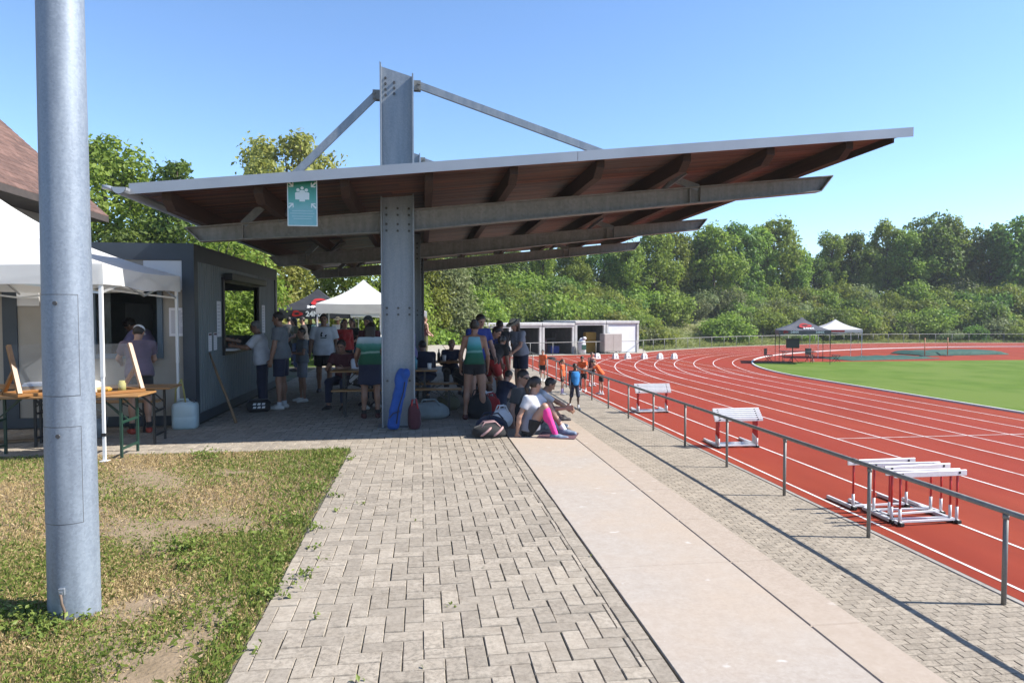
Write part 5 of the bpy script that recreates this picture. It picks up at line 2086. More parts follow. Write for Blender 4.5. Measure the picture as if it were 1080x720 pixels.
# ================================================================== HIGH JUMP COVERS, INFIELD FURNITURE
for (x0, y0, x1, y1, h_, wd_, lab) in ((29.0, 45.0, 37.0, 46.6, 0.10, 3.0, "long low teal tarpaulin lying on the infield edge beside the tents"), (38.2, 49.6, 46.4, 50.6, 0.30, 3.2, "raised teal covered landing mat beyond the flat tarpaulin"),):
    a_ = math.atan2(y1 - y0, x1 - x0)
    L_ = math.hypot(x1 - x0, y1 - y0)
    b = MB()
    nx_ = 24
    vs, fs = [], []
    rr = random.Random(3)
    prof = [(-wd_ / 2 - 0.1, 0.0), (-wd_ / 2, h_ * 0.85), (-wd_ / 4, h_), (wd_ / 4, h_), (wd_ / 2, h_ * 0.85), (wd_ / 2 + 0.1, 0)]
    for i in range(nx_ + 1):
        e = min(i, nx_ - i) / 2.0
        sc_ = min(1, 0.15 + e)
        for (yy, zz) in prof:
            vs.append((L_ * i / nx_, yy, max(0.0, zz * sc_ + (rr.uniform(-.03, .04) if zz > 0 else 0))))
    m_ = len(prof)
    for i in range(nx_):
        for j in range(m_ - 1):
            a = i * m_ + j
            fs.append((a, a + m_, a + m_ + 1, a + 1))
    b.add(vs, fs, 0, True)
    tag(b.build("landing_mat", M["teal"], None, (x0, y0, ZL + 0.012), a_), lab, "mat")
for i, (x, y_) in enumerate(((38.3, 47.8), (40.4, 48.0))):
    t = thing("jump_stand", "orange-topped high jump post, %s of the pair" % ("left" if i == 0 else "right"), "stand", (x, y_, ZL + 0.01), 0, "high jump posts")
    b = MB()
    b.cyl((0, 0, 0), (0, 0, 1.4), 0.03, 8)
    b.build("post", mat("orange_paint_%d" % i, (0.6, 0.2, 0.06), rough=0.5), t)
    b = MB()
    b.box(-0.3, 0.3, -0.2, 0.2, 0, 0.05)
    b.build("base", M["bolt"], t)


def beer_table(label, loc, rz, L_=1.85, W_=0.5, top=0.765, wood="wood_table", steel="dark_steel", name="beer_table", cat="table", group=None, open_legs=True):
    t = thing(name, label, cat, loc, rz, group)
    b = MB()
    b.box(-L_ / 2, L_ / 2, -W_ / 2, W_ / 2, top - 0.028, top, 0, 0.008)
    b.build("tabletop" if cat == "table" else "seat", M[wood], t)
    for s_ in (-1, 1):
        b = MB()
        x = s_ * (L_ / 2 - 0.22)
        w2 = W_ / 2 - 0.05
        for yy in (-w2, w2):
            b.box(x - 0.014, x + 0.014, yy - 0.014, yy + 0.014, 0.0, top - 0.03)
        b.box(x - 0.012, x + 0.012, -w2, w2, 0.10, 0.128)
        b.box(x - 0.012, x + 0.012, -w2, w2, top * 0.55, top * 0.55 + 0.028)
        b.bar((x, 0, top * 0.56), (x - s_ * 0.35, 0, top - 0.035), 0.02, 0.014)
        b.bar((x, -w2, top - 0.25), (x - s_ * 0.22, -w2, top - 0.032), 0.014, 0.014)
        b.bar((x, w2, top - 0.25), (x - s_ * 0.22, w2, top - 0.032), 0.014, 0.014)
        b.build("leg", M[steel], t)
    return t


# judges' table and loudspeaker under the grey tent
q = (24.6, 42.2)
beer_table("dark folding table under the grey infield tent", (q[0], q[1], ZL + 0.01), R(-20), 2.2, 0.7, 0.75, "bolt")
t = thing("loudspeaker", "black loudspeaker on a short stand under the grey infield tent", "speaker", (23.9, 41.6, ZL + 0.01), R(-20))
b = MB()
b.box(-0.38, 0.38, -0.2, 0.2, 1.0, 1.6, 0, 0.03)
b.build("cabinet", M["dark_steel"], t)
b = MB()
b.cyl((0, 0, 0.1), (0, 0, 1.0), 0.03, 8)
for k in range(3):
    a = k * 2.09
    b.bar((0, 0, 0.5), (0.42 * math.cos(a), 0.42 * math.sin(a), 0.01), 0.025, 0.025)
b.build("tripod", M["dark_steel"], t)
for i, (x, y_, lab) in enumerate(((25.9, 42.9, "dark folding chair at the right end of the infield table"), (23.1, 43.2, "dark folding chair left of the infield loudspeaker"), (27.6, 42.6, "low dark stool right of the grey infield tent"))):
    t = thing("folding_chair", lab, "chair", (x, y_, ZL + 0.01), R(40 * i))
    b = MB()
    b.box(-0.22, 0.22, -0.22, 0.22, 0.42, 0.46, 0, 0.01)
    b.build("seat", M["dark_steel"], t)
    if i < 2:
        b = MB()
        b.box(-0.22, 0.22, 0.19, 0.22, 0.48, 0.9, 0, 0.01)
        b.build("backrest", M["dark_steel"], t)
    b = MB()
    for sx_ in (-0.2, 0.2):
        b.bar((sx_, -0.2, 0.0), (sx_, 0.2, 0.44), 0.025, 0.025)
        b.bar((sx_, 0.2, 0.0), (sx_, -0.2, 0.44), 0.025, 0.025)
    b.build("leg_frame", M["dark_steel"], t)

# ================================================================== PEOPLE
def _rx(a):
    c, s = math.cos(a), math.sin(a)
    return np.array([[1, 0, 0], [0, c, -s], [0, s, c]])


def _ry(a):
    c, s = math.cos(a), math.sin(a)
    return np.array([[c, 0, s], [0, 1, 0], [-s, 0, c]])


def _rz(a):
    c, s = math.cos(a), math.sin(a)
    return np.array([[c, -s, 0], [s, c, 0], [0, 0, 1]])


class SDF:
    """smooth union of round cones and ellipsoids, meshed by surface nets into one closed skin"""

    def __init__(s):
        s.p = []
        s.cuts = []

    def cap(s, a, b, ra, rb, k=0.02, clip=None):
        s.p.append(("c", np.array(a, float), np.array(b, float), ra, rb, k, clip))
        return s

    def ell(s, c, r, Rm=None, k=0.02, clip=None):
        s.p.append(("e", np.array(c, float), np.array(r, float), np.eye(3) if Rm is None else Rm, 0, k, clip))
        return s

    def cut(s, pt, n):
        s.cuts.append((np.array(pt, float), np.array(n, float) / np.linalg.norm(n)))
        return s

    def mesh(s, name, mats, h, idx_fun=None):
        lo = np.full(3, 1e9)
        hi = -lo
        for q in s.p:
            if q[0] == "c":
                rr = max(q[3], q[4])
                lo = np.minimum(lo, np.minimum(q[1], q[2]) - rr)
                hi = np.maximum(hi, np.maximum(q[1], q[2]) + rr)
            else:
                rr = q[2].max()
                lo = np.minimum(lo, q[1] - rr)
                hi = np.maximum(hi, q[1] + rr)
        lo -= 3 * h
        hi += 3 * h
        n = np.ceil((hi - lo) / h).astype(int) + 1
        Fd = np.full(n, 1.0)
        ax = [lo[i] + np.arange(n[i]) * h for i in range(3)]
        for q in s.p:
            mrg = q[5] + 3 * h
            if q[0] == "c":
                rr = max(q[3], q[4]) + mrg
                a0, b0 = np.minimum(q[1], q[2]) - rr, np.maximum(q[1], q[2]) + rr
            else:
                rr = q[2].max() + mrg
                a0, b0 = q[1] - rr, q[1] + rr
            i0 = np.maximum(((a0 - lo) / h).astype(int), 0)
            i1 = np.minimum(((b0 - lo) / h).astype(int) + 2, n)
            sl_ = tuple(slice(i0[i], i1[i]) for i in range(3))
            X, Y_, Z = np.meshgrid(ax[0][sl_[0]], ax[1][sl_[1]], ax[2][sl_[2]], indexing="ij")
            Pt = np.stack([X, Y_, Z], -1)
            if q[0] == "c":
                ab = q[2] - q[1]
                t = np.clip(((Pt - q[1]) @ ab) / max(ab @ ab, 1e-12), 0, 1)
                d = np.linalg.norm(Pt - q[1] - t[..., None] * ab, axis=-1) - (q[3] + (q[4] - q[3]) * t)
            else:
                u = (Pt - q[1]) @ q[3]
                k0 = np.linalg.norm(u / q[2], axis=-1)
                k1 = np.linalg.norm(u / q[2] ** 2, axis=-1)
                d = k0 * (k0 - 1) / np.maximum(k1, 1e-9)
            if q[6] is not None:
                for pt, nn in q[6]:
                    nn = np.array(nn, float)
                    nn = nn / np.linalg.norm(nn)
                    d = np.maximum(d, (Pt - np.array(pt)) @ nn)
            o = Fd[sl_]
            k = q[5]
            hh = np.maximum(k - np.abs(o - d), 0) / k
            Fd[sl_] = np.minimum(o, d) - hh * hh * k * 0.25
        if s.cuts:
            X, Y_, Z = np.meshgrid(*ax, indexing="ij")
            Pt = np.stack([X, Y_, Z], -1)
            for pt, nn in s.cuts:
                Fd = np.maximum(Fd, (Pt - pt) @ nn)
        S = Fd < 0
        nc = n - 1
        cs = np.zeros(nc, int)
        for dx in (0, 1):
            for dy in (0, 1):
                for dz in (0, 1):
                    cs += S[dx:nc[0] + dx, dy:nc[1] + dy, dz:nc[2] + dz]
        act = np.argwhere((cs > 0) & (cs < 8))
        m = len(act)
        vid = np.full(nc, -1)
        vid[act[:, 0], act[:, 1], act[:, 2]] = np.arange(m)
        acc = np.zeros((m, 3))
        cnt = np.zeros(m)
        cor = [(0, 0, 0), (1, 0, 0), (0, 1, 0), (1, 1, 0), (0, 0, 1), (1, 0, 1), (0, 1, 1), (1, 1, 1)]
        val = np.stack([Fd[act[:, 0] + c[0], act[:, 1] + c[1], act[:, 2] + c[2]] for c in cor], 1)
        for a in range(8):
            for b_ in range(a + 1, 8):
                if sum(abs(cor[a][i] - cor[b_][i]) for i in range(3)) != 1:
                    continue
                va, vb = val[:, a], val[:, b_]
                mk = (va < 0) != (vb < 0)
                t = np.where(mk, va / np.where(mk, va - vb, 1), 0)
                pa, pb = np.array(cor[a], float), np.array(cor[b_], float)
                acc += np.where(mk[:, None], pa + t[:, None] * (pb - pa), 0)
                cnt += mk
        V = lo + (act + acc / cnt[:, None]) * h
        Fs = []
        for axis in range(3):
            sl0 = [slice(None)] * 3
            sl1 = [slice(None)] * 3
            sl0[axis] = slice(0, -1)
            sl1[axis] = slice(1, None)
            A, B_ = S[tuple(sl0)], S[tuple(sl1)]
            e = np.argwhere(A != B_)
            u, v = (axis + 1) % 3, (axis + 2) % 3
            ok = (e[:, u] > 0) & (e[:, v] > 0) & (e[:, u] < nc[u]) & (e[:, v] < nc[v])
            e = e[ok]
            ins_ = A[e[:, 0], e[:, 1], e[:, 2]]
            qs = []
            for du, dv in ((1, 1), (0, 1), (0, 0), (1, 0)):
                c = e.copy()
                c[:, u] -= du
                c[:, v] -= dv
                qs.append(vid[c[:, 0], c[:, 1], c[:, 2]])
            Q = np.stack(qs, 1)
            Q[~ins_] = Q[~ins_][:, ::-1]
            Fs.append(Q)
        Fc = np.concatenate(Fs)
        Fc = Fc[(Fc >= 0).all(1)]
        mi = idx_fun(V[Fc].mean(1)) if idx_fun else None
        return np_mesh(name, V, Fc, mats, mi, True)


def nv(*v):
    v = np.array(v, float)
    return v / np.linalg.norm(v)


DOWN = (0, 0, -1)


def person(label, loc, rotz, H=1.75, sex="m", girth=1.0, skin="skin", lean=0.0, side=0.0, twist=0.0, head=(0, 0), armL=None, armR=None, legL=None, legR=None,
           pz=None, top=None, bottom=None, shoes="shoe_white", socks=None, sockR=None, hair=("hair_dark", "short"), hat=None, vox=0.0105, group=None, glasses=False, footL=None, footR=None,
           foot_pitch=0.0, logo=None, bib=None):
    """local frame: x to the person's right, y the way they face, z up; limbs given as direction vectors"""
    s = H / 1.75
    fem = sex == "f"
    kid = H < 1.62
    Rt = _rz(twist) @ _ry(side) @ _rx(-lean)
    u, r, f = Rt @ np.array([0, 0, 1.0]), Rt @ np.array([1.0, 0, 0]), Rt @ np.array([0, 1.0, 0])
    sw = (0.160 if fem else 0.180) * (0.93 if kid else 1)
    hw = 0.088 if fem else 0.084
    armL = armL or ((-0.16, 0.02, -1), (-0.05, 0.14, -1))
    armR = armR or ((0.16, 0.02, -1), (0.05, 0.14, -1))
    legL = legL or ((-0.05, 0.03, -1), (-0.03, -0.04, -1))
    legR = legR or ((0.05, 0.03, -1), (0.03, -0.04, -1))
    lt, ls_ = 0.43, 0.42
    J = {}
    hips = {}
    for sd, (th, sh) in (("L", legL), ("R", legR)):
        x = -hw if sd == "L" else hw
        hp = np.array([x, 0, -0.04])
        kn = hp + nv(*th) * lt
        an = kn + nv(*sh) * ls_
        hips[sd] = (hp, kn, an)
    if pz is None:
        pzz = -min(hips["L"][2][2], hips["R"][2][2]) + 0.088
    else:
        pzz = pz / s
    P0 = np.array([0, 0, pzz])
    for sd in "LR":
        J["hip" + sd], J["kn" + sd], J["an" + sd] = [P0 + q for q in hips[sd]]
    waist = P0 + u * 0.12
    chest = P0 + u * 0.32
    neck = P0 + u * 0.485
    nb_ = P0 + u * 0.44
    Rh = _rz(twist + head[1]) @ _rx(-lean * 0.6 - head[0])
    hu, hf, hr = Rh @ np.array([0, 0, 1.0]), Rh @ np.array([0, 1.0, 0]), Rh @ np.array([1.0, 0, 0])
    hc = neck + u * 0.045 + hu * 0.105 + hf * 0.02
    g = girth
    for sd, arm in (("L", armL), ("R", armR)):
        sg_ = -1 if sd == "L" else 1
        sh = P0 + u * 0.425 + r * sw * sg_
        el = sh + nv(*arm[0]) * 0.285
        wr_ = el + nv(*arm[1]) * 0.245
        J["sh" + sd], J["el" + sd], J["wr" + sd] = sh, el, wr_

    S = lambda v: np.array(v) * s
    B = SDF()

    def torso(D, o, k=0.04, low=True):
        D.ell(S(P0 + u * 0.02), S([(0.165 if fem else 0.155) * g + o, 0.115 * g + o, 0.135 + o]), Rt, k * s)
        D.ell(S(P0 + u * 0.15 + f * 0.01 * g), S([(0.128 if fem else 0.142) * g + o, 0.098 * g + o, 0.15 + o]), Rt, k * s)
        D.ell(S(P0 + u * 0.31), S([(0.148 if fem else 0.165) * g ** 0.7 + o, 0.105 * g + o, 0.175 + o]), Rt, k * s)
        for sg_ in (-1, 1):
            D.cap(S(P0 + u * 0.435 + r * 0.05 * sg_), S(P0 + u * 0.42 + r * sw * 0.93 * sg_), (0.058 + o) * s, (0.055 + o) * s, k * s)
            if fem and not kid:
                D.ell(S(P0 + u * 0.30 + f * 0.085 * g + r * 0.065 * sg_), S([0.058 + o, 0.05 + o, 0.06 + o]), Rt, 0.03 * s)

    torso(B, 0.0)
    B.cap(S(neck - u * 0.04), S(neck + u * 0.06 + hf * 0.012), 0.056 * s, 0.050 * s, 0.03 * s)
    # head
    B.ell(S(hc + hu * 0.02 - hf * 0.008), S([0.074, 0.094, 0.093]), Rh, 0.02 * s)
    B.ell(S(hc - hu * 0.045 + hf * 0.022), S([0.056, 0.066, 0.068]), Rh, 0.03 * s)
    B.cap(S(hc - hu * 0.094 + hf * 0.064), S(hc - hu * 0.092 + hf * 0.058), 0.021 * s, 0.021 * s, 0.03 * s)
    B.cap(S(hc + hu * 0.012 + hf * 0.080), S(hc - hu * 0.028 + hf * 0.101), 0.010 * s, 0.0145 * s, 0.012 * s)
    for sg_ in (-1, 1):
        B.ell(S(hc + hr * 0.076 * sg_ - hu * 0.008 - hf * 0.012), S([0.012, 0.022, 0.033]), Rh, 0.008 * s)
        B.cap(S(hc + hu * 0.03 + hf * 0.082 + hr * 0.018 * sg_), S(hc + hu * 0.026 + hf * 0.072 + hr * 0.045 * sg_), 0.011 * s, 0.010 * s, 0.014 * s)
    # limbs
    for sd in "LR":
        sg_ = -1 if sd == "L" else 1
        sh, el, wr_ = J["sh" + sd], J["el" + sd], J["wr" + sd]
        gm = (0.9 if fem else 1.0) * (0.85 if kid else 1) * (0.5 + 0.5 * g)
        B.cap(S(sh), S(el), 0.051 * s * gm, 0.039 * s * gm, 0.03 * s)
        d = nv(*(wr_ - el))
        B.cap(S(el), S(el + d * 0.09), 0.039 * s * gm, 0.040 * s * gm, 0.02 * s)
        B.cap(S(el + d * 0.09), S(wr_), 0.040 * s * gm, 0.0265 * s * gm, 0.02 * s)
        # hand: palm, four unequal curled fingers, a thumb from the side
        inw = np.cross(d, np.array([0, 0, 1.0]))
        back = f if abs(d @ f) < 0.8 else np.array([0, 0, 1.0])
        wid = back - d * (back @ d)
        wid /= np.linalg.norm(wid)                      # across the knuckles (thumb side)
        pal = np.cross(d, wid) * sg_                    # palm faces inward
        pal /= np.linalg.norm(pal)
        if pal @ (r * -sg_) < 0:
            pal = -pal
        pc0, pc1 = wr_ + d * 0.02, wr_ + d * 0.082
        for t in (-0.024, 0.0, 0.024):
            B.cap(S(pc0 + wid * t * 0.8), S(pc1 + wid * t), 0.0165 * s, 0.0155 * s, 0.012 * s)
        for t, L_ in ((0.032, 0.066), (0.011, 0.075), (-0.011, 0.069), (-0.031, 0.054)):
            k0_ = pc1 + wid * t
            k1_ = k0_ + (d * 0.85 + pal * 0.35) * L_ * 0.55
            k2_ = k1_ + (d * 0.55 + pal * 0.8) * L_ * 0.5
            B.cap(S(k0_), S(k1_), 0.0098 * s, 0.0092 * s, 0.004 * s)
            B.cap(S(k1_), S(k2_), 0.0092 * s, 0.0082 * s, 0.004 * s)
        t0 = pc0 + wid * 0.03
        t1 = t0 + nv(*(d * 0.6 + wid * 0.75 + pal * 0.35)) * 0.042
        t2 = t1 + nv(*(d * 0.95 + wid * 0.15 + pal * 0.4)) * 0.034
        B.cap(S(t0), S(t1), 0.0125 * s, 0.0105 * s, 0.008 * s)
        B.cap(S(t1), S(t2), 0.0105 * s, 0.0092 * s, 0.004 * s)
        hp, kn, an = J["hip" + sd], J["kn" + sd], J["an" + sd]
        lg = (0.84 if kid else 1.0) * (0.55 + 0.45 * g)
        B.cap(S(hp), S(kn), (0.088 if fem else 0.083) * s * lg, 0.053 * s * lg, 0.04 * s)
        dk = nv(*(an - kn))
        bk = np.array([0, -1.0, 0]) - dk * (np.array([0, -1.0, 0]) @ dk)
        nb2 = np.linalg.norm(bk)
        bk = bk / nb2 if nb2 > 0.2 else np.array([0, 0, -1.0])
        B.cap(S(kn), S(an), 0.050 * s * lg, 0.034 * s * lg, 0.03 * s)
        B.ell(S(kn + dk * 0.13 + bk * 0.016), S([0.052 * lg, 0.055 * lg, 0.105]), np.stack([np.cross(bk, -dk), bk, -dk], 1), 0.03 * s)
        fa = (footL if sd == "L" else footR)
        fy = fa if fa is not None else 0.12 * sg_
        fd = np.array([math.sin(fy), math.cos(fy), -foot_pitch])
        fd /= np.linalg.norm(fd)
        J["fd" + sd] = fd
        B.cap(S(an + np.array([0, 0, -0.03])), S(an + fd * 0.12 + np.array([0, 0, -0.055])), 0.038 * s, 0.026 * s, 0.03 * s)
        J["ground" + sd] = an[2] - 0.088

    eye = [S(hc + hu * 0.012 + hf * 0.083 + hr * 0.031 * sg_) for sg_ in (-1, 1)]
    mouth = S(hc - hu * 0.058 + hf * 0.086)

    def idx(c):
        m = np.zeros(len(c), int)
        for e in eye:
            dlt = np.abs((c - e) @ np.stack([hr, hf, hu], 1))
            m[(dlt[:, 0] < 0.0155 * s) & (dlt[:, 2] < 0.0085 * s) & (dlt[:, 1] < 0.03 * s)] = 1
        dlt = np.abs((c - mouth) @ np.stack([hr, hf, hu], 1))
        m[(dlt[:, 0] < 0.024 * s) & (dlt[:, 2] < 0.0075 * s) & (dlt[:, 1] < 0.03 * s)] = 2
        return m

    me = B.mesh("person", [M[skin], M["eye"], M["lip"]], vox, idx)
    root = tag(link("person", me, None, loc, rotz), label, "person", group)
    cv = vox * 1.25

    def child(nm, D, m_, v=None):
        return link(nm, D.mesh(nm, M[m_], v or cv), root)

    # ---- top
    if top:
        m_, sleeve = top[0], top[1]
        ease = top[2] if len(top) > 2 else 0.014
        hem = top[3] if len(top) > 3 else -0.06
        D = SDF()
        torso(D, ease)
        if hem < 0.02:
            D.cap(S(P0 + u * 0.06 - r * 0.05), S(P0 + u * 0.06 + r * 0.05), (0.112 * g + ease) * s, (0.112 * g + ease) * s, 0.05 * s)
            D.cap(S(P0 - u * 0.06 - r * 0.06), S(P0 - u * 0.06 + r * 0.06), (0.113 * g + ease * 1.4) * s, (0.113 * g + ease * 1.4) * s, 0.05 * s)
        for sd in "LR":
            sh, el, wr_ = J["sh" + sd], J["el" + sd], J["wr" + sd]
            gm = (0.9 if fem else 1.0) * (0.85 if kid else 1) * (0.5 + 0.5 * g)
            if sleeve > 0:
                d = nv(*(el - sh))
                e = sh + d * 0.285 * min(1, sleeve)
                D.cap(S(sh), S(e + d * (0.06 if sleeve < 1 else 0)), (0.056 * gm + ease * 0.8) * s, (0.045 * gm + ease * (1.1 if sleeve < 1 else 0.6)) * s, 0.03 * s, None if sleeve >= 1 else [(S(e), d)])
                if sleeve > 1:
                    d2 = nv(*(wr_ - el))
                    e2 = el + d2 * 0.245 * (sleeve - 1)
                    D.cap(S(el), S(e2 + d2 * 0.03), (0.041 * gm + ease * 0.6) * s, (0.030 * gm + ease * 0.6) * s, 0.02 * s, [(S(e2), d2)])
            else:                                           # singlet: cut the armholes back
                D.cut(S(P0 + u * 0.40 + r * (sw - 0.055) * (-1 if sd == "L" else 1)), (r * (-1 if sd == "L" else 1) + u * 0.18))
        D.cut(S(P0 + u * hem), -u)
        D.cut(S(neck + (u * -0.005 if sleeve > 0 else u * -0.03)), u)
        if sleeve <= 0:
            pass
        child("shirt" if sleeve > 0 else "singlet", D, m_)
        if logo == "stripes":
            b = MB()
            z0 = (P0 + u * 0.27)[2]
            yy = (0.105 * g + ease) + 0.0
            for k, (x0, h0) in enumerate(((-0.055, 0.045), (-0.012, 0.075), (0.035, 0.105))):
                b.prism([(x0 - 0.012, 0.0), (x0 + 0.030, 0.0), (x0 + 0.030, h0 * 0.55), (x0 + 0.006, h0), (x0 - 0.022, h0 * 0.86), (x0 - 0.002, h0 * 0.5)], yy + 0.002, yy + 0.010, "y")
            b.box(-0.06, 0.065, yy + 0.002, yy + 0.009, -0.035, -0.018)
            o = b.build("chest_emblem", M["black_print"], root)
            o.location = (0, 0.003, z0 * s)
        if logo == "stripes2":
            b = MB()
            yy = 0.135 * g + ease
            for k in range(7):
                a = PI * (0.08 + 0.84 * k / 6)
                b.box(-0.085 * math.cos(a) - 0.010, -0.085 * math.cos(a) + 0.010, 0.0, 0.006, 0.02 + 0.04 * math.sin(a), 0.05 + 0.04 * math.sin(a))
            b.prism([(-0.045, -0.03), (0.045, -0.03), (0.055, 0.02), (0.0, 0.045), (-0.055, 0.02)], 0.0, 0.006, "y")
            o = b.build("chest_print", M["black_print"], root)
            o.location = tuple(S(P0 + u * 0.24 + f * yy))
            o.rotation_euler = (-lean, 0, twist)
    # ---- bottom
    if bottom:
        kind, m_, ln = bottom[0], bottom[1], bottom[2]
        ez = bottom[3] if len(bottom) > 3 else 0.02
        D = SDF()
        D.ell(S(P0 + u * 0.01), S([(0.168 if fem else 0.158) * g + 0.012, 0.117 * g + 0.012, 0.14]), Rt, 0.04 * s)
        D.ell(S(P0 + u * 0.11 + f * 0.008), S([(0.135 if fem else 0.147) * g + 0.009, 0.102 * g + 0.009, 0.12]), Rt, 0.04 * s)
        if kind == "skirt":
            kn = (J["knL"] + J["knR"]) / 2
            d = nv(*(kn - P0))
            e = P0 + d * ln
            for x in (-0.06, 0.06):
                D.cap(S(P0 + np.array([x, 0, -0.03])), S(e + np.array([x * 1.2, 0, 0]) + d * 0.1), 0.115 * g * s, 0.15 * g * s, 0.06 * s, [(S(e), d)])
        else:
            for sd in "LR":
                hp, kn, an = J["hip" + sd], J["kn" + sd], J["an" + sd]
                lg = (0.84 if kid else 1.0) * (0.55 + 0.45 * g)
                r0, r1 = (0.09 if fem else 0.086) * lg + ez * 0.7, 0.055 * lg + ez
                d = nv(*(kn - hp))
                if ln <= 1:
                    rr1 = r0 + (r1 - r0) * ln + 0.006
                    e = hp + d * lt * ln
                    D.cap(S(hp), S(e + d * 0.05), r0 * s, rr1 * s, 0.03 * s, [(S(e), d)])
                else:
                    D.cap(S(hp), S(kn), r0 * s, r1 * s, 0.03 * s)
                    d2 = nv(*(an - kn))
                    e = kn + d2 * ls_ * (ln - 1)
                    D.cap(S(kn), S(e + d2 * 0.03), r1 * s, (0.038 * lg + ez) * s, 0.03 * s, [(S(e), d2)])
        D.cut(S(P0 + u * 0.135), u)
        child({"skirt": "skirt"}.get(kind, "shorts" if ln <= 1.2 else "trousers"), D, m_)
    # ---- shoes and socks
    for sd in "LR":
        an, fd = J["an" + sd], J["fd" + sd]
        gz = J["ground" + sd] - (0.02 if foot_pitch else 0)
        so_ = sockR if (sd == "R" and sockR) else socks
        if so_:
            kn = J["kn" + sd]
            d = nv(*(kn - an))
            D = SDF()
            e = an + d * ls_ * so_[1]
            D.cap(S(an - d * 0.02), S(e + d * 0.03), 0.041 * s, (0.041 + 0.022 * so_[1] ** 0.5) * s, 0.02 * s, [(S(e), d)])
            if so_[1] > 0.5:
                D.ell(S(kn - d * 0.13 + np.array([0, -0.016, 0])), S([0.058, 0.061, 0.11]), np.eye(3), 0.03 * s, [(S(e), d)])
            child("sock", D, so_[0])
        if shoes:
            D = SDF()
            low = np.array([0, 0, -0.052])
            D.cap(S(an + low - fd * 0.045), S(an + low + fd * 0.06), 0.043 * s, 0.046 * s, 0.02 * s)
            D.cap(S(an + low + fd * 0.06), S(an + low + fd * 0.17 + np.array([0, 0, -0.008])), 0.046 * s, 0.034 * s, 0.02 * s)
            D.cap(S(an + np.array([0, 0, -0.045])), S(an + np.array([0, 0, -0.012])), 0.046 * s, 0.045 * s, 0.02 * s, [(S(an + np.array([0, 0, -0.002])), (0, 0, 1))])
            if not foot_pitch:
                D.cut(S([0, 0, an[2] - 0.088]), (0, 0, -1))
            child("shoe", D, shoes)
    # ---- hair
    if hair:
        hm, st_ = hair
        D = SDF()
        D.ell(S(hc + hu * 0.027 - hf * 0.012), S([0.083, 0.102, 0.098]), Rh, 0.015 * s, [(S(hc + hu * 0.045 + hf * 0.055), hf * 0.8 - hu * 0.62)] if st_ != "long" else [(S(hc + hu * 0.04 + hf * 0.052), hf * 0.9 - hu * 0.42)])
        if st_ == "long":
            for sg_ in (-1, 0, 1):
                D.cap(S(hc - hf * 0.06 + hr * 0.045 * sg_), S(hc - hf * 0.085 + hr * 0.06 * sg_ - np.array([0, 0, 0.24])), 0.052 * s, 0.035 * s, 0.03 * s)
        if st_ == "pony":
            D.ell(S(hc - hf * 0.108 + hu * 0.03), S([0.026, 0.026, 0.026]), Rh, 0.02 * s)
            D.cap(S(hc - hf * 0.118 + hu * 0.03), S(hc - hf * 0.165 - np.array([0, 0, 0.08])), 0.028 * s, 0.034 * s, 0.02 * s)
            D.cap(S(hc - hf * 0.165 - np.array([0, 0, 0.08])), S(hc - hf * 0.14 - np.array([0, 0, 0.23])), 0.034 * s, 0.012 * s, 0.02 * s)
        if st_ == "bun":
            D.ell(S(hc - hf * 0.10 + hu * 0.07), S([0.045, 0.042, 0.042]), Rh, 0.02 * s)
        if st_ == "curly":
            for k in range(40):
                a, z = k * 2.4, 1 - 1.35 * (k + 0.5) / 40
                q = np.array([math.sqrt(max(0, 1 - z * z)) * math.cos(a), math.sqrt(max(0, 1 - z * z)) * math.sin(a), z])
                if q[1] > 0.45 and q[2] < 0.35:
                    continue
                D.ell(S(hc + hu * 0.03 + Rh @ (q * np.array([0.085, 0.10, 0.095]))), S([0.022, 0.022, 0.022]), Rh, 0.012 * s)
        child("hair", D, hm, vox)
    if hat:
        hk, m_ = hat
        D = SDF()
        b = MB()
        if hk == "cap":
            D.ell(S(hc + hu * 0.035 - hf * 0.006), S([0.088, 0.105, 0.096]), Rh, 0.01 * s)
            D.cut(S(hc + hu * 0.045), -hu)
            D.ell(S(hc + hu * 0.05 + hf * 0.12), S([0.066, 0.075, 0.010]), Rh, 0.012 * s)
            child("cap", D, m_, vox)
        if hk == "straw":
            D.ell(S(hc + hu * 0.055), S([0.092, 0.106, 0.10]), Rh, 0.01 * s, [(S(hc + hu * 0.05), -hu)])
            D.ell(S(hc + hu * 0.055 + hf * 0.005), S([0.165, 0.185, 0.013]), Rh, 0.012 * s)
            h_ = child("straw_hat", D, m_, vox)
            D = SDF()
            D.ell(S(hc + hu * 0.056), S([0.0955, 0.1095, 0.103]), Rh, 0.01 * s, [(S(hc + hu * 0.068), -hu), (S(hc + hu * 0.105), hu)])
            hb_ = link("hat_band", D.mesh("hat_band", M["black_cloth"], vox), h_)
    if glasses:
        D = SDF()
        for sg_ in (-1, 1):
            D.ell(S(hc + hu * 0.012 + hf * 0.095 + hr * 0.034 * sg_), S([0.029, 0.008, 0.019]), Rh, 0.01 * s)
            D.cap(S(hc + hu * 0.016 + hf * 0.085 + hr * 0.062 * sg_), S(hc + hu * 0.012 - hf * 0.01 + hr * 0.080 * sg_), 0.006 * s, 0.006 * s, 0.006 * s)
        D.cap(S(hc + hu * 0.014 + hf * 0.10 - hr * 0.02), S(hc + hu * 0.014 + hf * 0.10 + hr * 0.02), 0.006 * s, 0.006 * s, 0.006 * s)
        child("sunglasses", D, "sunglass", 0.005)
    if bib:
        b = MB()
        z0 = S(P0 + u * 0.28)
        b.box(-0.085, 0.085, -0.125 * s, -0.118 * s, -0.06, 0.07, 0, 0.0)
        o = b.build("bib", M["white_print"], root)
        o.location = tuple(z0)
    return root


def face_to(loc, tgt):
    return math.atan2(-(tgt[0] - loc[0]), tgt[1] - loc[1])


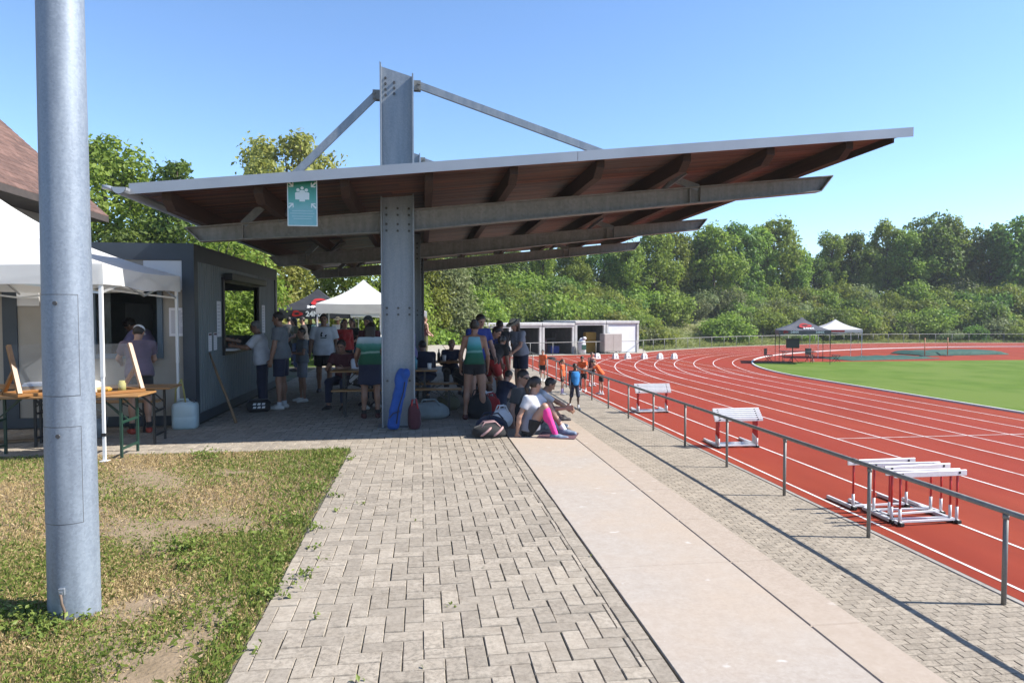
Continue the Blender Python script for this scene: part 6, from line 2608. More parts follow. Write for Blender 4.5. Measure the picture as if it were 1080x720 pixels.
LEFT, RIGHT, AWAY, CAM = PI / 2, -PI / 2, 0.0, PI
HANGL, HANGR = ((-0.18, 0.05, -1), (-0.06, 0.16, -1)), ((0.18, 0.05, -1), (0.06, 0.16, -1))
FOLD = (((-0.25, 0.2, -1), (0.9, 0.75, 0.05)), ((0.25, 0.2, -1), (-0.9, 0.75, 0.12)))
WALK = (((-0.05, 0.30, -1), (-0.02, -0.02, -1)), ((0.05, -0.20, -1), (0.02, -0.55, -1)))

# --- queue at the side hatch
person("older man in a loose white shirt leaning on the kiosk hatch counter", (-2.98, 13.35, 0), LEFT + 0.1, 1.66, "m", 1.16, "skin_tan", R(9), head=(R(8), 0), armL=((-0.1, 0.75, -0.8), (0.15, 1, 0.15)), armR=((0.1, 0.7, -0.85), (-0.2, 1, 0.12)),
       top=("white_cloth", 0.85, 0.03, -0.12), bottom=("trousers", "navy_cloth", 1.92, 0.03), shoes="shoe_dark", hair=("hair_grey", "short"), hat=None)
person("tall man in grey shirt and navy shorts waiting at the kiosk hatch", (-2.58, 13.05, 0), LEFT - 0.15, 1.82, "m", 1.05, "skin_tan", R(2), head=(R(6), 0), armL=((-0.15, 0.1, -1), (0.0, 0.25, -1)), armR=((0.12, 0.1, -1), (-0.1, 0.5, -0.8)),
       top=("grey_cloth", 0.62, 0.022, -0.08), bottom=("shorts", "navy_cloth", 0.82, 0.03), shoes="shoe_white", socks=("white_cloth", 0.12), hair=("hair_dark", "short"))
person("boy in dark shirt and pale shorts with folded arms behind the tall man in grey", (-2.38, 14.1, 0), LEFT + 0.5, 1.50, "m", 0.95, "skin_tan", armL=FOLD[0], armR=FOLD[1], top=("grey_cloth", 0.6, 0.02, -0.06), bottom=("shorts", "grey_melange", 0.85, 0.03), hair=("hair_dark", "short"), vox=0.012)
person("man serving inside the kiosk, seen through the side hatch", (-4.35, 14.9, 0.12), RIGHT + 0.5, 1.72, "m", 1.0, "skin", R(10), head=(R(25), 0), armL=((-0.2, 0.5, -1), (0.1, 1, -0.2)), armR=((0.2, 0.5, -1), (-0.1, 1, -0.2)), top=("burgundy", 0.6), bottom=("trousers", "black_cloth", 1.9), shoes="shoe_dark", vox=0.014)
# --- front window and tables under the white tent
q = GY(163, 345, 12.0)
person("dark-haired man in pale blue shirt bending inside the front kiosk window", (q[0], 12.0, 0.12), LEFT - 0.2, 1.74, "m", 1.05, "skin_tan", R(38), head=(R(25), 0), armL=((-0.2, 0.6, -1), (0, 0.8, -0.6)), armR=((0.2, 0.6, -1), (0, 0.8, -0.6)), top=("lilac_cloth", 0.65, 0.02), bottom=("trousers", "navy_cloth", 1.9), shoes="shoe_dark", hair=("hair_dark", "curly"), vox=0.012)
q = G(151, 452)
person("helper in a white cap, purple-grey tee and red trainers behind the display stand", (q[0] + 0.12, 10.6, 0), 0.5, 1.64, "m", 1.02, "skin", R(16), head=(R(20), R(-25)), armL=((-0.25, 0.6, -0.8), (0.2, 0.9, -0.3)), armR=((0.25, 0.5, -0.9), (-0.1, 0.9, -0.3)),
       top=("purple_grey", 0.6, 0.024, -0.1), bottom=("shorts", "black_cloth", 0.8, 0.03), shoes="shoe_red", socks=("black_cloth", 0.2), hair=("hair_dark", "short"), hat=("cap", "white_cloth"))

# --- walking and sitting between column and tents
person("man in white tee with black chest emblem walking towards the viewer in black shorts", (-2.12, 15.3, 0), CAM + 0.08, 1.80, "m", 1.16, "skin_tan", R(2), armL=((-0.28, 0.0, -1), (-0.12, 0.25, -1)), armR=((0.28, -0.05, -1), (0.12, 0.2, -1)), legL=((-0.07, 0.25, -1), (-0.02, -0.02, -1)), legR=((0.07, -0.15, -1), (0.02, -0.45, -1)),
       top=("white_cloth", 0.75, 0.028, -0.12), bottom=("shorts", "black_cloth", 0.72, 0.04), shoes="shoe_dark", hair=("hair_dark", "short"), logo="stripes")
person("child in white tee sitting at the beer table, seen from behind", (-1.18, 12.95, 0), RIGHT - 0.9 + PI * 0, 1.50, "m", 0.95, "skin", R(14), head=(R(10), 0), pz=0.53, armL=((-0.3, 0.6, -0.9), (0.1, 1, 0.0)), armR=((0.3, 0.5, -0.9), (0, 1, 0)), legL=((-0.15, 1, -0.05), (0, 0.05, -1)), legR=((0.15, 1, -0.05), (0, 0.05, -1)),
       top=("white_cloth", 0.7, 0.024, -0.06), bottom=("shorts", "black_cloth", 0.8), hair=("hair_dark", "short"))
person("dark-haired woman in green and white club top and navy skirt, seen from behind", (-0.86, 11.68, 0), AWAY + 0.12, 1.64, "f", 1.18, "skin_tan", R(5), head=(R(14), R(-20)), armL=((-0.3, 0.2, -1), (0.0, 0.8, -0.6)), armR=((0.28, 0.1, -1), (0.0, 0.5, -0.8)),
       top=("club_top", 0.5, 0.016, -0.02), bottom=("skirt", "navy_cloth", 0.36), shoes="shoe_maroon", socks=("black_cloth", 0.16), hair=("hair_dark", "long"))
person("man in dark red shirt and cap standing behind the woman in the club top", (-0.98, 13.3, 0), CAM - 0.6, 1.74, "m", 1.0, "skin_tan", R(4), top=("burgundy", 0.6), bottom=("trousers", "navy_cloth", 1.9), shoes="shoe_dark", hair=("hair_dark", "short"), hat=("cap", "dark_grey_cloth"), vox=0.013)
person("long-haired woman in red and dark jacket standing near the white pop-up tent", (-1.95, 17.6, 0), CAM + 0.5, 1.66, "f", 1.0, "skin", R(3), top=("red_cloth", 1.9, 0.03), bottom=("trousers", "black_cloth", 1.9), shoes="shoe_dark", hair=("hair_brown", "long"), vox=0.014)
person("person in lilac tee standing half hidden by the steel column", (-0.24, 13.9, 0), LEFT + 0.5, 1.66, "f", 1.0, "skin", R(5), top=("lilac_cloth", 0.7, 0.022), bottom=("trousers", "denim", 1.9), hair=("hair_brown", "short"), vox=0.013)
person("athlete in dark singlet standing far off on the gravel by the willow", (0.10, 27.5, -0.02), RIGHT + 0.5, 1.74, "m", 0.92, "skin", R(1), armL=((-0.2, 0.2, -1), (0.3, 0.6, -0.4)), armR=((0.2, 0.1, -1), (-0.2, 0.7, -0.5)), top=("burgundy", 0.0, 0.010), bottom=("trousers", "olive_cloth", 1.9), hair=("hair_brown", "short"), vox=0.016)
person("person in navy top and jeans sitting at the table right of the column", (0.08, 13.75, 0), 0.25, 1.72, "m", 1.05, "skin", R(26), head=(R(10), 0), pz=0.55, armL=((-0.2, 0.5, -1), (0.1, 1, -0.1)), armR=((0.2, 0.5, -1), (0.0, 1, -0.1)), legL=((-0.15, 1, -0.05), (0, 0.05, -1)), legR=((0.15, 1, -0.05), (0, 0.05, -1)),
       top=("navy_cloth", 1.85, 0.024, -0.06), bottom=("trousers", "denim", 1.9), shoes="shoe_dark", hair=("hair_dark", "short"), vox=0.012)
person("dark-haired person in black bent forward on a bench beside the teal-singlet athlete", (0.72, 12.85, 0), RIGHT + 0.35, 1.72, "f", 1.12, "skin_tan", R(40), head=(R(15), 0), pz=0.55, armL=((-0.1, 0.3, -1), (0.1, 0.5, -0.9)), armR=((0.15, 0.4, -1), (0.05, 0.5, -0.9)), legL=((-0.15, 1, -0.05), (0, 0.05, -1)), legR=((0.15, 1, -0.05), (0, -0.1, -1)),
       top=("black_cloth", 0.5, 0.02, -0.06), bottom=("trousers", "black_cloth", 1.9), shoes="shoe_dark", hair=("hair_dark", "long"), vox=0.012)
person("woman in white blouse sitting on the far side of the front beer table", (-0.75, 13.0, 0), CAM + 0.2, 1.66, "f", 1.0, "skin", R(16), head=(R(14), 0), pz=0.55, armL=((-0.3, 0.6, -0.9), (0.4, 1, 0.1)), armR=((0.3, 0.5, -0.9), (-0.4, 1, 0.1)), legL=((-0.15, 1, -0.05), (0, 0.05, -1)), legR=((0.15, 1, -0.05), (0, 0.05, -1)),
       top=("white_cloth", 0.7, 0.022, -0.06), bottom=("trousers", "denim", 1.9), shoes="shoe_dark", hair=("hair_brown", "long"), vox=0.013)
person("man in dark red shirt sitting at the front beer table facing the camera", (-1.45, 13.3, 0), CAM - 0.3, 1.74, "m", 1.05, "skin_tan", R(14), head=(R(10), 0), pz=0.55, armL=((-0.3, 0.6, -0.9), (0.4, 1, 0.1)), armR=((0.3, 0.5, -0.9), (-0.4, 1, 0.1)), legL=((-0.15, 1, -0.05), (0, 0.05, -1)), legR=((0.15, 1, -0.05), (0, 0.05, -1)),
       top=("burgundy", 0.6, 0.022, -0.06), bottom=("trousers", "navy_cloth", 1.9), shoes="shoe_dark", hair=("hair_dark", "short"), vox=0.013)
person("girl in navy hoodie sitting at the second beer table facing the camera", (0.62, 15.1, 0), CAM + 0.1, 1.62, "f", 1.0, "skin", R(18), head=(R(16), 0), pz=0.55, armL=((-0.3, 0.6, -0.9), (0.4, 1, 0.1)), armR=((0.3, 0.5, -0.9), (-0.4, 1, 0.1)), legL=((-0.15, 1, -0.05), (0, 0.05, -1)), legR=((0.15, 1, -0.05), (0, 0.05, -1)),
       top=("navy_cloth", 1.9, 0.024, -0.06), bottom=("trousers", "black_cloth", 1.9), shoes="shoe_dark", hair=("hair_blond", "pony"), vox=0.013)
person("child in dark tracksuit sitting on the paving by the backpacks", (1.42, 12.6, 0), RIGHT + 0.5, 1.46, "m", 1.0, "skin", R(22), head=(R(14), 0), pz=0.12, armL=((-0.1, 0.9, -0.5), (0.2, 0.8, -0.5)), armR=((0.1, 0.9, -0.5), (-0.2, 0.8, -0.5)), legL=((-0.1, 0.66, 0.72), (0, 0.62, -0.77)), legR=((0.1, 0.66, 0.72), (0, 0.62, -0.77)),
       top=("navy_cloth", 1.9, 0.024, -0.05), bottom=("trousers", "black_cloth", 1.9, 0.025), shoes="shoe_white", hair=("hair_dark", "short"), vox=0.012)
person("athlete in red shorts and black top crouched over the red bag", (1.30, 13.0, 0), AWAY - 0.6, 1.66, "f", 1.0, "skin_tan", R(52), head=(R(10), 0), armL=((-0.1, 0.2, -1), (0, 0.3, -1)), armR=((0.1, 0.2, -1), (0, 0.3, -1)), legL=((-0.08, 0.5, -0.85), (0, -0.35, -0.95)), legR=((0.08, 0.5, -0.85), (0, -0.35, -0.95)),
       top=("black_cloth", 0.55, 0.018, -0.05), bottom=("shorts", "red_cloth", 0.6, 0.02), shoes="shoe_white", socks=("white_cloth", 0.3), hair=("hair_dark", "pony"), vox=0.012)
# --- group by the step
person("athlete in teal racerback singlet and black shorts standing with her back to us", (0.86, 11.3, 0), AWAY - 0.1, 1.68, "f", 1.04, "skin_tan", R(2), head=(R(16), R(-8)), armL=((-0.26, 0.06, -1), (-0.05, 0.28, -1)), armR=((0.26, 0.08, -1), (0.0, 0.4, -0.9)), legL=((-0.10, 0.02, -1), (-0.06, -0.03, -1)), legR=((0.10, 0.02, -1), (0.06, -0.03, -1)),
       top=("teal_top", 0.0, 0.012, -0.02), bottom=("shorts", "black_cloth", 0.34, 0.012), shoes="shoe_maroon", hair=("hair_dark", "bun"), vox=0.0095)
person("young man in blue shirt standing behind the teal-singlet athlete", (1.02, 12.55, 0), CAM + 0.5, 1.79, "m", 1.0, "skin", R(3), head=(R(22), 0), armL=((-0.2, 0.3, -1), (0.1, 0.6, -0.9)), armR=((0.2, 0.2, -1), (0, 0.5, -0.9)), top=("blue_cloth", 0.62, 0.022, -0.08), bottom=("shorts", "black_cloth", 0.75, 0.03), shoes="shoe_white", socks=("white_cloth", 0.15), hair=("hair_dark", "short"))
person("boy in royal blue shirt bending over the bags beside the athlete", (1.12, 13.5, 0), RIGHT - 0.5, 1.66, "m", 1.0, "skin", R(38), head=(R(10), 0), armL=((-0.1, 0.4, -1), (0, 0.3, -1)), armR=((0.1, 0.3, -1), (0, 0.3, -1)), top=("blue_cloth", 0.62, 0.024, -0.08), bottom=("shorts", "navy_cloth", 0.8, 0.03), shoes="shoe_white", hair=("hair_dark", "short"), vox=0.012)
person("person in black tee and coral shorts standing with back turned near the straw hat", (1.72, 14.6, 0), AWAY + 0.35, 1.66, "f", 1.05, "skin_tan", R(9), head=(R(20), 0), armL=((-0.2, 0.4, -1), (0.2, 0.9, 0.1)), armR=((0.2, 0.4, -1), (-0.1, 0.9, 0.1)), top=("black_cloth", 0.6, 0.02, -0.04), bottom=("trousers", "coral_cloth", 1.35, 0.03), shoes="shoe_white", hair=("hair_dark", "short"))
person("woman in straw hat, grey tee and navy shorts with a hand on her hip", (2.06, 14.2, 0), LEFT + 0.55, 1.70, "f", 1.06, "skin", R(12), head=(R(24), 0), armL=((-0.2, 0.4, -1), (0.1, 0.8, -0.6)), armR=((0.62, -0.42, -0.75), (-0.55, 0.35, -0.62)), top=("grey_melange", 0.7, 0.02, -0.04), bottom=("shorts", "navy_cloth", 0.72, 0.03), shoes="shoe_white", socks=("white_cloth", 0.2), hair=("hair_brown", "long"), hat=("straw", "straw"))

def dirw(rz, v):
    """world direction to a sitter's local frame"""
    c, s_ = math.cos(rz), math.sin(rz)
    return (v[0] * c + v[1] * s_, -v[0] * s_ + v[1] * c, v[2])


rz = RIGHT - 0.35
person("girl in white tee with one bright pink compression sock sitting on the slabs", (1.54, 9.72, 0), rz, 1.70, "f", 1.0, "skin", R(6), twist=R(-14), head=(R(10), R(62)), pz=0.125, armL=((-0.3, 0.75, -0.7), (0.2, 1.0, 0.1)), armR=((0.25, -0.45, -1), (-0.1, -0.15, -1)),
       legL=((-0.08, 0.58, 0.78), (0.0, 0.56, -0.83)), legR=((0.08, 0.56, 0.80), (0.02, 0.38, -0.92)), footL=0.1, footR=0.0, top=("white_grey_print", 0.55, 0.02, -0.05), bottom=("shorts", "black_cloth", 0.50, 0.022), shoes="shoe_blue", socks=("white_cloth", 0.18), sockR=("pink_sock", 0.93), hair=("hair_dark", "pony"), vox=0.0095, logo="stripes2")
person("young man in dark grey tee and sunglasses sitting on the slabs behind the ponytail girl", (1.50, 10.55, 0), RIGHT - 0.5, 1.78, "m", 1.0, "skin", R(4), head=(R(10), R(-15)), pz=0.125, armL=((-0.2, 0.6, -0.8), (0.3, 0.9, -0.3)), armR=((0.2, -0.2, -1), (0.0, 0.1, -1)), legL=((-0.1, 0.66, 0.72), (0, 0.62, -0.77)), legR=((0.1, 0.66, 0.72), (0, 0.62, -0.77)),
       top=("dark_grey_cloth", 0.65, 0.022, -0.05), bottom=("shorts", "black_cloth", 0.8, 0.03), shoes="shoe_white", socks=("white_cloth", 0.2), hair=("hair_dark", "short"), glasses=True, vox=0.0095)
person("short-haired youth in white tee hunched on the slabs right of the ponytail girl", (1.72, 11.15, 0), RIGHT + 0.05, 1.66, "m", 0.98, "skin_tan", R(40), head=(R(10), R(0)), pz=0.12, armL=((-0.1, 0.9, -0.5), (0.2, 0.8, -0.5)), armR=((0.1, 0.9, -0.5), (-0.2, 0.8, -0.5)), legL=((-0.2, 0.66, 0.72), (0, 0.62, -0.77)), legR=((0.2, 0.66, 0.72), (0, 0.62, -0.77)),
       top=("white_cloth", 0.65, 0.02, -0.05), bottom=("shorts", "black_cloth", 0.8, 0.03), shoes="shoe_dark", hair=("hair_dark", "short"), vox=0.0105)

# --- children in the lane by the railing
def kid(label, px, py, top_, rz, H, skin="skin", **kw):
    q = G(px, py, ZL)
    a = dict(girth=0.92, vox=0.013, hair=("hair_dark", "short"), top=(top_, 0.6, 0.024, -0.08), bottom=("shorts", "black_cloth", 0.75, 0.03), shoes="shoe_white", socks=("white_cloth", 0.2))
    a.update(kw)
    return person(label, (q[0], q[1], ZL), rz, H, kw.pop("sex", "m") if "sex" in kw else "m", skin=skin, **{k: v for k, v in a.items() if k != "sex"})


kid("child in bright blue vest over navy sleeves walking along the paved walkway", 606, 431.5, "navy_cloth", CAM + 0.15, 1.56, "skin_dark", legL=((-0.05, 0.22, -1), (-0.02, -0.04, -1)), legR=((0.05, -0.14, -1), (0.02, -0.45, -1)), armL=((-0.2, -0.15, -1), (-0.1, 0.2, -1)), armR=((0.2, 0.2, -1), (0.1, 0.35, -1)),
    top=("navy_cloth", 1.95, 0.022, -0.08), bottom=("trousers", "navy_cloth", 1.05, 0.025))
kid("child in orange shirt standing farthest back along the railing with arms down", 572.5, 402, "orange_cloth", CAM - 0.7, 1.52)
kid("girl in orange shirt with ponytail standing by the railing", 593, 416, "orange_cloth", RIGHT - 0.4, 1.42, hair=("hair_brown", "pony"), bottom=("shorts", "black_cloth", 0.7, 0.02), socks=("lilac_cloth", 0.5))
kid("child in orange shirt leaning at the railing with head turned down", 615, 413, "orange_cloth", CAM - 0.5, 1.52, lean=R(14), head=(R(22), 0), armL=((-0.2, 0.5, -0.8), (0.1, 0.9, -0.1)), armR=((0.2, 0.4, -0.9), (0, 0.9, -0.3)))
kid("child in orange shirt bending and reaching an arm out over the railing", 634, 416, "orange_cloth", LEFT - 0.2, 1.50, lean=R(34), head=(R(20), 0), armL=((-0.2, 0.9, -0.5), (0, 1, -0.1)), armR=((0.1, 0.8, -0.7), (0, 0.9, -0.4)), legL=((-0.15, -0.1, -1), (-0.05, 0.0, -1)), legR=((0.15, 0.12, -1), (0.05, 0, -1)))
kid("bare-shouldered child in dark top behind the children in orange", 624, 407, "burgundy", CAM + 0.2, 1.52, top=("burgundy", 0.0, 0.012, -0.06), hair=("hair_brown", "short"))
# the blue vest over the sleeves
for o in list(bpy.data.objects):
    if o.get("label", "").startswith("child in bright blue vest"):
        D = SDF()
        for z_, rr in ((0.95, 0.138), (1.08, 0.136), (1.22, 0.140), (1.32, 0.128)):
            D.ell(np.array([0, 0, z_]) * 1.56 / 1.75, np.array([0.192 if z_ > 1.1 else 0.182, rr + 0.018, 0.16]) * 1.56 / 1.75, None, 0.04)
        D.cut((0, 0, 0.80), (0, 0, -1))
        D.cut((0, 0, 1.26), (0, 0, 1))
        link("vest", D.mesh("vest", M["bright_blue"], 0.016), o)

# --- crowd round the tents
crowd = [(312, 22.0, 1.70, "woman with dark hair in dark green dress over jeans facing the black market tent", "f", "olive_cloth", "denim", CAM - 1.2, "long", "hair_dark", 0.7),
         (321, 24.0, 1.72, "man in black hoodie and jeans beside the white pop-up tent leg", "m", "black_cloth", "denim", LEFT, "short", "hair_dark", 1.9),
         (334.5, 27.6, 1.66, "woman in pale blouse under the edge of the white pop-up tent", "f", "pale_green_cloth", "denim", CAM, "short", "hair_brown", 0.9),
         (340, 26.4, 1.74, "man in grey tee and white cap under the white pop-up tent", "m", "grey_melange", "black_cloth", CAM + 0.4, "cap", "white_cloth", 0.6),
         (357, 25.6, 1.70, "visitor in straw hat and white blouse under the white pop-up tent", "f", "white_cloth", "navy_cloth", CAM - 0.2, "straw", "straw", 0.9),
         (372, 19.6, 1.68, "long-haired woman in black tee near the child in white", "f", "black_cloth", "denim", CAM - 0.4, "long", "hair_brown", 0.6),
         (304.5, 25.0, 1.72, "man in dark tee standing at the black market tent", "m", "dark_grey_cloth", "black_cloth", AWAY, "short", "hair_dark", 0.6),
         (327, 30.0, 1.66, "blond woman in navy top standing under the black market tent", "f", "navy_cloth", "navy_cloth", CAM + 0.2, "long", "hair_blond", 0.8)]
for px, Yd, H, lab, sex, tp, bt, rz, hs, hm, slv in crowd:
    q = GY(px, 340, Yd)
    kw = {}
    if hs in ("cap", "straw"):
        kw["hat"] = (hs, hm)
        kw["hair"] = ("hair_brown", "short")
    else:
        kw["hair"] = (hm, hs)
    person(lab, (q[0], Yd, -0.01), rz, H, sex, 1.0, "skin", R(4), head=(R(8), 0), armL=((-0.2, 0.2, -1), (0.2, 0.8, -0.3)), armR=((0.18, 0.1, -1), (0.0, 0.6, -0.7)), top=(tp, slv, 0.022, -0.06), bottom=("trousers", bt, 1.9, 0.02), shoes="shoe_dark", vox=0.017, **kw)

# ================================================================== TABLES, BAGS AND SMALL THINGS
# beer table and bench beside the column
beer_table("beer table with a bottle and cup right behind the front steel column", (-0.66, 12.35, 0), R(1), 1.85, 0.5, 0.765)
beer_table("long beer bench in front of the table by the front steel column", (-0.42, 11.85, 0), R(1), 2.2, 0.25, 0.47, name="beer_bench", cat="bench")
beer_table("second beer table farther back beside the step", (1.0 - 0.4, 14.5, 0), R(4), 1.85, 0.5, 0.765)
beer_table("short beer bench beside the bent-over person in black", (0.55, 12.85, 0), R(3), 1.5, 0.25, 0.47, name="beer_bench", cat="bench")
b = MB()
b.tube([(0, 0, 0), (0, 0, 0.16), (0, 0, 0.19), (0, 0, 0.235)], [0.038, 0.038, 0.015, 0.014], 12)
tag(b.build("water_bottle", mat("blue_bottle", (0.10, 0.33, 0.42), rough=0.2), None, (-0.12, 12.3, 0.766)), "blue water bottle standing on the beer table by the column", "bottle")
b = MB()
b.tube([(0, 0, 0), (0, 0, 0.11)], [0.03, 0.04], 12)
tag(b.build("paper_cup", M["white_print"], None, (0.13, 12.25, 0.766)), "white paper cup on the right end of the beer table", "cup")
b = MB()
b.tube([(0, 0, 0), (0, 0, 0.16), (0, 0, 0.2), (0, 0, 0.26)], [0.036, 0.036, 0.015, 0.014], 10)
tag(b.build("drink_bottle", M["dark_steel"], None, (0.35, 14.4, 0.766)), "dark drink bottle standing on the second beer table", "bottle")
b = MB()
b.tube([(0, 0, 0), (0, 0, 0.13)], [0.035, 0.042], 10)
tag(b.build("paper_cup", M["white_print"], None, (0.46, 14.35, 0.766)), "pale cup beside the dark bottle on the second beer table", "cup")

# tables and display stand under the white tent
beer_table("front beer table with dark green legs carrying the wooden display stand", (-4.38, 8.98, 0), R(-1), 2.0, 0.55, 0.765, "wood_table", "green_steel")
beer_table("rear beer table with black legs near the beige kiosk wall", (-4.30, 9.85, 0), R(1), 1.9, 0.5, 0.765, "wood_table", "dark_steel")
beer_table("beer table at the left, partly hidden by the steel mast", (-5.55, 10.15, 0), R(0), 1.3, 0.5, 0.765, "wood_table", "dark_steel")
beer_table("low beer bench behind the rear table under the white tent", (-4.62, 10.75, 0), R(1), 1.5, 0.25, 0.47, "wood_table", "dark_steel", name="beer_bench", cat="bench")


def display_stand(label, loc, rz, w):
    t = thing("display_stand", label, "stand", loc, rz, "wooden display stands on the front table")
    b = MB()
    b.box(-w / 2, w / 2, -0.26, -0.20, 0, 0.035, 0, 0.004)
    b.build("base_rail", M["wood_light"], t)
    b = MB()
    b.box(-w / 2, w / 2, 0.20, 0.26, 0, 0.035, 0, 0.004)
    b.build("base_rail", M["wood_light"], t)
    for sx_ in (-1, 1):
        x = sx_ * (w / 2 - 0.03)
        b = MB()
        b.bar((x, -0.23, 0.036), (x, 0.06, 0.60), 0.045, 0.045, upv=(0, 1, 0))
        b.bar((x, 0.23, 0.036), (x, -0.08, 0.30), 0.04, 0.04, upv=(0, 1, 0))
        b.bar((x, -0.19, 0.018), (x, 0.19, 0.018), 0.045, 0.034)
        b.build("side_frame", M["wood_light"], t)
    b = MB()
    b.bar((0, -0.235, 0.07), (0, 0.03, 0.605), w * 0.98, 0.006, upv=(0, 1, -0.5))
    b.build("acrylic_panel", M["acrylic"], t)
    return t


q = G(128, 409, 0.766)
display_stand("wooden stand with tilted clear panel at the right end of the front table", (-3.86, 9.06, 0.767), R(48), 0.62)
display_stand("wooden stand with clear panel mostly hidden behind the steel mast", (-4.66, 9.02, 0.767), R(48), 0.62)
for i, (x, y_, m_, lab) in enumerate(((-3.95, 9.05, "yellow", "yellow snack packet lying behind the clear panel"), (-3.74, 9.12, "strap", "olive-yellow jar behind the clear panel"), (-4.1, 9.12, "straw", "pale bread basket behind the clear panel"))):
    b = MB()
    if i == 1:
        b.tube([(0, 0, 0), (0, 0, 0.11), (0, 0, 0.115), (0, 0, 0.14)], [0.045, 0.045, 0.035, 0.035], 12)
    elif i == 0:
        b.box(-0.10, 0.10, -0.06, 0.06, 0, 0.07, 0, 0.025)
    else:
        b.tube([(0, 0, 0), (0, 0, 0.09)], [0.09, 0.13], 14)
        b.ell((0.02, 0, 0.10), (0.10, 0.08, 0.05))
        b.ell((-0.05, 0.03, 0.11), (0.06, 0.05, 0.04))
    tag(b.build(("snack_packet", "glass_jar", "bread_basket")[i], M[m_], None, (x, y_, 0.768)), lab, ("packet", "jar", "basket")[i])
b = MB()
b.box(-0.16, 0.16, -0.10, 0.10, 0, 0.025, 0, 0.003)
b.box(-0.14, 0.13, -0.11, 0.09, 0.0255, 0.045, 0, 0.003)
tag(b.build("paper_stack", M["paper"], None, (-5.22, 10.1, 0.767), R(12)), "small stack of pale papers on the table left of the mast", "papers")
for x, lab in ((-5.58, "left clear drinking glass on the table left of the mast"), (-5.46, "right clear drinking glass on the table left of the mast")):
    b = MB()
    b.tube([(0, 0, 0), (0, 0, 0.13)], [0.03, 0.036], 12)
    tag(b.build("drinking_glass", M["acrylic"], None, (x, 10.1, 0.767)), lab, "glass")


def canister(nm, label, loc, m_, w_, d_, h_, rz=0):
    t = thing(nm, label, "canister", loc, rz)
    b = MB()
    vs, fs = [], []
    n = 20
    prof = [(0.90, 0.0), (1.0, 0.03), (1.0, h_ * 0.42), (0.985, h_ * 0.44), (1.0, h_ * 0.46), (1.0, h_ * 0.80), (0.93, h_ * 0.90), (0.55, h_ * 0.97), (0.30, h_)]
    for sc_, z in prof:
        for i in range(n):
            a = 2 * PI * i / n
            ca, sa = math.cos(a), math.sin(a)
            e = 0.45
            vs.append((w_ / 2 * sc_ * math.copysign(abs(ca) ** e, ca), d_ / 2 * sc_ * math.copysign(abs(sa) ** e, sa), z))
    for j in range(len(prof) - 1):
        for i in range(n):
            a, c = j * n + i, j * n + (i + 1) % n
            fs.append((a, c, c + n, a + n))
    fs += [tuple(reversed(range(n))), tuple(range((len(prof) - 1) * n, len(prof) * n))]
    b.add(vs, fs, 0, True)
    b.build("body", M[m_], t)
    b = MB()
    b.tube([(-w_ * 0.28, 0, h_ * 0.93), (-w_ * 0.24, 0, h_ * 1.05), (w_ * 0.1, 0, h_ * 1.05), (w_ * 0.14, 0, h_ * 0.96)], 0.016, 8)
    b.build("handle", M[m_], t)
    b = MB()
    b.cyl((w_ * 0.30, 0, h_ * 0.92), (w_ * 0.30, 0, h_ * 1.03), 0.03, 12)
    b.build("cap", M["bolt"], t)
    return t


canister("water_canister", "translucent white water canister weighing down the tent leg", (-3.60, 10.98, 0.003), "canister", 0.36, 0.30, 0.42, 0.1)
b = MB()
b.tube([(-0.12, 0, 0), (-0.10, -0.02, 0.2), (-0.02, -0.02, 0.34)], 0.012, 6)
b.tube([(0.03, 0, 0), (0.01, -0.02, 0.2), (-0.02, -0.02, 0.36)], 0.012, 6)
tag(b.build("tie_strap", M["strap"], None, (-3.60, 10.90, 0.41)), "yellow-green strap tying the canister to the tent leg", "strap")
canister("olive_canister", "olive plastic canister under the left table by the dark door", (-5.98, 9.65, 0.003), "olive", 0.42, 0.34, 0.66, 0.0)
b = MB()
b.tube([(0, 0, 0), (0, 0, 0.03), (0, 0, 0.12), (0, 0, 0.15)], [0.06, 0.075, 0.07, 0.02], 14)
tag(b.build("red_lidded_pot", M["red_plastic"], None, (-5.98, 9.62, 0.70)), "small red pot on top of the olive canister", "pot")
b = MB()
b.tube([(0, 0, 0), (0, 0, 0.28)], [0.11, 0.15], 16)
b.tube([(-0.15, 0, 0.27), (0, 0.02, 0.40), (0.15, 0, 0.27)], 0.006, 6)
tag(b.build("bucket", mat("grey_bucket", (0.30, 0.33, 0.36), rough=0.5), None, (-4.6, 10.35, 0.003)), "grey plastic bucket on the ground beneath the tables", "bucket")
q = G(8, 468)
b = MB()
b.box(-0.45, 0.45, -0.05, 0.05, 0, 0.03, 0, 0.004)
tag(b.build("wooden_lath", M["bamboo"], None, (q[0], q[1] + 0.1, 0.004), 0.2), "short pale wooden lath lying on the ground by the lawn", "lath")
q0 = GY(27.5, 312, KY0)
b = MB()
b.box(-0.17, 0.17, -0.012, 0, -0.10, 0.16)
tag(b.build("blank_panel", M["panel_white"], None, (q0[0], KY0 + 0.0285, q0[2] - 0.05)), "blank white panel fixed above the dark kiosk door", "panel")


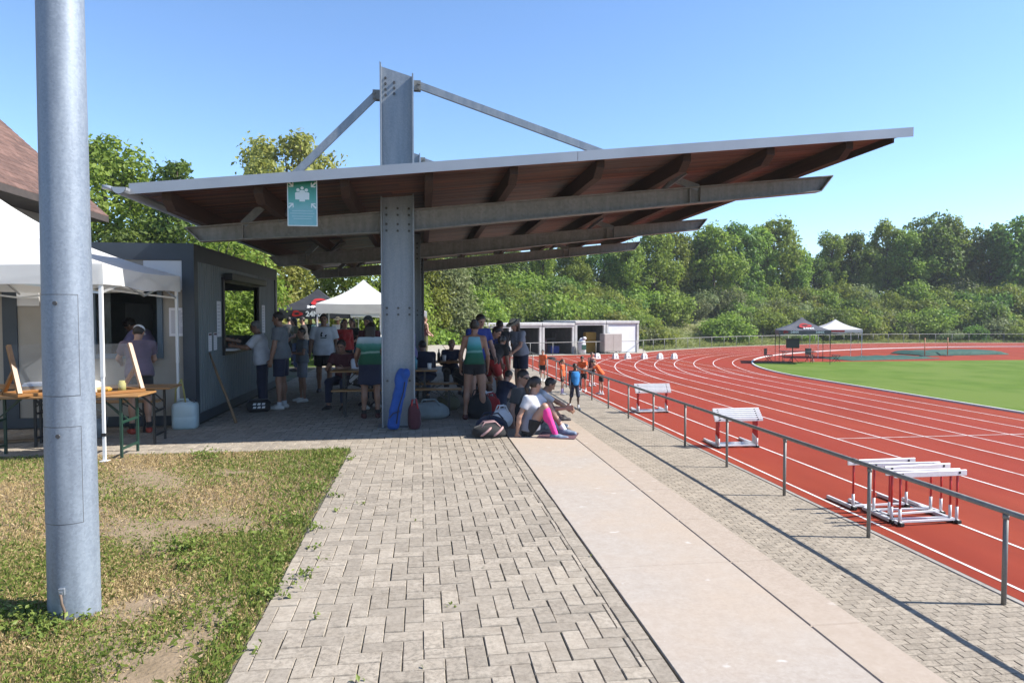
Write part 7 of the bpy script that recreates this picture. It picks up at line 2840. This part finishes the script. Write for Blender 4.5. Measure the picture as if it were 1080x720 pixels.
# bags
def soft_bag(nm, label, loc, rz, size, m_, cat="bag", strap=None, seed=1, lumps=7, vox=0.014, extra=None):
    t = thing(nm, label, cat, loc, rz)
    r_ = np.random.default_rng(seed)
    w_, d_, h_ = size
    D = SDF()
    D.ell((0, 0, h_ * 0.42), (w_ * 0.5, d_ * 0.5, h_ * 0.52), None, 0.03)
    D.ell((0, 0, h_ * 0.25), (w_ * 0.5, d_ * 0.5, h_ * 0.34), None, 0.03)
    for k in range(lumps):
        D.ell((r_.uniform(-.32, .32) * w_, r_.uniform(-.28, .28) * d_, h_ * r_.uniform(.25, .62)), np.array([w_ * r_.uniform(.14, .24), d_ * r_.uniform(.18, .28), h_ * r_.uniform(.2, .32)]), None, 0.03)
    D.cut((0, 0, 0.0), (0, 0, -1))
    link("body", D.mesh("body", M[m_], vox), t)
    b = MB()
    for sy_ in (-1, 1):
        b.tube([(-w_ * 0.26, sy_ * d_ * 0.30, h_ * 0.75), (-w_ * 0.16, sy_ * d_ * 0.20, h_ * 1.06), (w_ * 0.14, sy_ * d_ * 0.16, h_ * 1.08), (w_ * 0.26, sy_ * d_ * 0.30, h_ * 0.75)], 0.011, 6)
    b.build("carry_strap", M[strap or m_], t)
    if extra:
        b = MB()
        extra(b, w_, d_, h_)
        b.build("side_stripe", M["skin"] if extra is None else M[strap or "white_cloth"], t)
    return t


def stripes(b, w_, d_, h_):
    for k, x in enumerate((-0.30, 0.05)):
        pts = []
        for i in range(9):
            v = i / 8
            xx = (x + 0.30 * v) * w_
            zz = h_ * (0.14 + 0.62 * v)
            e = max(0.0, 1 - (xx / (w_ * 0.52)) ** 2 - ((zz - h_ * 0.40) / (h_ * 0.56)) ** 2)
            pts.append((xx, -d_ * 0.52 * math.sqrt(e) - 0.004, zz))
        b.tube(pts, [0.006] + [0.018] * 7 + [0.006], 6)


M["pink_pale"] = mat("pale_pink_trim", (0.55, 0.33, 0.32), rough=0.7)
soft_bag("sports_bag", "black and pink sports bag lying beside the sitting girl", (0.95, 9.62, 0.004), 0.1, (0.52, 0.30, 0.20), "black_cloth", strap="pink_pale", seed=3, extra=stripes)
soft_bag("jacket_bundle", "dark navy jacket heap behind the black and pink bag", (1.02, 10.02, 0.004), 0.4, (0.50, 0.40, 0.26), "navy_cloth", seed=5)
soft_bag("cloth_bundle", "crumpled white and lilac printed cloth beside the sitting girl", (1.18, 10.1, 0.06), 0.2, (0.30, 0.26, 0.30), "white_cloth", seed=8, lumps=10)
soft_bag("duffel_bag", "grey-green duffel bag under the beer bench right of the column", (0.12, 11.45, 0.004), 0.0, (0.66, 0.32, 0.30), "sage_bag", seed=11)
soft_bag("backpack", "black backpack on the paving behind the teal-singlet athlete", (1.12, 12.05, 0.004), 0.6, (0.46, 0.36, 0.34), "black_cloth", seed=13, strap="white_cloth")
soft_bag("backpack", "navy backpack with pale strap heaped beside the step", (1.0, 13.0, 0.004), 1.0, (0.48, 0.40, 0.40), "navy_cloth", seed=17, strap="grey_melange")
soft_bag("backpack", "dark bag pile behind the man in dark grey tee", (0.95, 11.4, 0.004), 0.2, (0.42, 0.36, 0.44), "black_cloth", seed=19)
soft_bag("shopping_bag", "red bag standing between the backpacks by the step", (1.18, 11.65, 0.004), 0.2, (0.30, 0.24, 0.36), "red_cloth", seed=23)
soft_bag("sports_bag", "olive-dark bag under the short beer bench", (0.48, 12.5, 0.004), 0.3, (0.42, 0.30, 0.30), "olive_cloth", seed=29)
t = thing("chair_bag", "tall blue folding chair bag leaning on the front of the steel column", "bag", (-0.33, 10.30, 0.004), 0.0)
D = SDF()
pts_ = [(-0.10, -0.02, 0.08), (-0.07, 0.03, 0.3), (-0.02, 0.10, 0.52), (0.03, 0.16, 0.74)]
for a, c in zip(pts_[:-1], pts_[1:]):
    for ddx in (-0.03, 0.03):
        D.cap(np.array(a) + (ddx, 0, 0), np.array(c) + (ddx, 0, 0), 0.062, 0.056, 0.03)
rr_ = np.random.default_rng(4)
for k in range(7):
    D.ell((0.03 + rr_.uniform(-.075, .075), 0.15 + rr_.uniform(-.04, .02), 0.76 + rr_.uniform(-.09, .09)), (0.055, 0.05, 0.075), None, 0.03)
D.cut((0, 0, 0), (0, 0, -1))
link("body", D.mesh("body", M["blue_bag_cloth"], 0.011), t)
b = MB()
b.tube([(-0.05, -0.105, 0.12), (-0.02, -0.06, 0.35), (0.05, 0.01, 0.58), (0.07, 0.07, 0.72)], 0.010, 6)
b.tube([(-0.16, -0.07, 0.20), (-0.10, -0.055, 0.27), (0.0, -0.06, 0.30)], 0.009, 6)
b.build("carry_strap", M["navy_cloth"], t)
soft_bag("drawstring_bag", "dark red drawstring bag beside the tall blue chair bag", (-0.12, 10.42, 0.004), 0.1, (0.19, 0.18, 0.42), "burgundy", strap="red_cloth", seed=31)
soft_bag("sports_bag", "black bag with three white stripes at the old man's feet by the kiosk", (-3.12, 13.0, 0.13), 0.9, (0.50, 0.30, 0.28), "black_cloth", seed=37) if False else None
t = thing("sports_bag", "black sports bag with short white stripes at the feet of the older man", "bag", (-2.92, 12.72, 0.004), 0.25)
b = MB()
b.box(-0.20, 0.20, -0.13, 0.13, 0, 0.22, 0, 0.05)
b.build("body", M["black_cloth"], t)
b = MB()
for z in (0.07, 0.13):
    for k in range(3):
        b.prism([(-0.10 + k * 0.075, z), (-0.05 + k * 0.075, z), (-0.04 + k * 0.075, z + 0.035), (-0.09 + k * 0.075, z + 0.035)], -0.134, -0.1305, "y")
b.build("white_stripes", M["white_print"], t)
# towel on the slab
b = MB()
vs, fs = [], []
for i in range(13):
    for j in range(9):
        x, y_ = -0.26 + 0.045 * i, -0.26 + 0.065 * j
        vs.append((x, y_, 0.009 + 0.006 * math.sin(i * 1.3 + j) * math.sin(j * 1.7)))
for i in range(12):
    for j in range(8):
        a = i * 9 + j
        fs.append((a, a + 9, a + 10, a + 1))
vs += [(v[0], v[1], 0.001) for v in vs]
b.add(vs, fs + [tuple(x + 117 for x in reversed(f)) for f in fs], 0, True)
tag(b.build("towel", M["burgundy"], None, (1.93, 9.62, -0.0050), -0.35), "dark purple towel spread on the pale slabs under the girl's feet", "towel")
# dark cap hung on the railing
D = SDF()
D.ell((0, 0, 0.05), (0.20, 0.11, 0.06), None, 0.02)
D.ell((0.12, -0.06, 0.02), (0.14, 0.10, 0.03), None, 0.02)
q = GX(581.5, 380, 6.19)
tag(link("dark_jacket", D.mesh("dark_jacket", M["black_cloth"], 0.015), None, (6.19, q[1], ZL + 1.02)), "small dark jacket laid over the railing near the children", "jacket")

# ================================================================== AIR
hm_ = bpy.data.materials.new("haze_air")
hm_.use_nodes = True
nt = hm_.node_tree
nt.nodes.remove(nt.nodes["Principled BSDF"])
pv = nt.nodes.new("ShaderNodeVolumePrincipled")
pv.inputs["Color"].default_value = (0.88, 0.93, 1.0, 1)
pv.inputs["Density"].default_value = 0.00042
pv.inputs["Anisotropy"].default_value = 0.0
nt.links.new(pv.outputs[0], nt.nodes["Material Output"].inputs["Volume"])
b = MB()
b.box(-1650, 1650, -1650, 1650, -2.7, 26)
tag(b.build("haze", hm_), kind="stuff")
